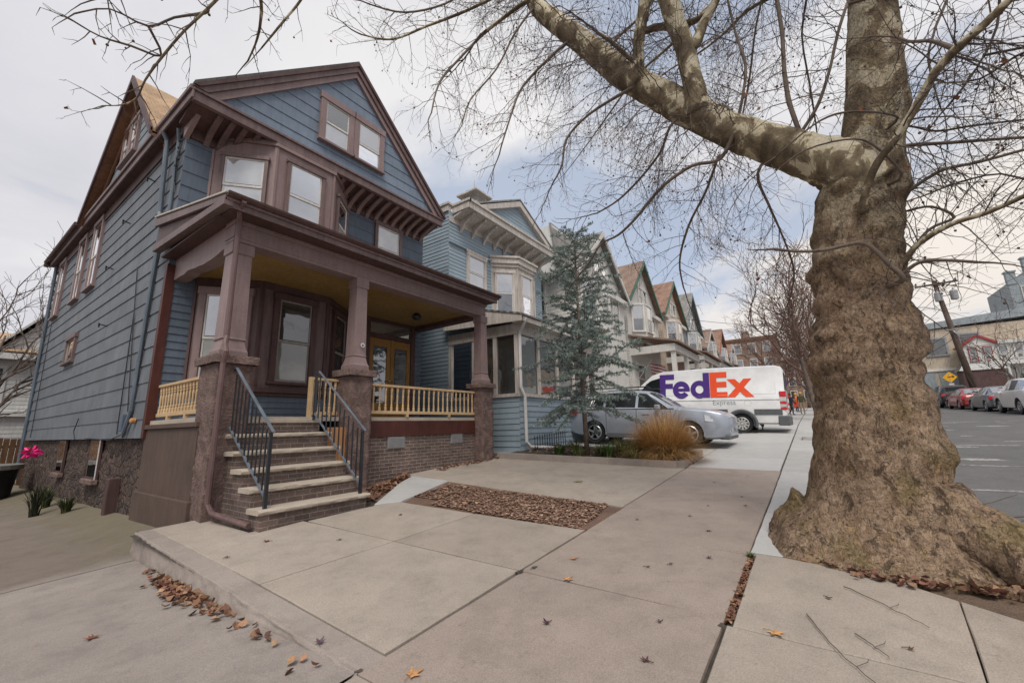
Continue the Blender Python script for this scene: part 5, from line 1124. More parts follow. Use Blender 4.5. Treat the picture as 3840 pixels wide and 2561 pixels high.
def blades(mb, c, n, h, sp, r, cols, w_=.006, lean=1.0, zfun=None):
    for _ in range(n):
        a = r.uniform(0, 6.283); ro = sp * .28 * math.sqrt(r.random()); x0 = c[0] + math.cos(a) * ro; y0 = c[1] + math.sin(a) * ro; a += r.uniform(-.5, .5)
        hh = h * r.uniform(.55, 1.05); out = sp * r.uniform(.25, 1.0) * lean; p = V((x0, y0, c[2])); cc = r.choice(cols); k = r.uniform(.7, 1.25); cc = sc3(cc, k); s = V((-math.sin(a), math.cos(a), 0)) * w_
        prev = p; n_ = 5
        for i in range(1, n_ + 1):
            t = i / n_; q = p + V((math.cos(a) * out * t ** 1.6, math.sin(a) * out * t ** 1.6, hh * (1.55 * t - .6 * t * t)))
            wa, wb = s * (1 - .8 * (i - 1) / n_), s * (1 - .8 * i / n_)
            mb.face([prev - wa, prev + wa, q + wb, q - wb], cc); prev = q
STR = [(.58, .31, .11), (.50, .25, .09), (.64, .39, .13), (.42, .20, .09), (.68, .48, .17), (.60, .43, .25)]
mb = MB()
for i in range(9000):                       # a loose dome of arching blades
    a = r.uniform(0, 6.283); el = math.asin(r.random() ** .8) ; ro = .34 * math.sqrt(r.random()); x0, y0 = 9.95 + math.cos(a) * ro, 2.9 + math.sin(a) * ro; a += r.uniform(-.45, .45)
    el = min(1.5, max(.18, el + r.uniform(-.12, .2))); Lb = r.uniform(.62, 1.12) * (.92 + .16 * math.sin(el)); z0 = S(9.95, 2.85) + .06; s = V((-math.sin(a), math.cos(a), 0)) * .005; prev = V((x0, y0, z0))
    cc = sc3(r.choice(STR), r.uniform(.6, 1.3)); dr = r.uniform(.12, .5) * math.cos(el) ** .5; tw_ = r.uniform(-.3, .3); up_ = .30 * math.cos(el)
    for k in range(1, 8):
        t = k / 7; aa = a + tw_ * t * t; h = Lb * (t * (math.sin(el) + up_ + .1) - (dr + up_) * t * t); o_ = Lb * math.cos(el) * t
        q = V((x0 + math.cos(aa) * o_, y0 + math.sin(aa) * o_, z0 + max(-.1, h)))
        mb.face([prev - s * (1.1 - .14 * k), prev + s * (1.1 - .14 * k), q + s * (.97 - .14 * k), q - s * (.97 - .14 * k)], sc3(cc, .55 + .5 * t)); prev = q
og = mb.build('ornamental_grass', M['straw']); tag(og, 'big tawny orange clump of ornamental grass beside the parked silver car', 'grass clump')
mb = MB(); blades(mb, (10.7, 3.0, S(10.7, 3) + .06), 700, 1.2, .75, r, [(.42, .31, .22), (.36, .25, .17), (.3, .19, .13)], .003); tag(mb.build('ornamental_grass', M['straw']), 'thin beige feathery grass behind the orange clump, in front of the delivery van', 'grass clump')
GRN = [(.07, .13, .035), (.10, .17, .04), (.05, .09, .03), (.16, .18, .06)]
for (x, y, h, nn, lab) in ((9.35, 3.95, .36, 160, 'low green leafy plant at the foot of the blue conifer'), (9.25, 5.2, .28, 120, 'small green tuft beside the white downpipe foot'), (9.6, 3.5, .38, 160, 'green tuft with yellowing blades between conifer and orange grass')):
    mb = MB(); blades(mb, (x, y, S(x, y) + .07), nn, h, .32, r, GRN, .011); tag(mb.build('green_plant', M['greenleaf']), lab, 'plant')
for i, (x, y, h, nn) in enumerate(((9.15, 3.3, .30, 90), (9.5, 4.25, .33, 110), (9.9, 3.9, .42, 120), (10.3, 3.6, .4, 110), (9.1, 4.6, .26, 90), (9.7, 5.0, .38, 110))):
    mb = MB(); blades(mb, (x, y, S(x, y) + .07), nn, h, .36, r, GRN + [(.28, .22, .10), (.22, .13, .07)], .009); tag(mb.build('green_plant', M['greenleaf']), 'mixed green and browning plants filling the kerbed bed around the conifer', 'plant', 'mixed plants in the kerbed bed')
tag(litter_('bed_leaves', 520), kind='stuff')
# low black iron edging behind the conifer
ed = thing('garden_edging', 'low black iron hoop edging along the light blue wall base', 'edging', (9.9, 6.2, S(9.9, 6.2)))
for i in range(14):
    x = 9.75 + i * .13; mb = MB(); mb.bar((x, 6.2, S(x, 6.2) + .02), (x, 6.2, S(x, 6.2) + .46), .014); mb.build('picket', M['iron'], ed)
mb = MB(); mb.bar((9.7, 6.2, S(9.7, 6.2) + .4), (11.6, 6.2, S(11.6, 6.2) + .4), .014); mb.build('rail', M['iron'], ed)

# ================================================================== FALLEN LEAVES
def litter(name, n, fn, s0, s1, seed, cols=LC, zoff=.012, fl=1.0):
    r = random.Random(seed); mb = MB()
    for _ in range(n):
        q = fn(r)
        if q is None: continue
        x, y = q[:2]; z = q[2] if len(q) > 2 else S(x, y); leaf_scrap(mb, x, y, z + zoff + r.random() * .015, r.uniform(s0, s1) * (1.6 if r.random() < .06 else 1), r, cols, fl)
    return tag(mb.build(name, M['leaf']), kind='stuff')
def in_bed(r):
    u, v = r.random(), r.random(); x = 4.5 + 1.2 * u + .06 * (1 - v); y = 2.34 + 2.95 * v + .15 * u
    if v > .8 and u < .2: return None
    return (x, y, S(x, y) - .01)
litter('mulch_leaves', 7500, in_bed, .016, .046, 1, [(.27, .16, .115), (.22, .13, .095), (.34, .215, .15), (.17, .10, .078), (.42, .28, .19)], .001, .25)
tag(litter('leaf_drift', 420, lambda r: (lambda t, q: (4.12 + 1.75 * t, 5.55 + 1.1 * t + q * (.42 - .22 * t)))(r.random() ** 1.1, r.random()), .035, .09, 2), 'drift of brown leaves between the front steps and the brick porch base', 'leaves')
tag(litter('leaf_drift', 160, lambda r: (lambda t: (6.6 + 2.2 * t, 6.72 - .25 * r.random() ** 2))(r.random()), .035, .08, 3), 'thin line of red-brown leaves along the foot of the porch wall', 'leaves')
def drv_leaf(r):
    y = r.gauss(4.75, .42) if r.random() < .85 else r.uniform(2.5, 5.8)
    if y > 6.1: return None
    x = EDG(y) - .05 - abs(r.gauss(0, .075)); return (x, y, DRV(x, y))
tag(litter('leaf_drift', 260, drv_leaf, .03, .07, 4), 'orange-brown leaves blown against the broken concrete edge of the driveway', 'leaves')
tag(litter('leaf_drift', 300, lambda r: (lambda t: (4.45 + .3 * abs(t - .45) + r.gauss(0, .05) + .14 * (t < .3) * (.3 - t) * 6, .42 - 1.75 * t))(r.random()), .03, .075, 5), 'brown leaves and bits caught along the foot of the plane tree', 'leaves')
tag(litter('leaf_drift', 130, lambda r: (5.9 + r.gauss(0, .5), -1.2 + r.gauss(0, .10)), .03, .07, 6), 'scattered leaves on the kerb strip behind the plane tree', 'leaves')
litter('joint_debris', 420, lambda r: (lambda x: (x, .64 + r.gauss(0, .014), S(x, .64) - .02))(r.uniform(3.25, 4.55)), .012, .035, 7, LC, .0)
mb = MB(); blades(mb, (4.52, .645, S(4.52, .645) - .02), 60, .06, .05, random.Random(2), GRN, .005); tag(mb.build('weed_tuft', M['greenleaf']), 'tiny green weed sprouting from the pavement joint', 'weed')
# single leaves lying about
def lobed(name, label, x, y, zf, s, c, seed, curl=.25, group=None):
    r = random.Random(seed); mb = MB(); pts = []; n = 5
    for i in range(n):
        a = -2.2 + 4.4 * i / (n - 1); L = (.75, .95, 1.1, .95, .75)[i] * r.uniform(.85, 1.1)
        if i: b = a - 4.4 / (n - 1) / 2; pts.append((math.sin(b) * .42, math.cos(b) * .42))
        pts += [(math.sin(a - .2) * L * .68, math.cos(a - .2) * L * .68), (math.sin(a) * L, math.cos(a) * L), (math.sin(a + .2) * L * .68, math.cos(a + .2) * L * .68)]
    pts.append((.05, -.25)); cc = V((0, 0, .02)); P3 = [V((u * s, v * s, curl * s * (u * u * .6 + v * v * .35) * r.uniform(.7, 1.2) + .004)) for u, v in pts]
    for a, b in zip(P3, P3[1:] + P3[:1]): mb.face([V((0, 0, .005)), a, b], sc3(c, r.uniform(.85, 1.12)))
    mb.tube([(0, 0, .006), (.01, -s * .5, .008), (.03, -s * .95, .006)], .0022, 4, c=sc3(c, .7))
    o = mb.build(name, M['leaf'], local=True); o.location = (x, y, zf(x, y) + .004); o.rotation_euler = (0, 0, r.uniform(0, 6.28)); return tag(o, label, 'leaf', group)
TANL = (.52, .27, .12)
lobed('fallen_leaf', 'large tan lobed leaf on the pavement slab near the lower edge', 1.79, 1.98, S, .065, TANL, 1)
lobed('fallen_leaf', 'orange-tan leaf in the middle of the sidewalk, left of the joint crack', 3.3, 1.82, S, .06, TANL, 2)
lobed('fallen_leaf', 'big tan lobed leaf lying on the cracked joint right of the leaf-filled gap', 3.22, .38, S, .062, (.55, .29, .12), 3)
lobed('fallen_leaf', 'tan leaf at the right edge below the spreading root', 3.98, -.9, S, .06, (.45, .24, .11), 4)
lobed('fallen_leaf', 'small tan leaf on the slab beyond the cracked joint', 3.72, 1.98, S, .045, (.42, .22, .12), 5)
lobed('fallen_leaf', 'curled orange leaf standing against the foot of the trunk', 4.62, -.12, S, .07, (.40, .20, .07), 6, .9)
lobed('fallen_leaf', 'curled rusty leaf on the kerb-side slab right of centre', 3.02, -.3, S, .045, (.26, .12, .06), 7, .6)
lobed('fallen_leaf', 'flat yellow-green leaf on the concrete beside the mulch bed', 6.92, 3.53, S, .12, (.22, .24, .03), 8, .05)
lobed('fallen_leaf', 'curled dark purple leaf alone on the nearest sidewalk slab', 2.62, 1.62, S, .04, (.075, .04, .055), 9, 1.0)
lobed('fallen_leaf', 'violet-brown leaf resting on the broken edge of the driveway', 1.69, 2.72, S, .045, (.12, .08, .10), 10, .8)
lobed('fallen_leaf', 'rusty leaf lying alone on the sunken driveway', .98, 4.4, DRV, .06, (.20, .08, .05), 11, .5)
lobed('fallen_leaf', 'brown leaf just in front of the lowest step', 2.45, 5.05, S, .05, (.17, .06, .04), 12, .5)
GS = 'small dark leaves scattered on the pavement'
for i, (x, y) in enumerate([(2.0, 4.9), (3.0, 1.0), (2.55, .95), (3.85, 1.35), (4.0, 1.2), (4.3, .95), (5.1, 1.1), (5.6, 1.4), (6.2, 1.3), (6.9, 1.0), (5.2, 1.9), (6.4, .9), (3.9, .1), (2.7, .05), (2.75, -.05), (2.6, .15), (3.4, -.25), (7.8, 1.5), (8.6, 1.1), (5.2, .35), (5.7, .3), (7.4, .2), (3.9, 4.6), (2.9, 4.4)]):
    lobed('fallen_leaf', 'small dark curled leaf scattered on the pavement', x, y, S, random.Random(i).uniform(.022, .036), random.Random(i).choice([(.10, .05, .05), (.14, .06, .04), (.08, .045, .05)]), 100 + i, .9, GS)
for i, (a, b, c, lab) in enumerate([((3.55, .22), (3.05, .08), (2.78, -.2), 'long thin fallen twig lying across the cracked pavement joint'), ((4.15, -.0), (3.95, -.2), (3.72, -.38), 'fallen forked twig on the slab just below the plane tree'), ((3.42, -.02), (3.32, -.09), (3.22, -.15), 'short fallen twig on the kerb-side slab')]):
    mb = MB(); ps = [V((*q, S(*q) + .008)) for q in (a, b, c)]; r = random.Random(i); pl = []
    for k in range(13):
        t = k / 12; q = ps[0] * (1 - t) ** 2 + ps[1] * 2 * t * (1 - t) + ps[2] * t * t; pl.append(q + V((r.uniform(-.008, .008), r.uniform(-.008, .008), .006)))
    mb.tube(pl, [.0036 - .002 * k / 12 for k in range(13)], 5); q = pl[7]; mb.tube([q, q + V((.05, -.05, .012)), q + V((.11, -.06, .006))], [.002, .0018, .001], 4); tag(mb.build('fallen_twig', M['twig']), lab, 'twig')
mb = MB(); r = random.Random(4)
for k in range(7):
    p = V((5.75 + .25 * k, -1.32 + r.uniform(-.12, .1), S(5.7, -1.3) + .03 + .014 * k)); d = V((r.uniform(.2, 1), r.uniform(-1, .4), .1)).normalized(); mb.tube([p, p + d * .3, p + d * .62 + V((0, 0, .04))], [.009, .006, .003], 5)
tag(mb.build('fallen_branch', M['twig']), 'tangle of fallen branches over the kerb behind the plane tree', 'branch')
mb = MB(); mb.tube([(6.65, -.95, S(6.6, -1)), (6.66, -.97, S(6.6, -1) + .4), (6.62, -.93, S(6.6, -1) + .85)], [.008, .006, .003], 5); tag(mb.build('sapling', M['twig']), 'single thin bare sapling stem beside the kerb right of the trunk', 'sapling')
# ================================================================== LIGHT BLUE NEIGHBOUR
n2 = thing('house', 'light blue clapboard house with cream trim, enclosed glazed porch and roof cupola', 'house', (12.4, 9.1, .8))
NX0, NX1, NY = 9.46, 15.25, 9.1
F2 = FR((0, NY, 0), (1, 0, 0), (0, -1, 0)); F2L = FR((NX0, 0, 0), (0, 1, 0), (-1, 0, 0))
mb = MB(); mb.box(NX0 + .005, NX1, NY + .005, 20, 0, 8.62); mb.build('wall', M['ltblue'], n2)
mb = MB(); siding(mb, F2L, .9, 8.6, .125, lambda z: [(NY, 20)], .016, 41); mb.build('side_siding', M['ltblue'], n2)
mb = MB(); siding(mb, F2, 4.6, 8.45, .125, lambda z: [(NX0 - .01, 11.72)], .016, 42); mb.build('front_siding', M['ltblue'], n2)
mb = MB(); siding(mb, F2, 4.6, 8.45, .125, lambda z: [(14.2, NX1)], .016, 43); mb.build('front_siding', M['ltblue'], n2)
mb = MB(); mb.lbox(F2, NX0 - .03, 11.75, 7.47, 7.53, 0, .09); mb.build('belt_course', M['ltblue'], n2)
window(n2, F2, 10.42, 6.2, .82, 1.12, M['cream'], M['frame_w'], M['gl_sky'], cw=.11)
mb = MB(); mb.lbox(F2, 10.25, 11.4, 7.42, 7.50, 0, .1); mb.build('window_hood', M['cream'], n2)
# bay
B2 = [(11.72, NY), (12.4, 8.42), (13.55, 8.42), (14.22, NY)]
def bay2(z0, z1, m, name, pts=B2, t=.12, par=n2):
    mb = MB()
    for (x0, y0), (x1, y1) in zip(pts, pts[1:]):
        d = V((x1 - x0, y1 - y0, 0)); F = FR((x0, y0, 0), d, (d.y, -d.x, 0)); mb.lbox(F, -.0, d.length, z0, z1, -t, 0)
    return mb.build(name, m, par)
bay2(5.0, 7.55, M['cream'], 'bay')
for i, c in ((0, .18), (1, .27), (2, .18)):
    F, L = bf(B2, i); window(n2, F, c, 5.55, L - 2 * c, 1.5, M['cream'], M['frame_w'], M['gl_dark'] if i == 0 else M['gl_sky'], M['gl_sky'], cw=.07)
    mb = MB(); mb.lbox(F, -.04, L + .04, 7.30, 7.42, 0, .06); mb.lbox(F, -.07, L + .07, 7.42, 7.62, 0, .12); mb.lbox(F, -.09, L + .09, 7.62, 7.70, 0, .18); mb.lbox(F, -.03, .03, 5.1, 7.3, 0, .03); mb.build('bay_cornice', M['cream'], n2, bevel=.008)
# cornice with brackets
mb = MB(); mb.box(9.62, 15.35, 8.34, 8.40, 8.55, 8.78); mb.box(9.58, 15.4, 8.29, 8.42, 8.78, 8.87); mb.box(9.6, 9.66, 8.34, NY, 8.55, 8.78); mb.box(9.56, 9.68, 8.29, NY + .1, 8.78, 8.87); mb.build('cornice', M['cream'], n2, bevel=.01)
mb = MB(); q = [(9.63, 8.4, 8.58), (15.32, 8.4, 8.58), (15.32, NY, 8.40), (9.63, NY, 8.40)]; mb.hexa(q + [(x, y, z + .05) for x, y, z in q]); mb.lbox(F2, NX0, NX1, 8.22, 8.42, 0, .04); mb.build('cornice_soffit', M['cream'], n2)
for i in range(9):
    x = 9.95 + i * .62; mb = MB(); mb.prism([(x, NY - .02, 7.98), (x, NY - .02, 8.42), (x, 8.45, 8.56), (x, 8.45, 8.47), (x, 8.66, 8.40), (x, 8.86, 8.28)], (.10, 0, 0)); mb.build('bracket', M['cream'], n2, bevel=.006)
mb = MB(); mb.box(NX0 - .06, NX0 + .1, NY, 19, 8.6, 8.82); mb.box(NX0 - .1, NX0 + .12, NY - .05, 19, 8.82, 8.9); mb.build('parapet', M['cream'], n2)
mb = MB(); gx0, gx1, gz, ga = 10.25, 15.1, 8.9, 10.15
siding(mb, FR((0, 8.52, 0), (1, 0, 0), (0, -1, 0)), gz, ga - .22, .14, lambda z: [((gx0 + gx1) / 2 - 2.2 * max(0, 1 - (z - gz) / (ga - .15 - gz)), (gx0 + gx1) / 2 + 2.2 * max(0, 1 - (z - gz) / (ga - .15 - gz)))], .014, 45)
mb.prism([(gx0 + .1, 8.53, gz - .05), (gx1 - .1, 8.53, gz - .05), ((gx0 + gx1) / 2, 8.53, ga - .1)], (0, .1, 0)); mb.build('gable_wall', M['ltblue'], n2)
for s, xe in ((1, gx0 - .1), (-1, gx1 + .12)):
    xm = (gx0 + gx1) / 2; mb = MB(); mb.prism([(xe, 8.36, gz - .02), (xm, 8.36, ga), (xm, 8.36, ga - .24), (xe + s * .4, 8.36, gz - .02)], (0, .16, 0)); mb.build('rake_board', M['cream'], n2, bevel=.008)
mb = MB(); gable_roof(mb, gx0 - .15, gx1 + .15, 8.34, 20, gz, ga + .03, .06); mb.build('roof', M['shingle_grey'], n2)
mb = MB(); cxx, cyc = 11.55, 9.75; mb.box(cxx - .34, cxx + .34, cyc - .34, cyc + .34, 9.3, 10.25); mb.box(cxx - .42, cxx + .42, cyc - .42, cyc + .42, 9.75, 9.83)
for (z, h_) in ((10.25, .50), (10.32, .42)): mb.box(cxx - h_, cxx + h_, cyc - h_, cyc + h_, z, z + .06)
cu = mb.build('cupola', M['cream'], n2)
mb = MB(); mb.lathe((cxx, cyc, 10.38), [(.46, 0), (.1, .2), (.03, .26), (.015, .6), (.0, .75)], 4); mb.build('finial', M['galv'], cu)
for i in range(5): mb = MB(); mb.box(cxx - .355, cxx + .2, cyc - .355, cyc + .2, 9.88 + i * .065, 9.905 + i * .065); mb.build('louvre', M['shingle_grey'], cu)
# enclosed porch
PX0, PX1, PY = 9.5, 14.6, 6.5
FPl = FR((PX0, 0, 0), (0, 1, 0), (-1, 0, 0)); FPf = FR((0, PY, 0), (1, 0, 0), (0, -1, 0))
mb = MB(); mb.box(PX0 + .005, PX1, PY + .005, NY, .2, 2.3); mb.build('porch_base', M['ltblue'], n2)
mb = MB(); siding(mb, FPl, .78, 2.28, .15, lambda z: [(PY - .015, 9.15)], .018, 46); mb.build('porch_side_siding', M['ltblue'], n2)
mb = MB(); siding(mb, FPf, .82, 2.28, .15, lambda z: [(PX0 - .015, PX1)], .018, 47); mb.build('porch_front_siding', M['ltblue'], n2)
mb = MB(); mb.box(PX0 - .07, PX1, PY - .07, NY, .62, .78); mb.build('porch_plinth', M['conc_new'], n2)
mb = MB()
for y in (6.5, 7.25, 8.05, 9.0): mb.box(PX0 - .03, PX0 + .1, y - .02, y + .1, 2.28, 4.15)
for x in (10.5, 11.6, 12.7, 13.8, 14.5): mb.box(x, x + .12, PY - .03, PY + .1, 2.28, 4.15)
mb.box(PX0 - .06, PX0 + .1, PY + .101, 9.1, 2.26, 2.35); mb.box(PX0 - .06, PX1, PY - .06, PY + .1, 2.26, 2.35); mb.box(PX0 - .05, PX0 + .12, PY + .121, 9.1, 4.0, 4.3); mb.box(PX0 - .05, PX1, PY - .05, PY + .12, 4.0, 4.3); mb.build('porch_frame', M['cream'], n2)
for a, b in ((6.6, 7.23), (7.35, 8.03), (8.15, 8.98)):
    mb = MB(); mb.face([(PX0 + .02, a, 2.35), (PX0 + .02, b, 2.35), (PX0 + .02, b, 4.0), (PX0 + .02, a, 4.0)]); mb.build('porch_pane', M['gl_porch'], n2)
for a, b in ((9.59, 10.5), (10.62, 11.6), (11.72, 12.7), (12.82, 13.8), (13.92, 14.5)):
    mb = MB(); mb.face([(a, PY + .02, 2.35), (b, PY + .02, 2.35), (b, PY + .02, 4.0), (a, PY + .02, 4.0)]); mb.build('porch_pane', M['gl_porch'], n2)
mb = MB(); mb.box(PX0 - .25, PX1 + .2, PY - .35, PY - .28, 4.28, 4.42); mb.prism([(PX0 - .28, PY - .35, 4.28), (PX0 - .28, NY, 4.42), (PX0 - .28, NY, 5.2), (PX0 - .28, PY - .35, 4.44)], (.06, 0, 0)); q = [(PX0 - .25, PY - .3, 4.27), (PX1, PY - .3, 4.27), (PX1, PY, 4.27), (PX0 - .25, PY, 4.27)]; mb.hexa(q + [(x, y, z + .03) for x, y, z in q]); mb.build('porch_fascia', M['cream'], n2)
mb = MB(); q = [(PX0 - .3, PY - .38, 4.44), (PX1 + .2, PY - .38, 4.44), (PX1 + .2, NY, 5.2), (PX0 - .3, NY, 5.2)]; mb.hexa(q + [(x, y, z + .05) for x, y, z in q]); mb.build('porch_roof', M['shingle_grey'], n2)
pipe(n2, [(9.42, 6.12, 4.38), (9.42, 6.2, 4.25), (9.5, 6.42, 4.0), (9.5, 6.43, 2.5), (9.58, 6.36, 2.25), (9.6, 6.36, 1.05), (9.7, 6.3, .92), (10.7, 6.05, .84)], .045, M['pipe_white'])

# ================================================================== ROW OF HOUSES UP THE STREET
def row_house(label, x0, wd, yf, zw, apex, wall, roof, trim, porch, seed, inset=.0, ov=.35, tower=False, wnd=True):
    z0 = S(x0 + wd / 2, 7.4); o = thing('house', label, 'house', (x0 + wd / 2, yf, z0)); x1 = x0 + wd; xm = x0 + wd / 2; F = FR((0, yf, 0), (1, 0, 0), (0, -1, 0)); Fs = FR((x0, 0, 0), (0, 1, 0), (-1, 0, 0))
    mb = MB(); mb.box(x0, x1, yf, yf + 12, z0 - 1, zw); mb.prism([(x0 + .02, yf + .0, zw - .02), (x1 - .02, yf, zw - .02), (xm, yf, apex - .1)], (0, 12, 0)); mb.build('wall', M[wall], o)
    mb = MB(); siding(mb, Fs, z0 + .5, zw, .16, lambda z: [(yf, yf + 12)], .014, seed); mb.build('side_siding', M[wall], o)
    mb = MB(); gable_roof(mb, x0 - ov, x1 + ov, yf - ov, yf + 12, zw - ov * .75, apex, .1); mb.build('roof', M[roof], o)
    for s, xe in ((1, x0 - ov), (-1, x1 + ov)):
        mb = MB(); mb.prism([(xe, yf - ov - .03, zw - ov * .75 - .06), (xm, yf - ov - .03, apex + .07), (xm, yf - ov - .03, apex - .2), (xe + s * .22, yf - ov - .03, zw - ov * .75 - .06)], (0, .07, 0)); mb.build('rake_board', M[trim], o)
    mb = MB(); mb.box(x0 - .1, x1 + .1, yf - .28, yf, zw - .45, zw - .2); mb.build('cornice', M['offwhite'], o)
    window(o, F, xm - .75, zw + .15, .6, 1.0, M['offwhite'], M['frame_w'], M['gl_dark'], cw=.1); window(o, F, xm + .15, zw + .15, .6, 1.0, M['offwhite'], M['frame_w'], M['gl_dark'], cw=.1)
    zz = z0 + 1.3 + 2.9 + .9
    bx = [(x0 + .5, yf), (x0 + 1.1, yf - .7), (x0 + 2.3, yf - .7), (x0 + 2.9, yf)]
    bay2(zz - .7, zw - .45, M[wall], 'bay', bx, .15, o)
    for i, c in ((0, .15), (1, .2), (2, .15)): Fb, L = bf(bx, i); window(o, Fb, c, zz, L - 2 * c, 1.55, M['offwhite'], M['frame_w'], M['gl_dark'], M['gl_sky'], cw=.09)
    window(o, F, x1 - 1.7, zz, .8, 1.5, M['offwhite'], M['frame_w'], M['gl_dark'], cw=.1)
    for y in (1.5, 4.2): window(o, Fs, yf + y, zz, .8, 1.5, M['offwhite'], M['frame_w'], M['gl_dark'], cw=.1)
    # porch
    if porch is None: return o
    py = yf - 2.4; zf = z0 + 1.0; zt = z0 + 3.6
    mb = MB(); mb.box(x0 + .1, x1 - .1, py, yf, z0 - .4, zf); mb.build('porch_base', M[porch], o)
    mb = MB(); mb.box(x0 + .05, x1 - .05, py - .05, py + .2, zt, zt + .4); mb.box(x0 + .05, x0 + .3, py + .201, yf, zt, zt + .4); mb.build('porch_beam', M['offwhite'], o)
    mb = MB(); q = [(x0 - .1, py - .3, zt + .42), (x1 + .1, py - .3, zt + .42), (x1 + .1, yf, zt + 1.1), (x0 - .1, yf, zt + 1.1)]; mb.hexa(q + [(x, y, z + .1) for x, y, z in q]); mb.build('porch_roof', M[roof], o)
    for x in (x0 + .15, xm - .1, x1 - .4):
        mb = MB(); mb.box(x, x + .22, py, py + .22, zf, zt); mb.build('porch_column', M['offwhite'], o)
    mb = MB(); mb.lbox(F, x1 - 1.7, x1 - .6, zf, zf + 2.2, 0, .06); mb.build('door', M['brown_dk'], o)
    window(o, F, x0 + 1.0, zf + .6, 1.2, 1.6, M['offwhite'], M['frame_w'], M['gl_dark'], cw=.1)
    mb = MB(); mb.bar((x0 + .2, py + .1, zf + .85), (x1 - .2, py + .1, zf + .85), .08)
    for i in range(16): x = x0 + .4 + (wd - .8) * i / 15; mb.bar((x, py + .1, zf), (x, py + .1, zf + .85), .04)
    mb.build('porch_railing', M['orange' if porch == 'orange' else 'offwhite'], o)
    return o
h3 = row_house('white gabled house with grey shingled mansard, partly hidden by the blue conifer', 16.2, 6.1, 8.0, 8.3, 11.1, 'offwhite', 'shingle_grey', 'offwhite', None, 51)
mb = MB(); mb.box(16.2, 18.6, 8.95, 12, 8.2, 10.75); mb.build('side_gable', M['white'], h3)
mb = MB(); q = [(16.15, 8.68, 8.8), (18.9, 8.68, 8.8), (18.9, 8.98, 10.85), (16.15, 8.98, 10.85)]; mb.hexa(q + [(x, y + .1, z) for x, y, z in q]); mb.build('mansard', M['shingle_grey'], h3)
row_house('cream house with green gable edges and brown shingle roof, third up the street', 23.1, 6.0, 8.1, 8.7, 11.7, 'offwhite', 'shingle_brown', 'green', 'offwhite', 52)
row_house('beige house with red-brown steep roof, green trim and orange porch', 30.0, 6.0, 8.0, 9.3, 12.2, 'beige', 'shingle_red', 'green', 'orange', 53)
row_house('grey-green gabled house with pale shingle front beyond the orange porch', 36.9, 6.0, 8.1, 9.6, 13.0, 'greywall', 'shingle_grey', 'greywall', 'offwhite', 54)
row_house('small beige house with low grey roof far up the street', 43.8, 6.0, 8.0, 8.6, 10.8, 'beige', 'shingle_brown', 'offwhite', 'offwhite', 55)
row_house('red-roofed house at the far end of the row', 50.7, 6.0, 8.0, 9.0, 12.0, 'offwhite', 'shingle_red', 'orange', 'orange', 56)
row_house('last pale house of the row beside the brown brick block', 57.6, 6.0, 8.0, 8.6, 11.2, 'offwhite', 'shingle_brown', 'offwhite', 'offwhite', 57)
# brick block closing the view
bb_ = thing('apartment_block', 'brown brick block closing the view behind the delivery van', 'building', (92, 9, 3.9))
mb = MB(); mb.box(90, 104, 4.2, 14.5, 3.4, 16.4); mb.build('wall', M['brick_far'], bb_); mb = MB(); mb.box(89.8, 104, 4.0, 14.7, 16.4, 16.9); mb.build('parapet', M['rust'], bb_)
mb = MB(); mb.box(91, 92.2, 8.5, 9.8, 16.9, 18.3); mb.build('chimney', M['brick_far'], bb_)
FB = FR((90, 0, 0), (0, 1, 0), (-1, 0, 0))
for i in range(4):
    for j in range(4): window(bb_, FB, 5.2 + i * 2.4, 5 + j * 3, 1.1, 1.7, M['offwhite'], M['frame_w'], M['gl_dark'], cw=.12)
fb2 = thing('apartment_block', 'distant dull brown block seen past the walkers at the end of the pavement', 'building', (124, -2, 5))
mb = MB(); mb.box(120, 130, -9, 5.5, 4, 15.5); mb.build('wall', M['brick_far'], fb2); mb = MB(); mb.box(119.7, 130, -9.2, 5.7, 15.5, 16.0); mb.build('parapet', M['offwhite'], fb2)
FB2 = FR((120, 0, 0), (0, 1, 0), (-1, 0, 0))
for i in range(5):
    for j in range(3): window(fb2, FB2, -7.5 + i * 2.6, 6.2 + j * 3.1, 1.2, 1.8, M['offwhite'], M['frame_g'], M['gl_dark'], cw=.14)
# white house behind on the left
wb = thing('house', 'white clapboard house with tan roof behind the back garden, far left', 'house', (-3, 33, -.5))
FWb = FR((0, 27.5, 0), (1, 0, 0), (0, -1, 0))
mb = MB(); mb.box(-9, 4.2, 27.51, 37, -2, 5.3); mb.prism([(1.9, 27.51, 5.3), (6.0, 27.51, 5.3), (3.95, 27.51, 8.05)], (0, 5, 0)); mb.build('wall', M['white'], wb)
mb = MB(); siding(mb, FWb, -.5, 4.7, .17, lambda z: [(-9, 4.2)], .016, 61); mb.build('front_siding', M['white'], wb)
mb = MB(); q = [(-9.3, 27.0, 5.0), (4.4, 27.0, 5.0), (4.4, 32.5, 6.6), (-9.3, 32.5, 6.6)]; mb.hexa(q + [(x, y, z + .1) for x, y, z in q]); mb.build('roof', M['shingle_tan'], wb)
mb = MB(); mb.box(-9.2, 4.4, 27.0, 27.1, 4.75, 5.05); mb.box(-9.2, 4.3, 27.3, 27.5, 2.4, 2.62); mb.build('fascia', M['white'], wb)
mb = MB(); gable_roof(mb, 1.6, 6.3, 27.2, 33, 5.2, 8.2, .12); mb.build('gable_roof', M['offwhite'], wb)
window(wb, FWb, 1.2, 3.0, .8, 1.4, M['white'], M['frame_w'], M['gl_dark'], cw=.1); window(wb, FWb, -1.2, 3.0, .8, 1.4, M['white'], M['frame_w'], M['gl_dark'], cw=.1)
fe = thing('fence', 'brown board fence at the end of the driveway', 'fence', (.5, 24.2, -.3))
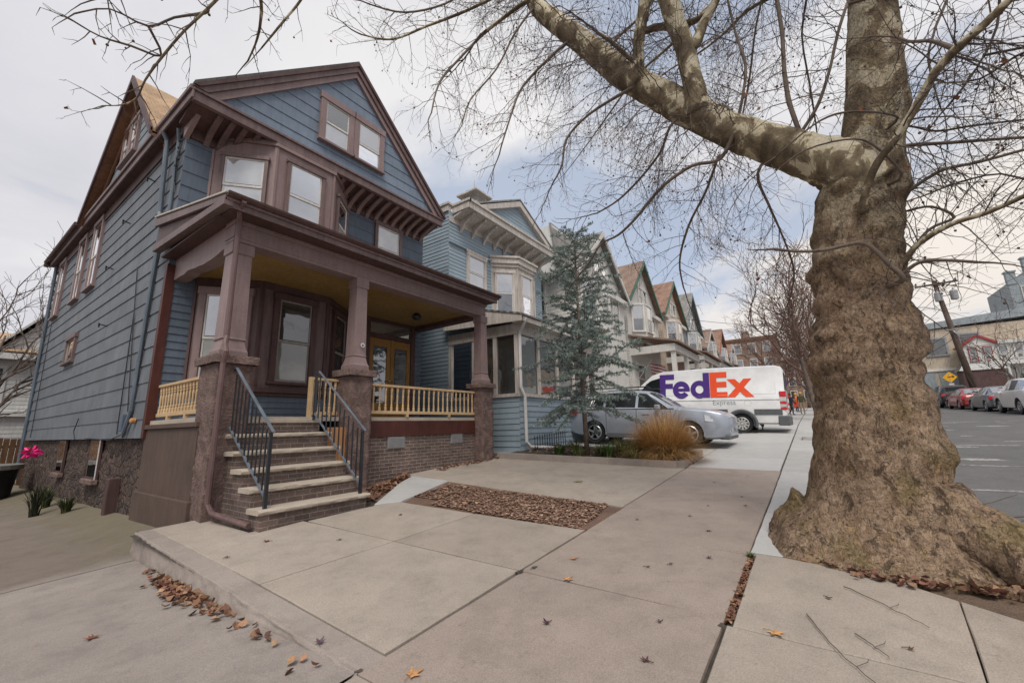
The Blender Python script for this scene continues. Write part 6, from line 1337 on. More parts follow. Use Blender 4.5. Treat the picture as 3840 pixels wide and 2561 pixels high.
for i in range(46): x = -4.5 + i * .165; mb = MB(); h_ = 1.5 + .02 * math.sin(i * 7); mb.box(x, x + .15, 24.2, 24.23, -.4, h_); mb.build('board', M['fence'], fe)
mb = MB(); mb.box(-4.6, 3.2, 24.24, 24.29, 1.15, 1.25); mb.box(-4.6, 3.2, 24.24, 24.29, .1, .2); mb.build('rail', M['fence'], fe)
# black bin, flowers by the stone base
bn = thing('planter_tub', 'round black tub with pale worn rim at the far left of the driveway', 'tub', (1.25, 19.2, DRV(1.25, 19.2)))
zb_ = DRV(1.25, 19.2); mb = MB(); mb.lathe((1.25, 19.2, zb_), [(.7, 0), (.74, .08), (.82, .8), (.85, .84), (.85, .9)], 28); mb.build('tub', M['bin'], bn, smooth=False)
mb = MB(); mb.lathe((1.25, 19.2, zb_ + .86), [(.86, 0), (.92, .0), (.92, .12), (.86, .13), (.78, .13), (.77, .03)], 28); mb.build('rim', M['binrim'], bn); 
fl = thing('flowering_plant', 'tall plant with one magenta flower against the stone house base', 'plant', (1.72, 13.0, DRV(1.7, 13)))
r = random.Random(12); z_ = DRV(1.7, 13); mb = MB(); fp = V((1.52, 12.95, 1.22))
mb.tube([(1.72, 13, z_), (1.68, 13, .6), fp], [.01, .008, .006], 5); mb.build('stem', M['twig'], fl)
mb = MB()
for i in range(46):
    d = V((r.gauss(0, 1), r.gauss(0, 1), r.gauss(0, .8))).normalized() * r.uniform(.08, .17); s = perp(d.normalized(), r) * .035; p = fp + d * .25
    mb.face([p, p + d * .6 + s, p + d * 1.1, p + d * .6 - s])
mb.build('petals', M['magenta'], fl)
mb = MB(); blades(mb, (1.72, 13, z_), 60, .6, .25, r, [(.02, .03, .015), (.035, .045, .02), (.03, .02, .015)], .014); mb.build('foliage', M['greenleaf'], fl)
for i, (x, y, h) in enumerate(((1.95, 12.3, .5), (1.9, 14.0, .7), (2.0, 15.3, .6))):
    mb = MB(); blades(mb, (x + .1, y, DRV(x, y)), 110, h * .7, .22, r, [(.03, .045, .018), (.05, .04, .025), (.07, .08, .025)], .012); tag(mb.build('dark_plant', M['greenleaf']), ['dark weedy plant nearest the wooden post along the stone base', 'tall dark plant behind the magenta flower', 'dark plant furthest along the stone base'][i], 'plant')

# ================================================================== ACROSS THE STREET
gx = lambda x: ROAD(x, 0) + .12
tb = thing('building', 'long tan block building with wide window, behind the utility pole', 'building', (60, -14, gx(60)))
FT = FR((58, 0, 0), (0, -1, 0), (-1, 0, 0))          # faces us, along = -y
mb = MB(); mb.box(58.01, 75, -24, -6.0, 2, 9.9); mb.build('wall', M['tanwall'], tb); mb = MB(); mb.prism([(57.8, -5.8, 9.75), (57.8, -24, 10.6), (57.8, -24, 11.6), (57.8, -5.8, 10.2)], (4, 0, 0)); mb.build('parapet', M['greywall'], tb)
window(tb, FT, 9.95, 7.3, 1.35, 1.6, M['greywall'], M['frame_g'], M['gl_porch'], cw=.14); window(tb, FT, 12.4, 7.6, 1.2, 1.5, M['greywall'], M['frame_g'], M['gl_porch'], cw=.14); window(tb, FT, 7.2, 7.3, 1.35, 1.6, M['greywall'], M['frame_g'], M['gl_porch'], cw=.14)
for i in range(3): a = 6.6 + i * 1.9; mb = MB(); mb.lbox(FT, a, a + 1.6, 2.6, 5.6, 0, .05); mb.build('garage_door', M['greywall'], tb)
mb = MB(); mb.lbox(FT, 6, 24, 5.75, 6.0, 0, .12); mb.build('string_course', M['offwhite'], tb)
wt = thing('terrace_house', 'white two-storey terrace with balcony and red-edged gable, behind the parked cars', 'house', (56, -15, gx(56)))
FW = FR((56, 0, 0), (0, -1, 0), (-1, 0, 0))
mb = MB(); mb.box(56.01, 57.9, -21, -12.0, 2, 7.75); mb.build('wall', M['white'], wt)
mb = MB(); mb.prism([(55.8, -11.8, 7.6), (55.8, -13.0, 8.5), (55.8, -14.2, 7.7), (55.8, -14.2, 7.95), (55.8, -13.0, 8.75), (55.8, -11.6, 7.75)], (1.9, 0, 0)); mb.build('gable_edge', M['carred'], wt)
mb = MB(); mb.prism([(55.95, -12, 7.7), (55.95, -14.1, 7.7), (55.95, -13.0, 8.5)], (1.7, 0, 0)); mb.box(55.7, 58, -21, -14.2, 7.7, 8.0); mb.build('roof', M['offwhite'], wt)
for i in range(8):
    a = 12.35 + i * .95; window(wt, FW, a, 6.35, .45, 1.15, M['carred' if i < 2 else 'offwhite'], M['frame_w'], M['gl_dark'], cw=.1 if i > 1 else .06); window(wt, FW, a, 4.0, .5, 1.4, M['offwhite'], M['frame_w'], M['gl_dark'], cw=.1)
mb = MB(); mb.box(54.8, 56, -21, -12.6, 5.75, 6.05)
for i in range(26): y = -12.7 - i * .32; mb.bar((54.85, y, 6.05), (54.85, y, 6.6), .06)
mb.box(54.8, 54.9, -21, -12.6, 6.6, 6.68); mb.build('balcony', M['white'], wt)
for i in range(6): y = -12.75 - i * 1.5; mb = MB(); mb.lathe((54.95, y, gx(55)), [(.14, 0), (.11, .3), (.1, 3.0), (.15, 3.3)], 8); mb.build('porch_column', M['white'], wt)
mb = MB(); mb.prism([(54.0, -11.0, 5.35), (54.0, -14.1, 5.35), (54.4, -13.4, 5.95), (54.4, -11.4, 5.95)], (1.8, 0, 0)); mb.build('dark_awning', M['carblack'], wt)
mb = MB(); mb.box(54.1, 55.8, -13.8, -11.2, gx(55), 5.35); mb.build('entrance_bay', M['brown_dk'], wt)
gt = thing('building', 'tall grey gabled building with stepped parapet at the right edge', 'building', (66, -20, gx(66)))
FGt = FR((66, 0, 0), (0, -1, 0), (-1, 0, 0))
mb = MB(); mb.box(66.01, 73, -32, -18.66, 2, 15.2); mb.prism([(66.02, -18.66, 15.2), (66.02, -32, 15.2), (66.02, -25, 20)], (7, 0, 0)); mb.build('wall', M['greywall'], gt)
for a, b, z in ((18.6, 19.3, 16.3), (20.0, 20.8, 17.6), (21.8, 22.8, 18.8)): mb = MB(); mb.lbox(FGt, a, b, 15.0, z, -.5, .08); mb.lbox(FGt, a - .08, b + .08, z, z + .16, -.6, .16); mb.build('parapet_block', M['greywall'], gt)
for a in (19.5, 21.2, 22.8): window(gt, FGt, a, 12.6, .7, 2.0, M['offwhite'], M['frame_g'], M['gl_dark'], cw=.08)
mb = MB(); mb.lbox(FGt, 18.5, 32, 11.6, 11.9, 0, .2); mb.build('string_course', M['greywall'], gt)
sh = thing('evergreen_shrub', 'dark green rounded evergreen shrub behind the white car', 'shrub', (44, -12.6, gx(44)))
mb = MB(); r = random.Random(9)
for _ in range(3200):
    a = r.uniform(0, 6.283); b = math.acos(r.uniform(-.3, 1)); q = (1.2 + .3 * noise.noise((math.cos(a) * 1.5, math.sin(a) * 1.5, b * 2))) * r.uniform(.75, 1.03); p = V((44 + q * 1.0 * math.sin(b) * math.cos(a), -13.4 + q * 1.2 * math.sin(b) * math.sin(a), gx(44) + .3 + 2.6 * q * (.25 + .75 * math.cos(b)) * .8)); s = perp(V((0, 0, 1)), r) * .1
    mb.face([p - s, p + V((0, 0, .12)), p + s, p - V((0, 0, .1))], r.choice([(.035, .06, .018), (.05, .085, .02), (.08, .11, .03)]))
mb.build('foliage', M['greenleaf'], sh); mb = MB(); mb.tube([(44, -13.4, gx(44) - .1), (44, -13.4, gx(44) + 1.2)], .1, 7); mb.build('trunk', M['twig'], sh)
# utility pole, leaning, with crossarm and transformers
up = thing('utility_pole', 'leaning wooden utility pole with crossarm and two grey transformers', 'utility pole', (48.4, -10.55, gx(48)))
pb, pt = V((48.4, -10.6, gx(48) - .2)), V((48.4, -9.62, 12.6)); pm = lambda z: pb + (pt - pb) * ((z - pb.z) / (pt.z - pb.z))
mb = MB(); mb.tube([pb, pm(7), pt], [.24, .2, .15], 10); mb.build('pole', M['polewood'], up, smooth=True)
mb = MB(); mb.bar((48.2, -8.35, 12.25), (48.2, -10.95, 12.30), .12, .14); mb.bar((48.2, -8.9, 12.2), (48.3, -9.75, 11.6), .05); mb.bar((48.2, -10.5, 12.2), (48.3, -9.75, 11.6), .05); ca = mb.build('crossarm', M['polewood'], up)
for y in (-8.45, -9.0, -10.2, -10.85): mb = MB(); mb.lathe((48.2, y, 12.36), [(.04, 0), (.08, .06), (.05, .1), (.07, .16), (.03, .22)], 8); mb.build('insulator', M['greyplast'], ca)
for y, z in ((-9.62, 10.75), (-10.55, 10.75)): mb = MB(); mb.lathe((48.1, y, z), [(.18, 0), (.25, .04), (.25, .72), (.2, .8), (.06, .84), (.05, 1.0)], 14); mb.build('transformer', M['galv'], up, smooth=False)
mb = MB(); mb.bar((48.1, -9.3, 11.15), (48.1, -10.7, 11.2), .07); mb.bar((48.1, -9.5, 8.3), (48.1, -11.0, 8.35), .06); mb.tube([(48.2, -10.0, 8.25), (48.0, -10.15, 7.9), (48.2, -10.3, 8.2)], .09, 6); mb.build('bracket', M['galv'], up)
def wire(a, b, sag, lab, rad=.017):
    a, b = V(a), V(b); mb = MB(); mb.tube([a.lerp(b, i / 16) - V((0, 0, sag * 4 * (i / 16) * (1 - i / 16))) for i in range(17)], rad, 4); tag(mb.build('overhead_wire', M['cable']), lab, 'wire', 'overhead wires along the far side of the street')
for k, (y, z) in enumerate(((-8.45, 12.55), (-9.0, 12.55), (-10.2, 12.55), (-10.85, 12.55), (-9.9, 10.4), (-10.05, 8.3), (-10.0, 7.6))):
    wire((48.2, y, z), (8, y - .3, z - 2.2), .9, 'thin dark overhead wire running towards the camera along the far side of the street', .012); wire((48.2, y, z), (100, y + 1, z + 3), 1.2, 'thin dark overhead wire running away up the street from the pole', .02)
wire((48.2, -9.0, 12.5), (40, 9, 9.5), .8, 'service wire crossing the street from the pole to the house row', .014); wire((48.2, -9.2, 10.3), (34, 8, 8.6), .8, 'service wire crossing the street from the pole to the house row', .014); wire((48.2, -9.4, 9.4), (27, 8, 8.4), .8, 'service wire crossing the street from the pole to the house row', .014)
sg = thing('road_sign', 'yellow diamond warning sign behind the parked cars', 'sign', (51, -9.75, gx(51)))
mb = MB(); mb.tube([(51.03, -9.72, gx(51)), (51.03, -9.72, 5.0)], .04, 6); mb.build('post', M['galv'], sg)
mb = MB(); mb.prism([(51, -9.75, 4.2), (51, -9.28, 4.67), (51, -9.75, 5.14), (51, -10.22, 4.67)], (.02, 0, 0)); pl_ = mb.build('plate', M['yellow'], sg)
mb = MB(); mb.prism([(50.99, -9.6, 4.64), (50.99, -9.6, 4.70), (50.99, -9.95, 4.76), (50.99, -9.95, 4.70)], (.008, 0, 0)); mb.prism([(50.99, -9.9, 4.82), (50.99, -10.06, 4.72), (50.99, -9.93, 4.6)], (.008, 0, 0)); mb.build('arrow', M['signblack'], pl_)
mb = MB(); mb.box(50.98, 51.0, -9.92, -9.6, 3.9, 4.15); mb.build('supplementary_plate', M['frame_w'], sg)
# small bits on the near pavement
mb = MB(); rockbox(mb, 15.2, 15.9, -.2, .42, S(15.5, 0) - .02, S(15.5, 0) + .09, .02, 5, .06); tag(mb.build('broken_slab', M['conc_new'], smooth=False), 'broken grey piece of concrete on the new pavement beyond the trunk', 'slab')
fg = thing('flag', 'small red and white striped flag hanging in front of the white house', 'flag', (24, 7.3, 4.0))
mb = MB(); mb.tube([(24, 8.0, 4.0), (24, 7.2, 5.0)], .018, 6); mb.build('flagpole', M['frame_w'], fg)
for i in range(7):
    mb = MB(); z0, z1 = 4.82 - i * .085, 4.82 - (i + 1) * .085; fy = lambda t, z: 7.25 - t * .75 + .05 * math.sin(t * 5 + z * 3); fx = lambda t: 24 + .08 * math.sin(t * 8)
    for k in range(8): a, b = k / 8, (k + 1) / 8; mb.face([(fx(a), fy(a, z0), z0 - a * .3), (fx(b), fy(b, z0), z0 - b * .3), (fx(b), fy(b, z1), z1 - b * .3), (fx(a), fy(a, z1), z1 - a * .3)])
    mb.build('stripe', M['carred' if i % 2 == 0 else 'frame_w'], fg)
# ================================================================== VEHICLES (length along local +y = forward, z up from the road)
def car(name, label, group, L, Wd, prof, glasscells, paintm, wheels, wr, rimm, loc, rz, tilt=(0, 0), extras=None, cat='car', tw=.19):
    """prof stations: (y, z_low, z_mid, z_belt, z_roof, hw_low, hw_belt, hw_roof)"""
    o = thing(name, label, cat, loc, 0, group); o.rotation_euler = (tilt[0], tilt[1], rz)
    def ring(s):
        y, zl, zm, zb, zr, hl, hb, hr = s
        half = [(hl * .82, zl), (hl * .97, zl + .05), (hl, (zl + zm) * .5), (hb + .012, zm), (hb, zb - .03), (hb - .02, zb), (hr + (hb - hr) * .10, zr - .06 if zr - zb > .12 else zr - .02), (hr * .86, zr - .012), (hr * .4, zr)]
        return [(x, y, z) for x, z in half] + [(-x, y, z) for x, z in reversed(half)]
    # densify stations smoothly
    st = []
    for a, b in zip(prof, prof[1:]):
        for k in range(3): t = k / 3; st.append(tuple(p + (q - p) * t for p, q in zip(a, b)))
    st.append(prof[-1]); rings = [ring(s) for s in st]; m = len(rings[0])
    body = MB(); gl = {}
    side_rows = {5: 1, m - 7: 1}
    idx0 = len(body.v)
    for rg in rings: body.v += rg
    for i in range(len(rings) - 1):
        for j in range(m):
            j2 = (j + 1) % m; body.f.append((idx0 + i * m + j, idx0 + i * m + j2, idx0 + (i + 1) * m + j2, idx0 + (i + 1) * m + j)); body.c.append(None)
    for e in (0, len(rings) - 1): body.f.append(tuple(idx0 + e * m + j for j in range(m))); body.c.append(None)
    b_ = body.build('body', paintm, o, smooth=True, local=True)
    # cut the wheel wells out of the shell
    cut = MB()
    for (y, s) in wheels: cut.lathe((s * (Wd / 2 - .30), y, wr + .015), [(wr * 1.17, 0), (wr * 1.17, .6)], 28, (s, 0, 0))
    c_ = cut.build('cut', M['black'], None, smooth=False); b_.parent = None
    bo = b_.modifiers.new('cut', 'BOOLEAN'); bo.operation = 'DIFFERENCE'; bo.solver = 'EXACT'; bo.object = c_; bo.material_mode = 'TRANSFER'
    dg = bpy.context.evaluated_depsgraph_get(); me = bpy.data.meshes.new_from_object(b_.evaluated_get(dg)); b_.modifiers.clear(); b_.data = me; b_.parent = o
    bpy.data.objects.remove(c_)
    for p in me.polygons: p.use_smooth = True
    es = b_.modifiers.new('split', 'EDGE_SPLIT'); es.split_angle = R(38)
    ipl = lambda k, y: next((a[k] + (b[k] - a[k]) * (y - a[0]) / (b[0] - a[0]) for a, b in zip(prof, prof[1:]) if a[0] <= y <= b[0]), prof[-1][k])
    for (nm, kind, y0, y1, lo, hi) in glasscells:
        for s in ((1, -1) if kind == 'side' else (0,)):
            mb = MB(); n_ = 8
            if kind == 'side':
                for k in range(n_):
                    q = []
                    for yy, f in ((y0[0] + (y0[1] - y0[0]) * k / n_, lo), (y0[0] + (y0[1] - y0[0]) * (k + 1) / n_, lo), (y1[0] + (y1[1] - y1[0]) * (k + 1) / n_, hi), (y1[0] + (y1[1] - y1[0]) * k / n_, hi)):
                        zb, zr, hb, hr = ipl(3, yy), ipl(4, yy), ipl(6, yy) - .02, ipl(7, yy); hr2 = hr + (hb + .02 - hr) * .10
                        zt = zr - .06; q.append((s * (hb + (hr2 - hb) * f + .006), yy, zb + (zt - zb) * f))
                    mb.face(q)
            else:
                for k in range(n_):
                    ya, yb = y0 + (y1 - y0) * k / n_, y0 + (y1 - y0) * (k + 1) / n_
                    for p_, q_ in ((-1, -.33), (-.33, .33), (.33, 1)):
                        pt_ = lambda u, yy: (u * ipl(7, yy) * lo, yy, ipl(4, yy) + .008 - (.012 if abs(u) > .9 else 0)); mb.face([pt_(p_, ya), pt_(q_, ya), pt_(q_, yb), pt_(p_, yb)])
            mb.build(nm, M['gl_car'], o, local=True)
    for (y, s) in wheels:
        hw = Wd / 2; mb = MB(); mb.lathe((s * (hw - tw - .02), y, wr), [(wr * .6, 0), (wr * .93, .0), (wr, .03), (wr, tw - .03), (wr * .94, tw), (wr * .66, tw - .03)], 26, (s, 0, 0)); w_ = mb.build('wheel', M['rubber'], o, smooth=False, local=True)
        mb = MB(); x_ = s * (hw - .012); mb.lathe((s * (hw - .049), y, wr), [(wr * .67, 0), (wr * .66, .02), (wr * .60, .035), (wr * .58, .0)], 26, (s, 0, 0)); mb.lathe((s * (hw - .045), y, wr), [(wr * .16, 0), (wr * .15, .03), (wr * .05, .035)], 14, (s, 0, 0))
        for k in range(5 if rimm == 'alloy' else 10):
            a = k * 6.2832 / (5 if rimm == 'alloy' else 10); mb.bar((s * (hw - .036), y, wr), (s * (hw - .036), y + math.sin(a) * wr * .6, wr + math.cos(a) * wr * .6), wr * .17, .02, (s, 0, 0))
        mb.build('rim', M[rimm], w_, local=True)
        mb = MB(); pr = [];
        for k in range(15): a = -1.75 + 3.5 * k / 14; pr.append((s * (hw - .02), y + math.sin(a) * wr * 1.15, wr + math.cos(a) * wr * 1.15))
        mb.tube(pr, .028, 5); mb.build('arch_trim', M['greyplast'] if extras and extras.get('trim') else paintm, o, local=True)
    def B(nm, x0, x1, y0, y1, z0, z1, m, bev=.015): mb = MB(); mb.box(x0, x1, y0, y1, z0, z1); return mb.build(nm, m, o, local=True, bevel=bev)
    return o, B, ipl
# --- silver-blue estate car parked nose to the street (nose at -y)
zc = S(13.2, 4) + .0
EST = [(-2.36, .30, .52, .78, .80, .66, .66, .55), (-2.24, .22, .55, .86, .90, .80, .80, .62), (-1.95, .20, .58, .93, .98, .89, .88, .66), (-1.35, .20, .6, .99, 1.05, .90, .89, .70), (-.95, .2, .6, 1.02, 1.10, .90, .89, .72), (-.2, .2, .6, 1.02, 1.56, .90, .89, .62), (.4, .2, .6, 1.03, 1.62, .90, .89, .62), (1.3, .2, .6, 1.05, 1.60, .90, .89, .60), (1.95, .22, .6, 1.06, 1.52, .88, .87, .57), (2.25, .3, .6, 1.04, 1.10, .82, .80, .6), (2.34, .36, .6, .92, .95, .76, .74, .6)]
def flip(pr): return sorted([(-s[0],) + tuple(s[1:]) for s in pr])
EST = flip(EST)
gls = [('side_window', 'side', (-1.85, -1.1), (-1.7, -1.1), .08, .93), ('side_window', 'side', (-1.03, -.1), (-1.03, -.1), .08, .93), ('side_window', 'side', (-.02, .85), (-.02, .3), .08, .93), ('windscreen', 'front', .28, .92, .93, 0), ('rear_window', 'front', -2.2, -1.98, .9, 0)]
sub, B, ipl = car('parked_car', 'silver-blue estate car parked nose-out behind the orange grass clump', None, 4.7, 1.8, EST, gls, M['silverblue'], [(1.38, 1), (1.38, -1), (-1.4, 1), (-1.4, -1)], .335, 'alloy', (13.2, 4.25, zc), R(180), (0, 0), {'trim': 0})
sub.rotation_euler = (-R(1.8), 0, R(180))
for s in (-1, 1):
    mb = MB(); P4 = [(.56, 2.30), (.70, 2.245), (.80, 2.13), (.875, 1.95), (.905, 1.78)]
    for (xa, ya), (xb, yb) in zip(P4, P4[1:]): mb.hexa([(s * (xa - .06), ya - .08, .66), (s * (xb - .06), yb - .08, .68), (s * (xb + .012), yb + .02, .68), (s * (xa + .012), ya + .03, .66), (s * (xa - .06), ya - .08, .80), (s * (xb - .06), yb - .08, .84), (s * (xb - .0), yb + .01, .84), (s * xa, ya + .02, .80)])
    mb.build('headlight', M['clear_lamp'], sub, local=True)
    mb = MB(); mb.prism([(s * .90, -2.0, .86), (s * .89, -2.26, .84), (s * .85, -2.30, 1.02), (s * .875, -1.98, 1.04)], (s * .015, 0, 0)); mb.build('tail_light', M['red_lamp'], sub, local=True)
    mb = MB(); mb.lathe((s * .6, 2.33, .42), [(.075, 0), (.085, .02), (.06, .03)], 12, (0, 1, 0)); mb.build('fog_lamp', M['clear_lamp'], sub, local=True)
    B('door_mirror', *sorted((s * .93, s * 1.10)), .52, .66, 1.0, 1.13, M['silverblue'], .03)
    for y in (-1.0, -.06, .92): B('door_seam', *sorted((s * .885, s * .9065)), y - .005, y + .005, .36, 1.0, M['black'], .001)
    B('waist_trim', *sorted((s * .87, s * .893)), -1.9, 1.0, 1.005, 1.03, M['black'], .004)
    for y in (-.75, .12): B('door_handle', *sorted((s * .895, s * .92)), y, y + .19, .86, .89, M['silverblue'], .008)
    mb = MB(); mb.tube([(s * .58, -1.6, 1.60), (s * .58, -1.5, 1.67), (s * .58, .2, 1.68), (s * .58, .32, 1.61)], .02, 6); mb.build('roof_rail', M['black'], sub, local=True)
    B('sill_trim', *sorted((s * .86, s * .915)), -1.0, 1.0, .19, .33, M['greyplast'], .02)
B('grille', -.45, .45, 2.30, 2.345, .56, .72, M['black'], .02); B('lower_grille', -.55, .55, 2.30, 2.345, .33, .48, M['black'], .02); B('front_plate', -.16, .16, 2.35, 2.36, .42, .52, M['plate'], .004); B('chrome_bar', -.4, .4, 2.335, 2.355, .62, .65, M['alloy'], .006)
B('bumper_lip', -.78, .78, 2.1, 2.34, .2, .31, M['greyplast'], .03)

# --- white delivery van, nose to the houses (+y)
van = thing('delivery_van', 'white delivery van with large purple and orange lettering, parked across the driveway', 'van', (18.35, 3.3, S(18, 2.3) + .0)); van.rotation_euler = (R(2.2), 0, 0)
VL = [  # y, z_low, z_mid, z_belt, z_roof, hw_low, hw_belt, hw_roof ; rear at -2.45
 (-2.46, .42, .9, 1.35, 2.26, .90, .90, .78), (-2.40, .36, .9, 1.35, 2.37, .93, .93, .80), (-2.2, .34, .9, 1.35, 2.42, .95, .95, .82), (0, .34, .9, 1.35, 2.44, .95, .95, .82), (1.7, .34, .9, 1.35, 2.40, .95, .95, .80), (2.15, .34, .9, 1.34, 2.27, .95, .94, .76), (2.65, .34, .9, 1.30, 1.86, .95, .93, .74), (2.95, .34, .88, 1.22, 1.50, .94, .91, .72), (3.25, .34, .86, 1.10, 1.22, .92, .88, .70), (3.55, .34, .7, .95, 1.02, .85, .80, .60), (3.66, .4, .65, .8, .82, .74, .7, .5)]
van.location.z += .0
van_p, B, ipl = car('delivery_van', '', None, 6.1, 1.9, VL, [('cab_window', 'side', (1.75, 2.85), (1.75, 2.35), .03, .80), ('windscreen', 'front', 2.2, 2.95, .93, 0)], M['vanwhite'], [(2.55, 1), (2.55, -1), (-1.08, 1), (-1.08, -1)], .345, 'steelrim', (0, 0, 0), 0, (0, 0), {'trim': 1}, 'van', .22)
for c in list(van_p.children): c.parent = van
bpy.data.objects.remove(van_p); o_ = van
def VB(nm, x0, x1, y0, y1, z0, z1, m, bev=.012, par=None): mb = MB(); mb.box(x0, x1, y0, y1, z0, z1); return mb.build(nm, M[m] if isinstance(m, str) else m, par or van, local=True, bevel=bev)
for s in (-1, 1):
    for z0, z1, m in ((1.28, 1.47, 'red_lamp'), (1.12, 1.27, 'frame_w'), (1.03, 1.115, 'red_lamp'), (.93, 1.02, 'frame_w'), (.83, .92, 'red_lamp')): VB('tail_light', *sorted((s * .80, s * .955)), -2.49, -2.30, z0, z1, m, .01)
    VB('sill_moulding', *sorted((s * .94, s * .975)), -2.35, -1.5, .66, .86, 'greyplast'); VB('sill_moulding', *sorted((s * .94, s * .975)), -.65, 2.1, .66, .86, 'greyplast')
    VB('rear_bumper_corner', *sorted((s * .5, s * .96)), -2.55, -2.2, .30, .64, 'greyplast', .04)
    VB('door_mirror', *sorted((s * 1.0, s * 1.2)), 2.55, 2.7, 1.3, 1.65, 'black', .04)
    pr = [(s * .965, -1.08 + math.sin(a) * .47, .345 + math.cos(a) * .47) for a in [-1.85 + 3.7 * k / 18 for k in range(19)]]; mb = MB(); mb.tube(pr, .05, 6); mb.build('arch_flare', M['greyplast'], van, local=True)
    VB('mud_flap', *sorted((s * .72, s * .95)), -1.56, -1.53, .10, .55, 'black', .01)
    # panel pressings on the load bay
    for ya, yb in ((-2.2, -.95), (-.85, .55), (.62, 1.62)):
        mb = MB(); x_ = s * .948
        for p_, q_ in (((ya, 1.4), (yb, 1.4)), ((ya, 2.12), (yb, 2.12)), ((ya, 1.4), (ya, 2.12)), ((yb, 1.4), (yb, 2.12))):
            f = lambda p: (s * (.930 - (.12 * max(0, (p[1] - 1.35)) / 1.09) + .0), p[0], p[1]); mb.bar(f(p_), f(q_), .014, .012, (s, 0, 0))
        mb.build('panel_pressing', M['vanwhite'], van, local=True)
    VB('rub_strip', *sorted((s * .955, s * .972)), -2.3, 2.3, 1.19, 1.215, 'vanwhite', .005)
VB('rear_bumper', -.5, .5, -2.54, -2.2, .32, .5, 'greyplast', .03); VB('rear_plate', -.2, .2, -2.485, -2.46, .72, .84, 'plate', .004); VB('door_split', -.008, .008, -2.475, -2.44, .5, 2.3, 'greyplast', .002)
for s in (-1, 1): VB('rear_window', *sorted((s * .1, s * .68)), -2.475, -2.44, 1.55, 2.15, 'gl_car', .02)
VB('hinge', .80, .86, -2.49, -2.4, 1.75, 1.95, 'purple', .004)
# lettering on both sides: outlines in units of cap height, joined into one word
def arc(cx, cy, rx, ry, a0, a1, n=14): return [(cx + rx * math.cos(R(a0 + (a1 - a0) * i / n)), cy + ry * math.sin(R(a0 + (a1 - a0) * i / n))) for i in range(n + 1)]
def quads(outer, inner): return [(outer[i], outer[i + 1], inner[i + 1], inner[i]) for i in range(len(outer) - 1)]
def rect(a, b, c, d): return [((a, c), (b, c), (b, d), (a, d))]
LET = {}
LET['F'] = rect(0, .27, 0, 1) + rect(.27, .66, .78, 1) + rect(.27, .60, .40, .61)
e_c = (.96, .335); LET['e'] = quads(arc(*e_c, .37, .36, 0, 325, 24), arc(*e_c, .155, .145, 0, 325, 24)) + rect(.72, 1.33, .27, .40)
LET['d'] = quads(arc(1.74, .335, .38, .36, 0, 360, 28), arc(1.74, .335, .165, .165, 0, 360, 28)) + rect(1.9, 2.16, 0, 1.0)
LET['E'] = rect(2.18, 2.45, 0, 1) + rect(2.45, 2.86, .78, 1) + rect(2.45, 2.84, .40, .61) + rect(2.45, 2.86, 0, .21)
LET['x'] = [((2.84, 0), (3.15, 0), (3.80, .70), (3.50, .70)), ((2.86, .70), (3.17, .70), (3.86, 0), (3.54, 0))]
CAP, YS, ZS = .95, 1.78, 1.30
def letters(side):
    for nm, m in (('F', 'purple'), ('e', 'purple'), ('d', 'purple'), ('E', 'orangered'), ('x', 'orangered')):
        mb = MB()
        for q in LET[nm]:
            # subdivide so that the letters follow the curve of the panel
            for k in range(4):
                t0, t1 = k / 4, (k + 1) / 4; A = lambda t, i, j: (q[i][0] + (q[j][0] - q[i][0]) * t, q[i][1] + (q[j][1] - q[i][1]) * t)
                for p4 in [(A(t0, 0, 3), A(t0, 1, 2), A(t1, 1, 2), A(t1, 0, 3))]:
                    w_ = []
                    for (u, v_) in p4:
                        z = ZS + v_ * CAP; y = (YS - u * .908 * CAP) if side < 0 else (YS - 3.5 + u * .908 * CAP); zb, zr, hb, hr = ipl(3, y), ipl(4, y), ipl(6, y), ipl(7, y)
                        h2 = hr + (hb - hr) * .10; x = hb - .02 + (h2 - hb + .02) * max(0, (z - zb)) / (zr - .06 - zb) if z > zb else hb - .0
                        w_.append((side * (x + .012 + .003 * (nm in 'Ed')), y, z))
                    mb.face(w_)
        mb.build('letter', M[m], van, local=True)
letters(-1); letters(1)
def text_mesh(s, size, m, loc, rot, par, name='lettering'):
    cu = bpy.data.curves.new('txt', 'FONT'); cu.body = s; cu.size = size; to = bpy.data.objects.new('txt', cu); col.objects.link(to); dg = bpy.context.evaluated_depsgraph_get(); me = bpy.data.meshes.new_from_object(to.evaluated_get(dg)); bpy.data.objects.remove(to)
    me.materials.clear(); me.materials.append(M[m]); o = bpy.data.objects.new(name, me); col.objects.link(o); o.parent = par; o.location = loc; o.rotation_euler = rot; return o
text_mesh('Express', .25, 'greyletter', (-.962, -.15, 1.02), (R(90), 0, R(-90)), van)
mb = MB()
for k in range(12): a = k * .5236; mb.lathe((-.955, -1.32 + .11 * math.cos(a), 1.08 + .11 * math.sin(a)), [(.018, 0), (.018, .006)], 6, (-1, 0, 0))
em = mb.build('dotted_emblem', M['plate'], van, local=True); em['kind'] = 'stuff'

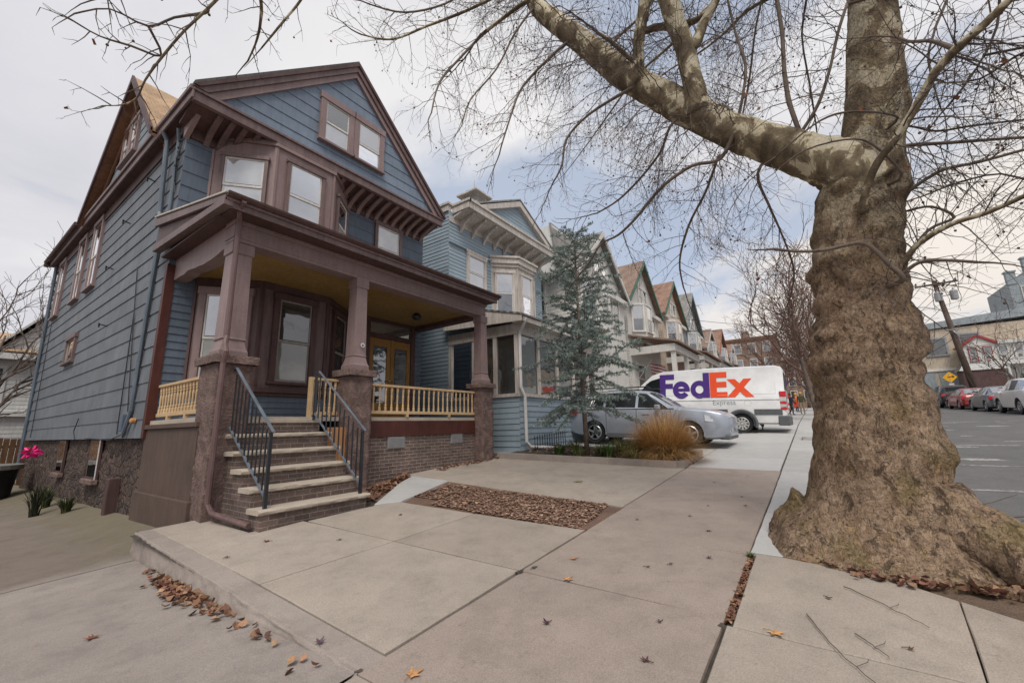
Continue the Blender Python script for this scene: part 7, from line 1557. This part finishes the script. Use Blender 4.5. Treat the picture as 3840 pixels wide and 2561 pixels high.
# --- cars along the far kerb (nose towards +x)
GRP = 'cars parked along the far kerb'
SED = flip([(-2.2, .3, .5, .68, .70, .64, .64, .5), (-2.0, .2, .52, .80, .84, .80, .79, .6), (-1.3, .19, .55, .88, .93, .87, .86, .64), (-.85, .19, .55, .92, .99, .88, .87, .66), (-.1, .19, .55, .93, 1.38, .88, .87, .55), (.5, .19, .55, .94, 1.43, .88, .87, .55), (1.05, .2, .55, .95, 1.38, .88, .87, .54), (1.75, .22, .56, .96, 1.02, .86, .85, .62), (2.15, .26, .56, .92, .97, .82, .80, .6), (2.25, .34, .56, .8, .82, .74, .72, .55)])
SUVp = flip([(-2.3, .36, .6, .86, .88, .66, .66, .52), (-2.12, .28, .64, .98, 1.02, .84, .83, .62), (-1.4, .27, .68, 1.08, 1.14, .92, .91, .68), (-1.0, .27, .68, 1.11, 1.19, .93, .92, .70), (-.3, .27, .68, 1.12, 1.68, .93, .92, .64), (.3, .27, .68, 1.13, 1.74, .93, .92, .64), (1.5, .27, .68, 1.15, 1.72, .93, .92, .62), (2.05, .3, .68, 1.16, 1.62, .92, .90, .6), (2.25, .4, .68, 1.1, 1.14, .86, .84, .6), (2.32, .44, .66, .9, .92, .8, .78, .6)])
gS = [('side_window', 'side', (-1.55, -.95), (-1.2, -.95), .06, .92), ('side_window', 'side', (-.9, 0), (-.9, 0), .06, .92), ('side_window', 'side', (.06, .78), (.06, .3), .06, .92), ('windscreen', 'front', .15, .82, .92, 0), ('rear_window', 'front', -1.7, -1.1, .9, 0)]
gU = [('side_window', 'side', (-2.0, -1.2), (-1.9, -1.2), .06, .93), ('side_window', 'side', (-1.12, -.1), (-1.12, -.1), .06, .93), ('side_window', 'side', (-.03, .92), (-.03, .4), .06, .93), ('windscreen', 'front', .35, .97, .93, 0), ('rear_window', 'front', -2.2, -2.07, .9, 0)]
def parked(lab, x, pr, gl, m, wr, suv, k):
    z = ROAD(x, 0); slope = math.atan(.056 if x < 22 else .04)
    o, B, ipl = car('parked_car', lab, GRP, 4.5, 1.76 if not suv else 1.86, pr, gl, M[m], [(1.35, 1), (1.35, -1), (-1.35, 1), (-1.35, -1)], wr, 'alloy', (x, -8.9, z), 0, (0, 0), {'trim': suv})
    o.rotation_euler = (slope, 0, R(-90))
    L = pr[0][0]; zb = .95 if suv else .78
    for s in (-1, 1):
        B('tail_light', *sorted((s * .62, s * .86)), L + .02, L + .22, zb - .1, zb + .1, M['red_lamp'], .02); B('headlight', *sorted((s * .5, s * .78)), -L - .22, -L - .05, .62 if not suv else .8, .74 if not suv else .94, M['clear_lamp'], .02); B('door_mirror', *sorted((s * .9, s * 1.05)), .6, .75, 1.0, 1.13, M[m], .03)
        for y in (-.8, .1): B('door_handle', *sorted((s * .87, s * .915)), y, y + .18, .84 + .12 * suv, .87 + .12 * suv, M[m], .006)
    B('rear_plate', -.2, .2, L - .005, L + .03, .55, .67, M['plate'], .004); B('rear_bumper', -.74, .74, L - .03, L + .2, .3, .48, M['greyplast' if suv else m], .03)
    return o
parked('white sport utility car parked at the far kerb, rightmost of the row', 32.1, SUVp, gU, 'carwhite', .37, 1, 0)
parked('dark grey saloon parked between the red car and the white one', 37.2, SED, gS, 'cargrey', .33, 0, 1)
parked('red saloon parked at the far kerb under the leaning pole', 42.7, SED, gS, 'carred', .33, 0, 2)
parked('black tall car parked left of the red one', 48.0, SUVp, gU, 'carblack', .37, 1, 3)
parked('silver car at the far left of the parked row, half behind the trunk', 53.2, SED, gS, 'carsilver', .33, 0, 4)
parked('pale car furthest up the street beyond the silver one', 58.6, SED, gS, 'carwhite', .33, 0, 5)

# ================================================================== PEOPLE FAR UP THE PAVEMENT
def person(label, x, y, rz, h, zones, stride, seed, hair):
    z = S(x, y); o = thing('person', label, 'person', (x, y, z), rz); k = h / 1.75
    P_ = dict(pel=(0, 0, .95), wst=(0, .0, 1.12), che=(0, 0, 1.34), nck=(0, .01, 1.48), hd0=(0, .02, 1.57), hd1=(0, .02, 1.70),
              hL=(.1, 0, .90), kL=(.11, stride * .28, .5), aL=(.11, stride * .30 - .06, .09), tL=(.12, stride * .30 + .12, .03), hR=(-.1, 0, .90), kR=(-.11, -stride * .12, .5), aR=(-.11, -stride * .42, .10), tR=(-.12, -stride * .42 + .16, .03),
              sL=(.19, 0, 1.42), eL=(.26, -.08 * stride, 1.14), wL=(.26, .10 - .1 * stride, .92), fL=(.25, .14 - .1 * stride, .84), sR=(-.19, 0, 1.42), eR=(-.26, .06 * stride, 1.14), wR=(-.25, .2 * stride + .1, .95), fR=(-.24, .22 * stride + .14, .88))
    rad = dict(pel=.15, wst=.145, che=.165, nck=.06, hd0=.085, hd1=.10, hL=.10, kL=.07, aL=.048, tL=.045, hR=.10, kR=.07, aR=.048, tR=.045, sL=.085, eL=.06, wL=.043, fL=.04, sR=.085, eR=.06, wR=.043, fR=.04)
    ed = [('pel', 'wst'), ('wst', 'che'), ('che', 'nck'), ('nck', 'hd0'), ('hd0', 'hd1'), ('pel', 'hL'), ('hL', 'kL'), ('kL', 'aL'), ('aL', 'tL'), ('pel', 'hR'), ('hR', 'kR'), ('kR', 'aR'), ('aR', 'tR'), ('che', 'sL'), ('sL', 'eL'), ('eL', 'wL'), ('wL', 'fL'), ('che', 'sR'), ('sR', 'eR'), ('eR', 'wR'), ('wR', 'fR')]
    ks = list(P_); me = bpy.data.meshes.new('body'); me.from_pydata([tuple(c * k for c in P_[q]) for q in ks], [(ks.index(a), ks.index(b)) for a, b in ed], []); b = bpy.data.objects.new('body', me); col.objects.link(b); b.parent = o
    sk = b.modifiers.new('skin', 'SKIN'); 
    for i, q in enumerate(ks): me.skin_vertices[0].data[i].radius = (rad[q] * k, rad[q] * k * (.8 if q in ('che', 'wst', 'pel') else 1)); me.skin_vertices[0].data[i].use_root = (q == 'pel')
    b.modifiers.new('sub', 'SUBSURF').levels = 1; b.modifiers['sub'].render_levels = 2
    m, nt, bs = newmat('clothes'); n = N(nt); sp = n.new('ShaderNodeSeparateXYZ'); n.link(n.coord(), sp.inputs[0]); st = []
    nt.links.new(n.ramp(n.math('DIVIDE', sp.outputs[2], 2.0 * k), zones, 'CONSTANT'), bs.inputs['Base Color']); bs.inputs['Roughness'].default_value = .8; me.materials.append(m)
    mb = MB(); mb.lathe((0, .0, 1.66 * k), [(.112 * k, 0), (.118 * k, .04 * k), (.10 * k, .1 * k), (.04 * k, .145 * k)], 12); mb.build('hair' if hair[0] == 'hair' else 'hat', M[hair[1]], o, local=True, smooth=True)
    return o
SK = (.35, .2, .14)
person('person in a long dark navy coat walking on the pavement beside the van', 34.6, 1.3, R(150), 1.42, [(0, (.02, .02, .02)), (.04, (.03, .035, .05)), (.36, (.018, .024, .045)), (.74, SK)], .7, 1, ('hair', 'black'))
p2_ = person('person in an olive jacket and khaki trousers holding an orange-red bag', 36.5, .72, R(100), 1.5, [(0, (.04, .03, .02)), (.04, (.34, .27, .18)), (.47, (.075, .075, .04)), (.74, SK)], .2, 2, ('hat', 'yellow'))
person('person in an orange work vest with a yellow helmet behind the walkers', 41.5, 1.15, R(180), 1.5, [(0, (.05, .04, .03)), (.04, (.06, .07, .10)), (.47, (.75, .16, .03)), (.74, SK)], .3, 3, ('hat', 'yellow'))
zb_ = S(36.4, .98); mb = MB(); mb.prism([(36.3, .92, zb_ + .52), (36.3, 1.2, zb_ + .52), (36.3, 1.17, zb_ + .84), (36.3, .95, zb_ + .84)], (.16, 0, 0)); mb.tube([(36.38, .98, zb_ + .84), (36.38, 1.06, zb_ + .93), (36.38, 1.14, zb_ + .84)], .012, 5); tag(mb.build('bag', M['orangered']), 'orange-red shopping bag held by the person in the olive jacket', 'bag')
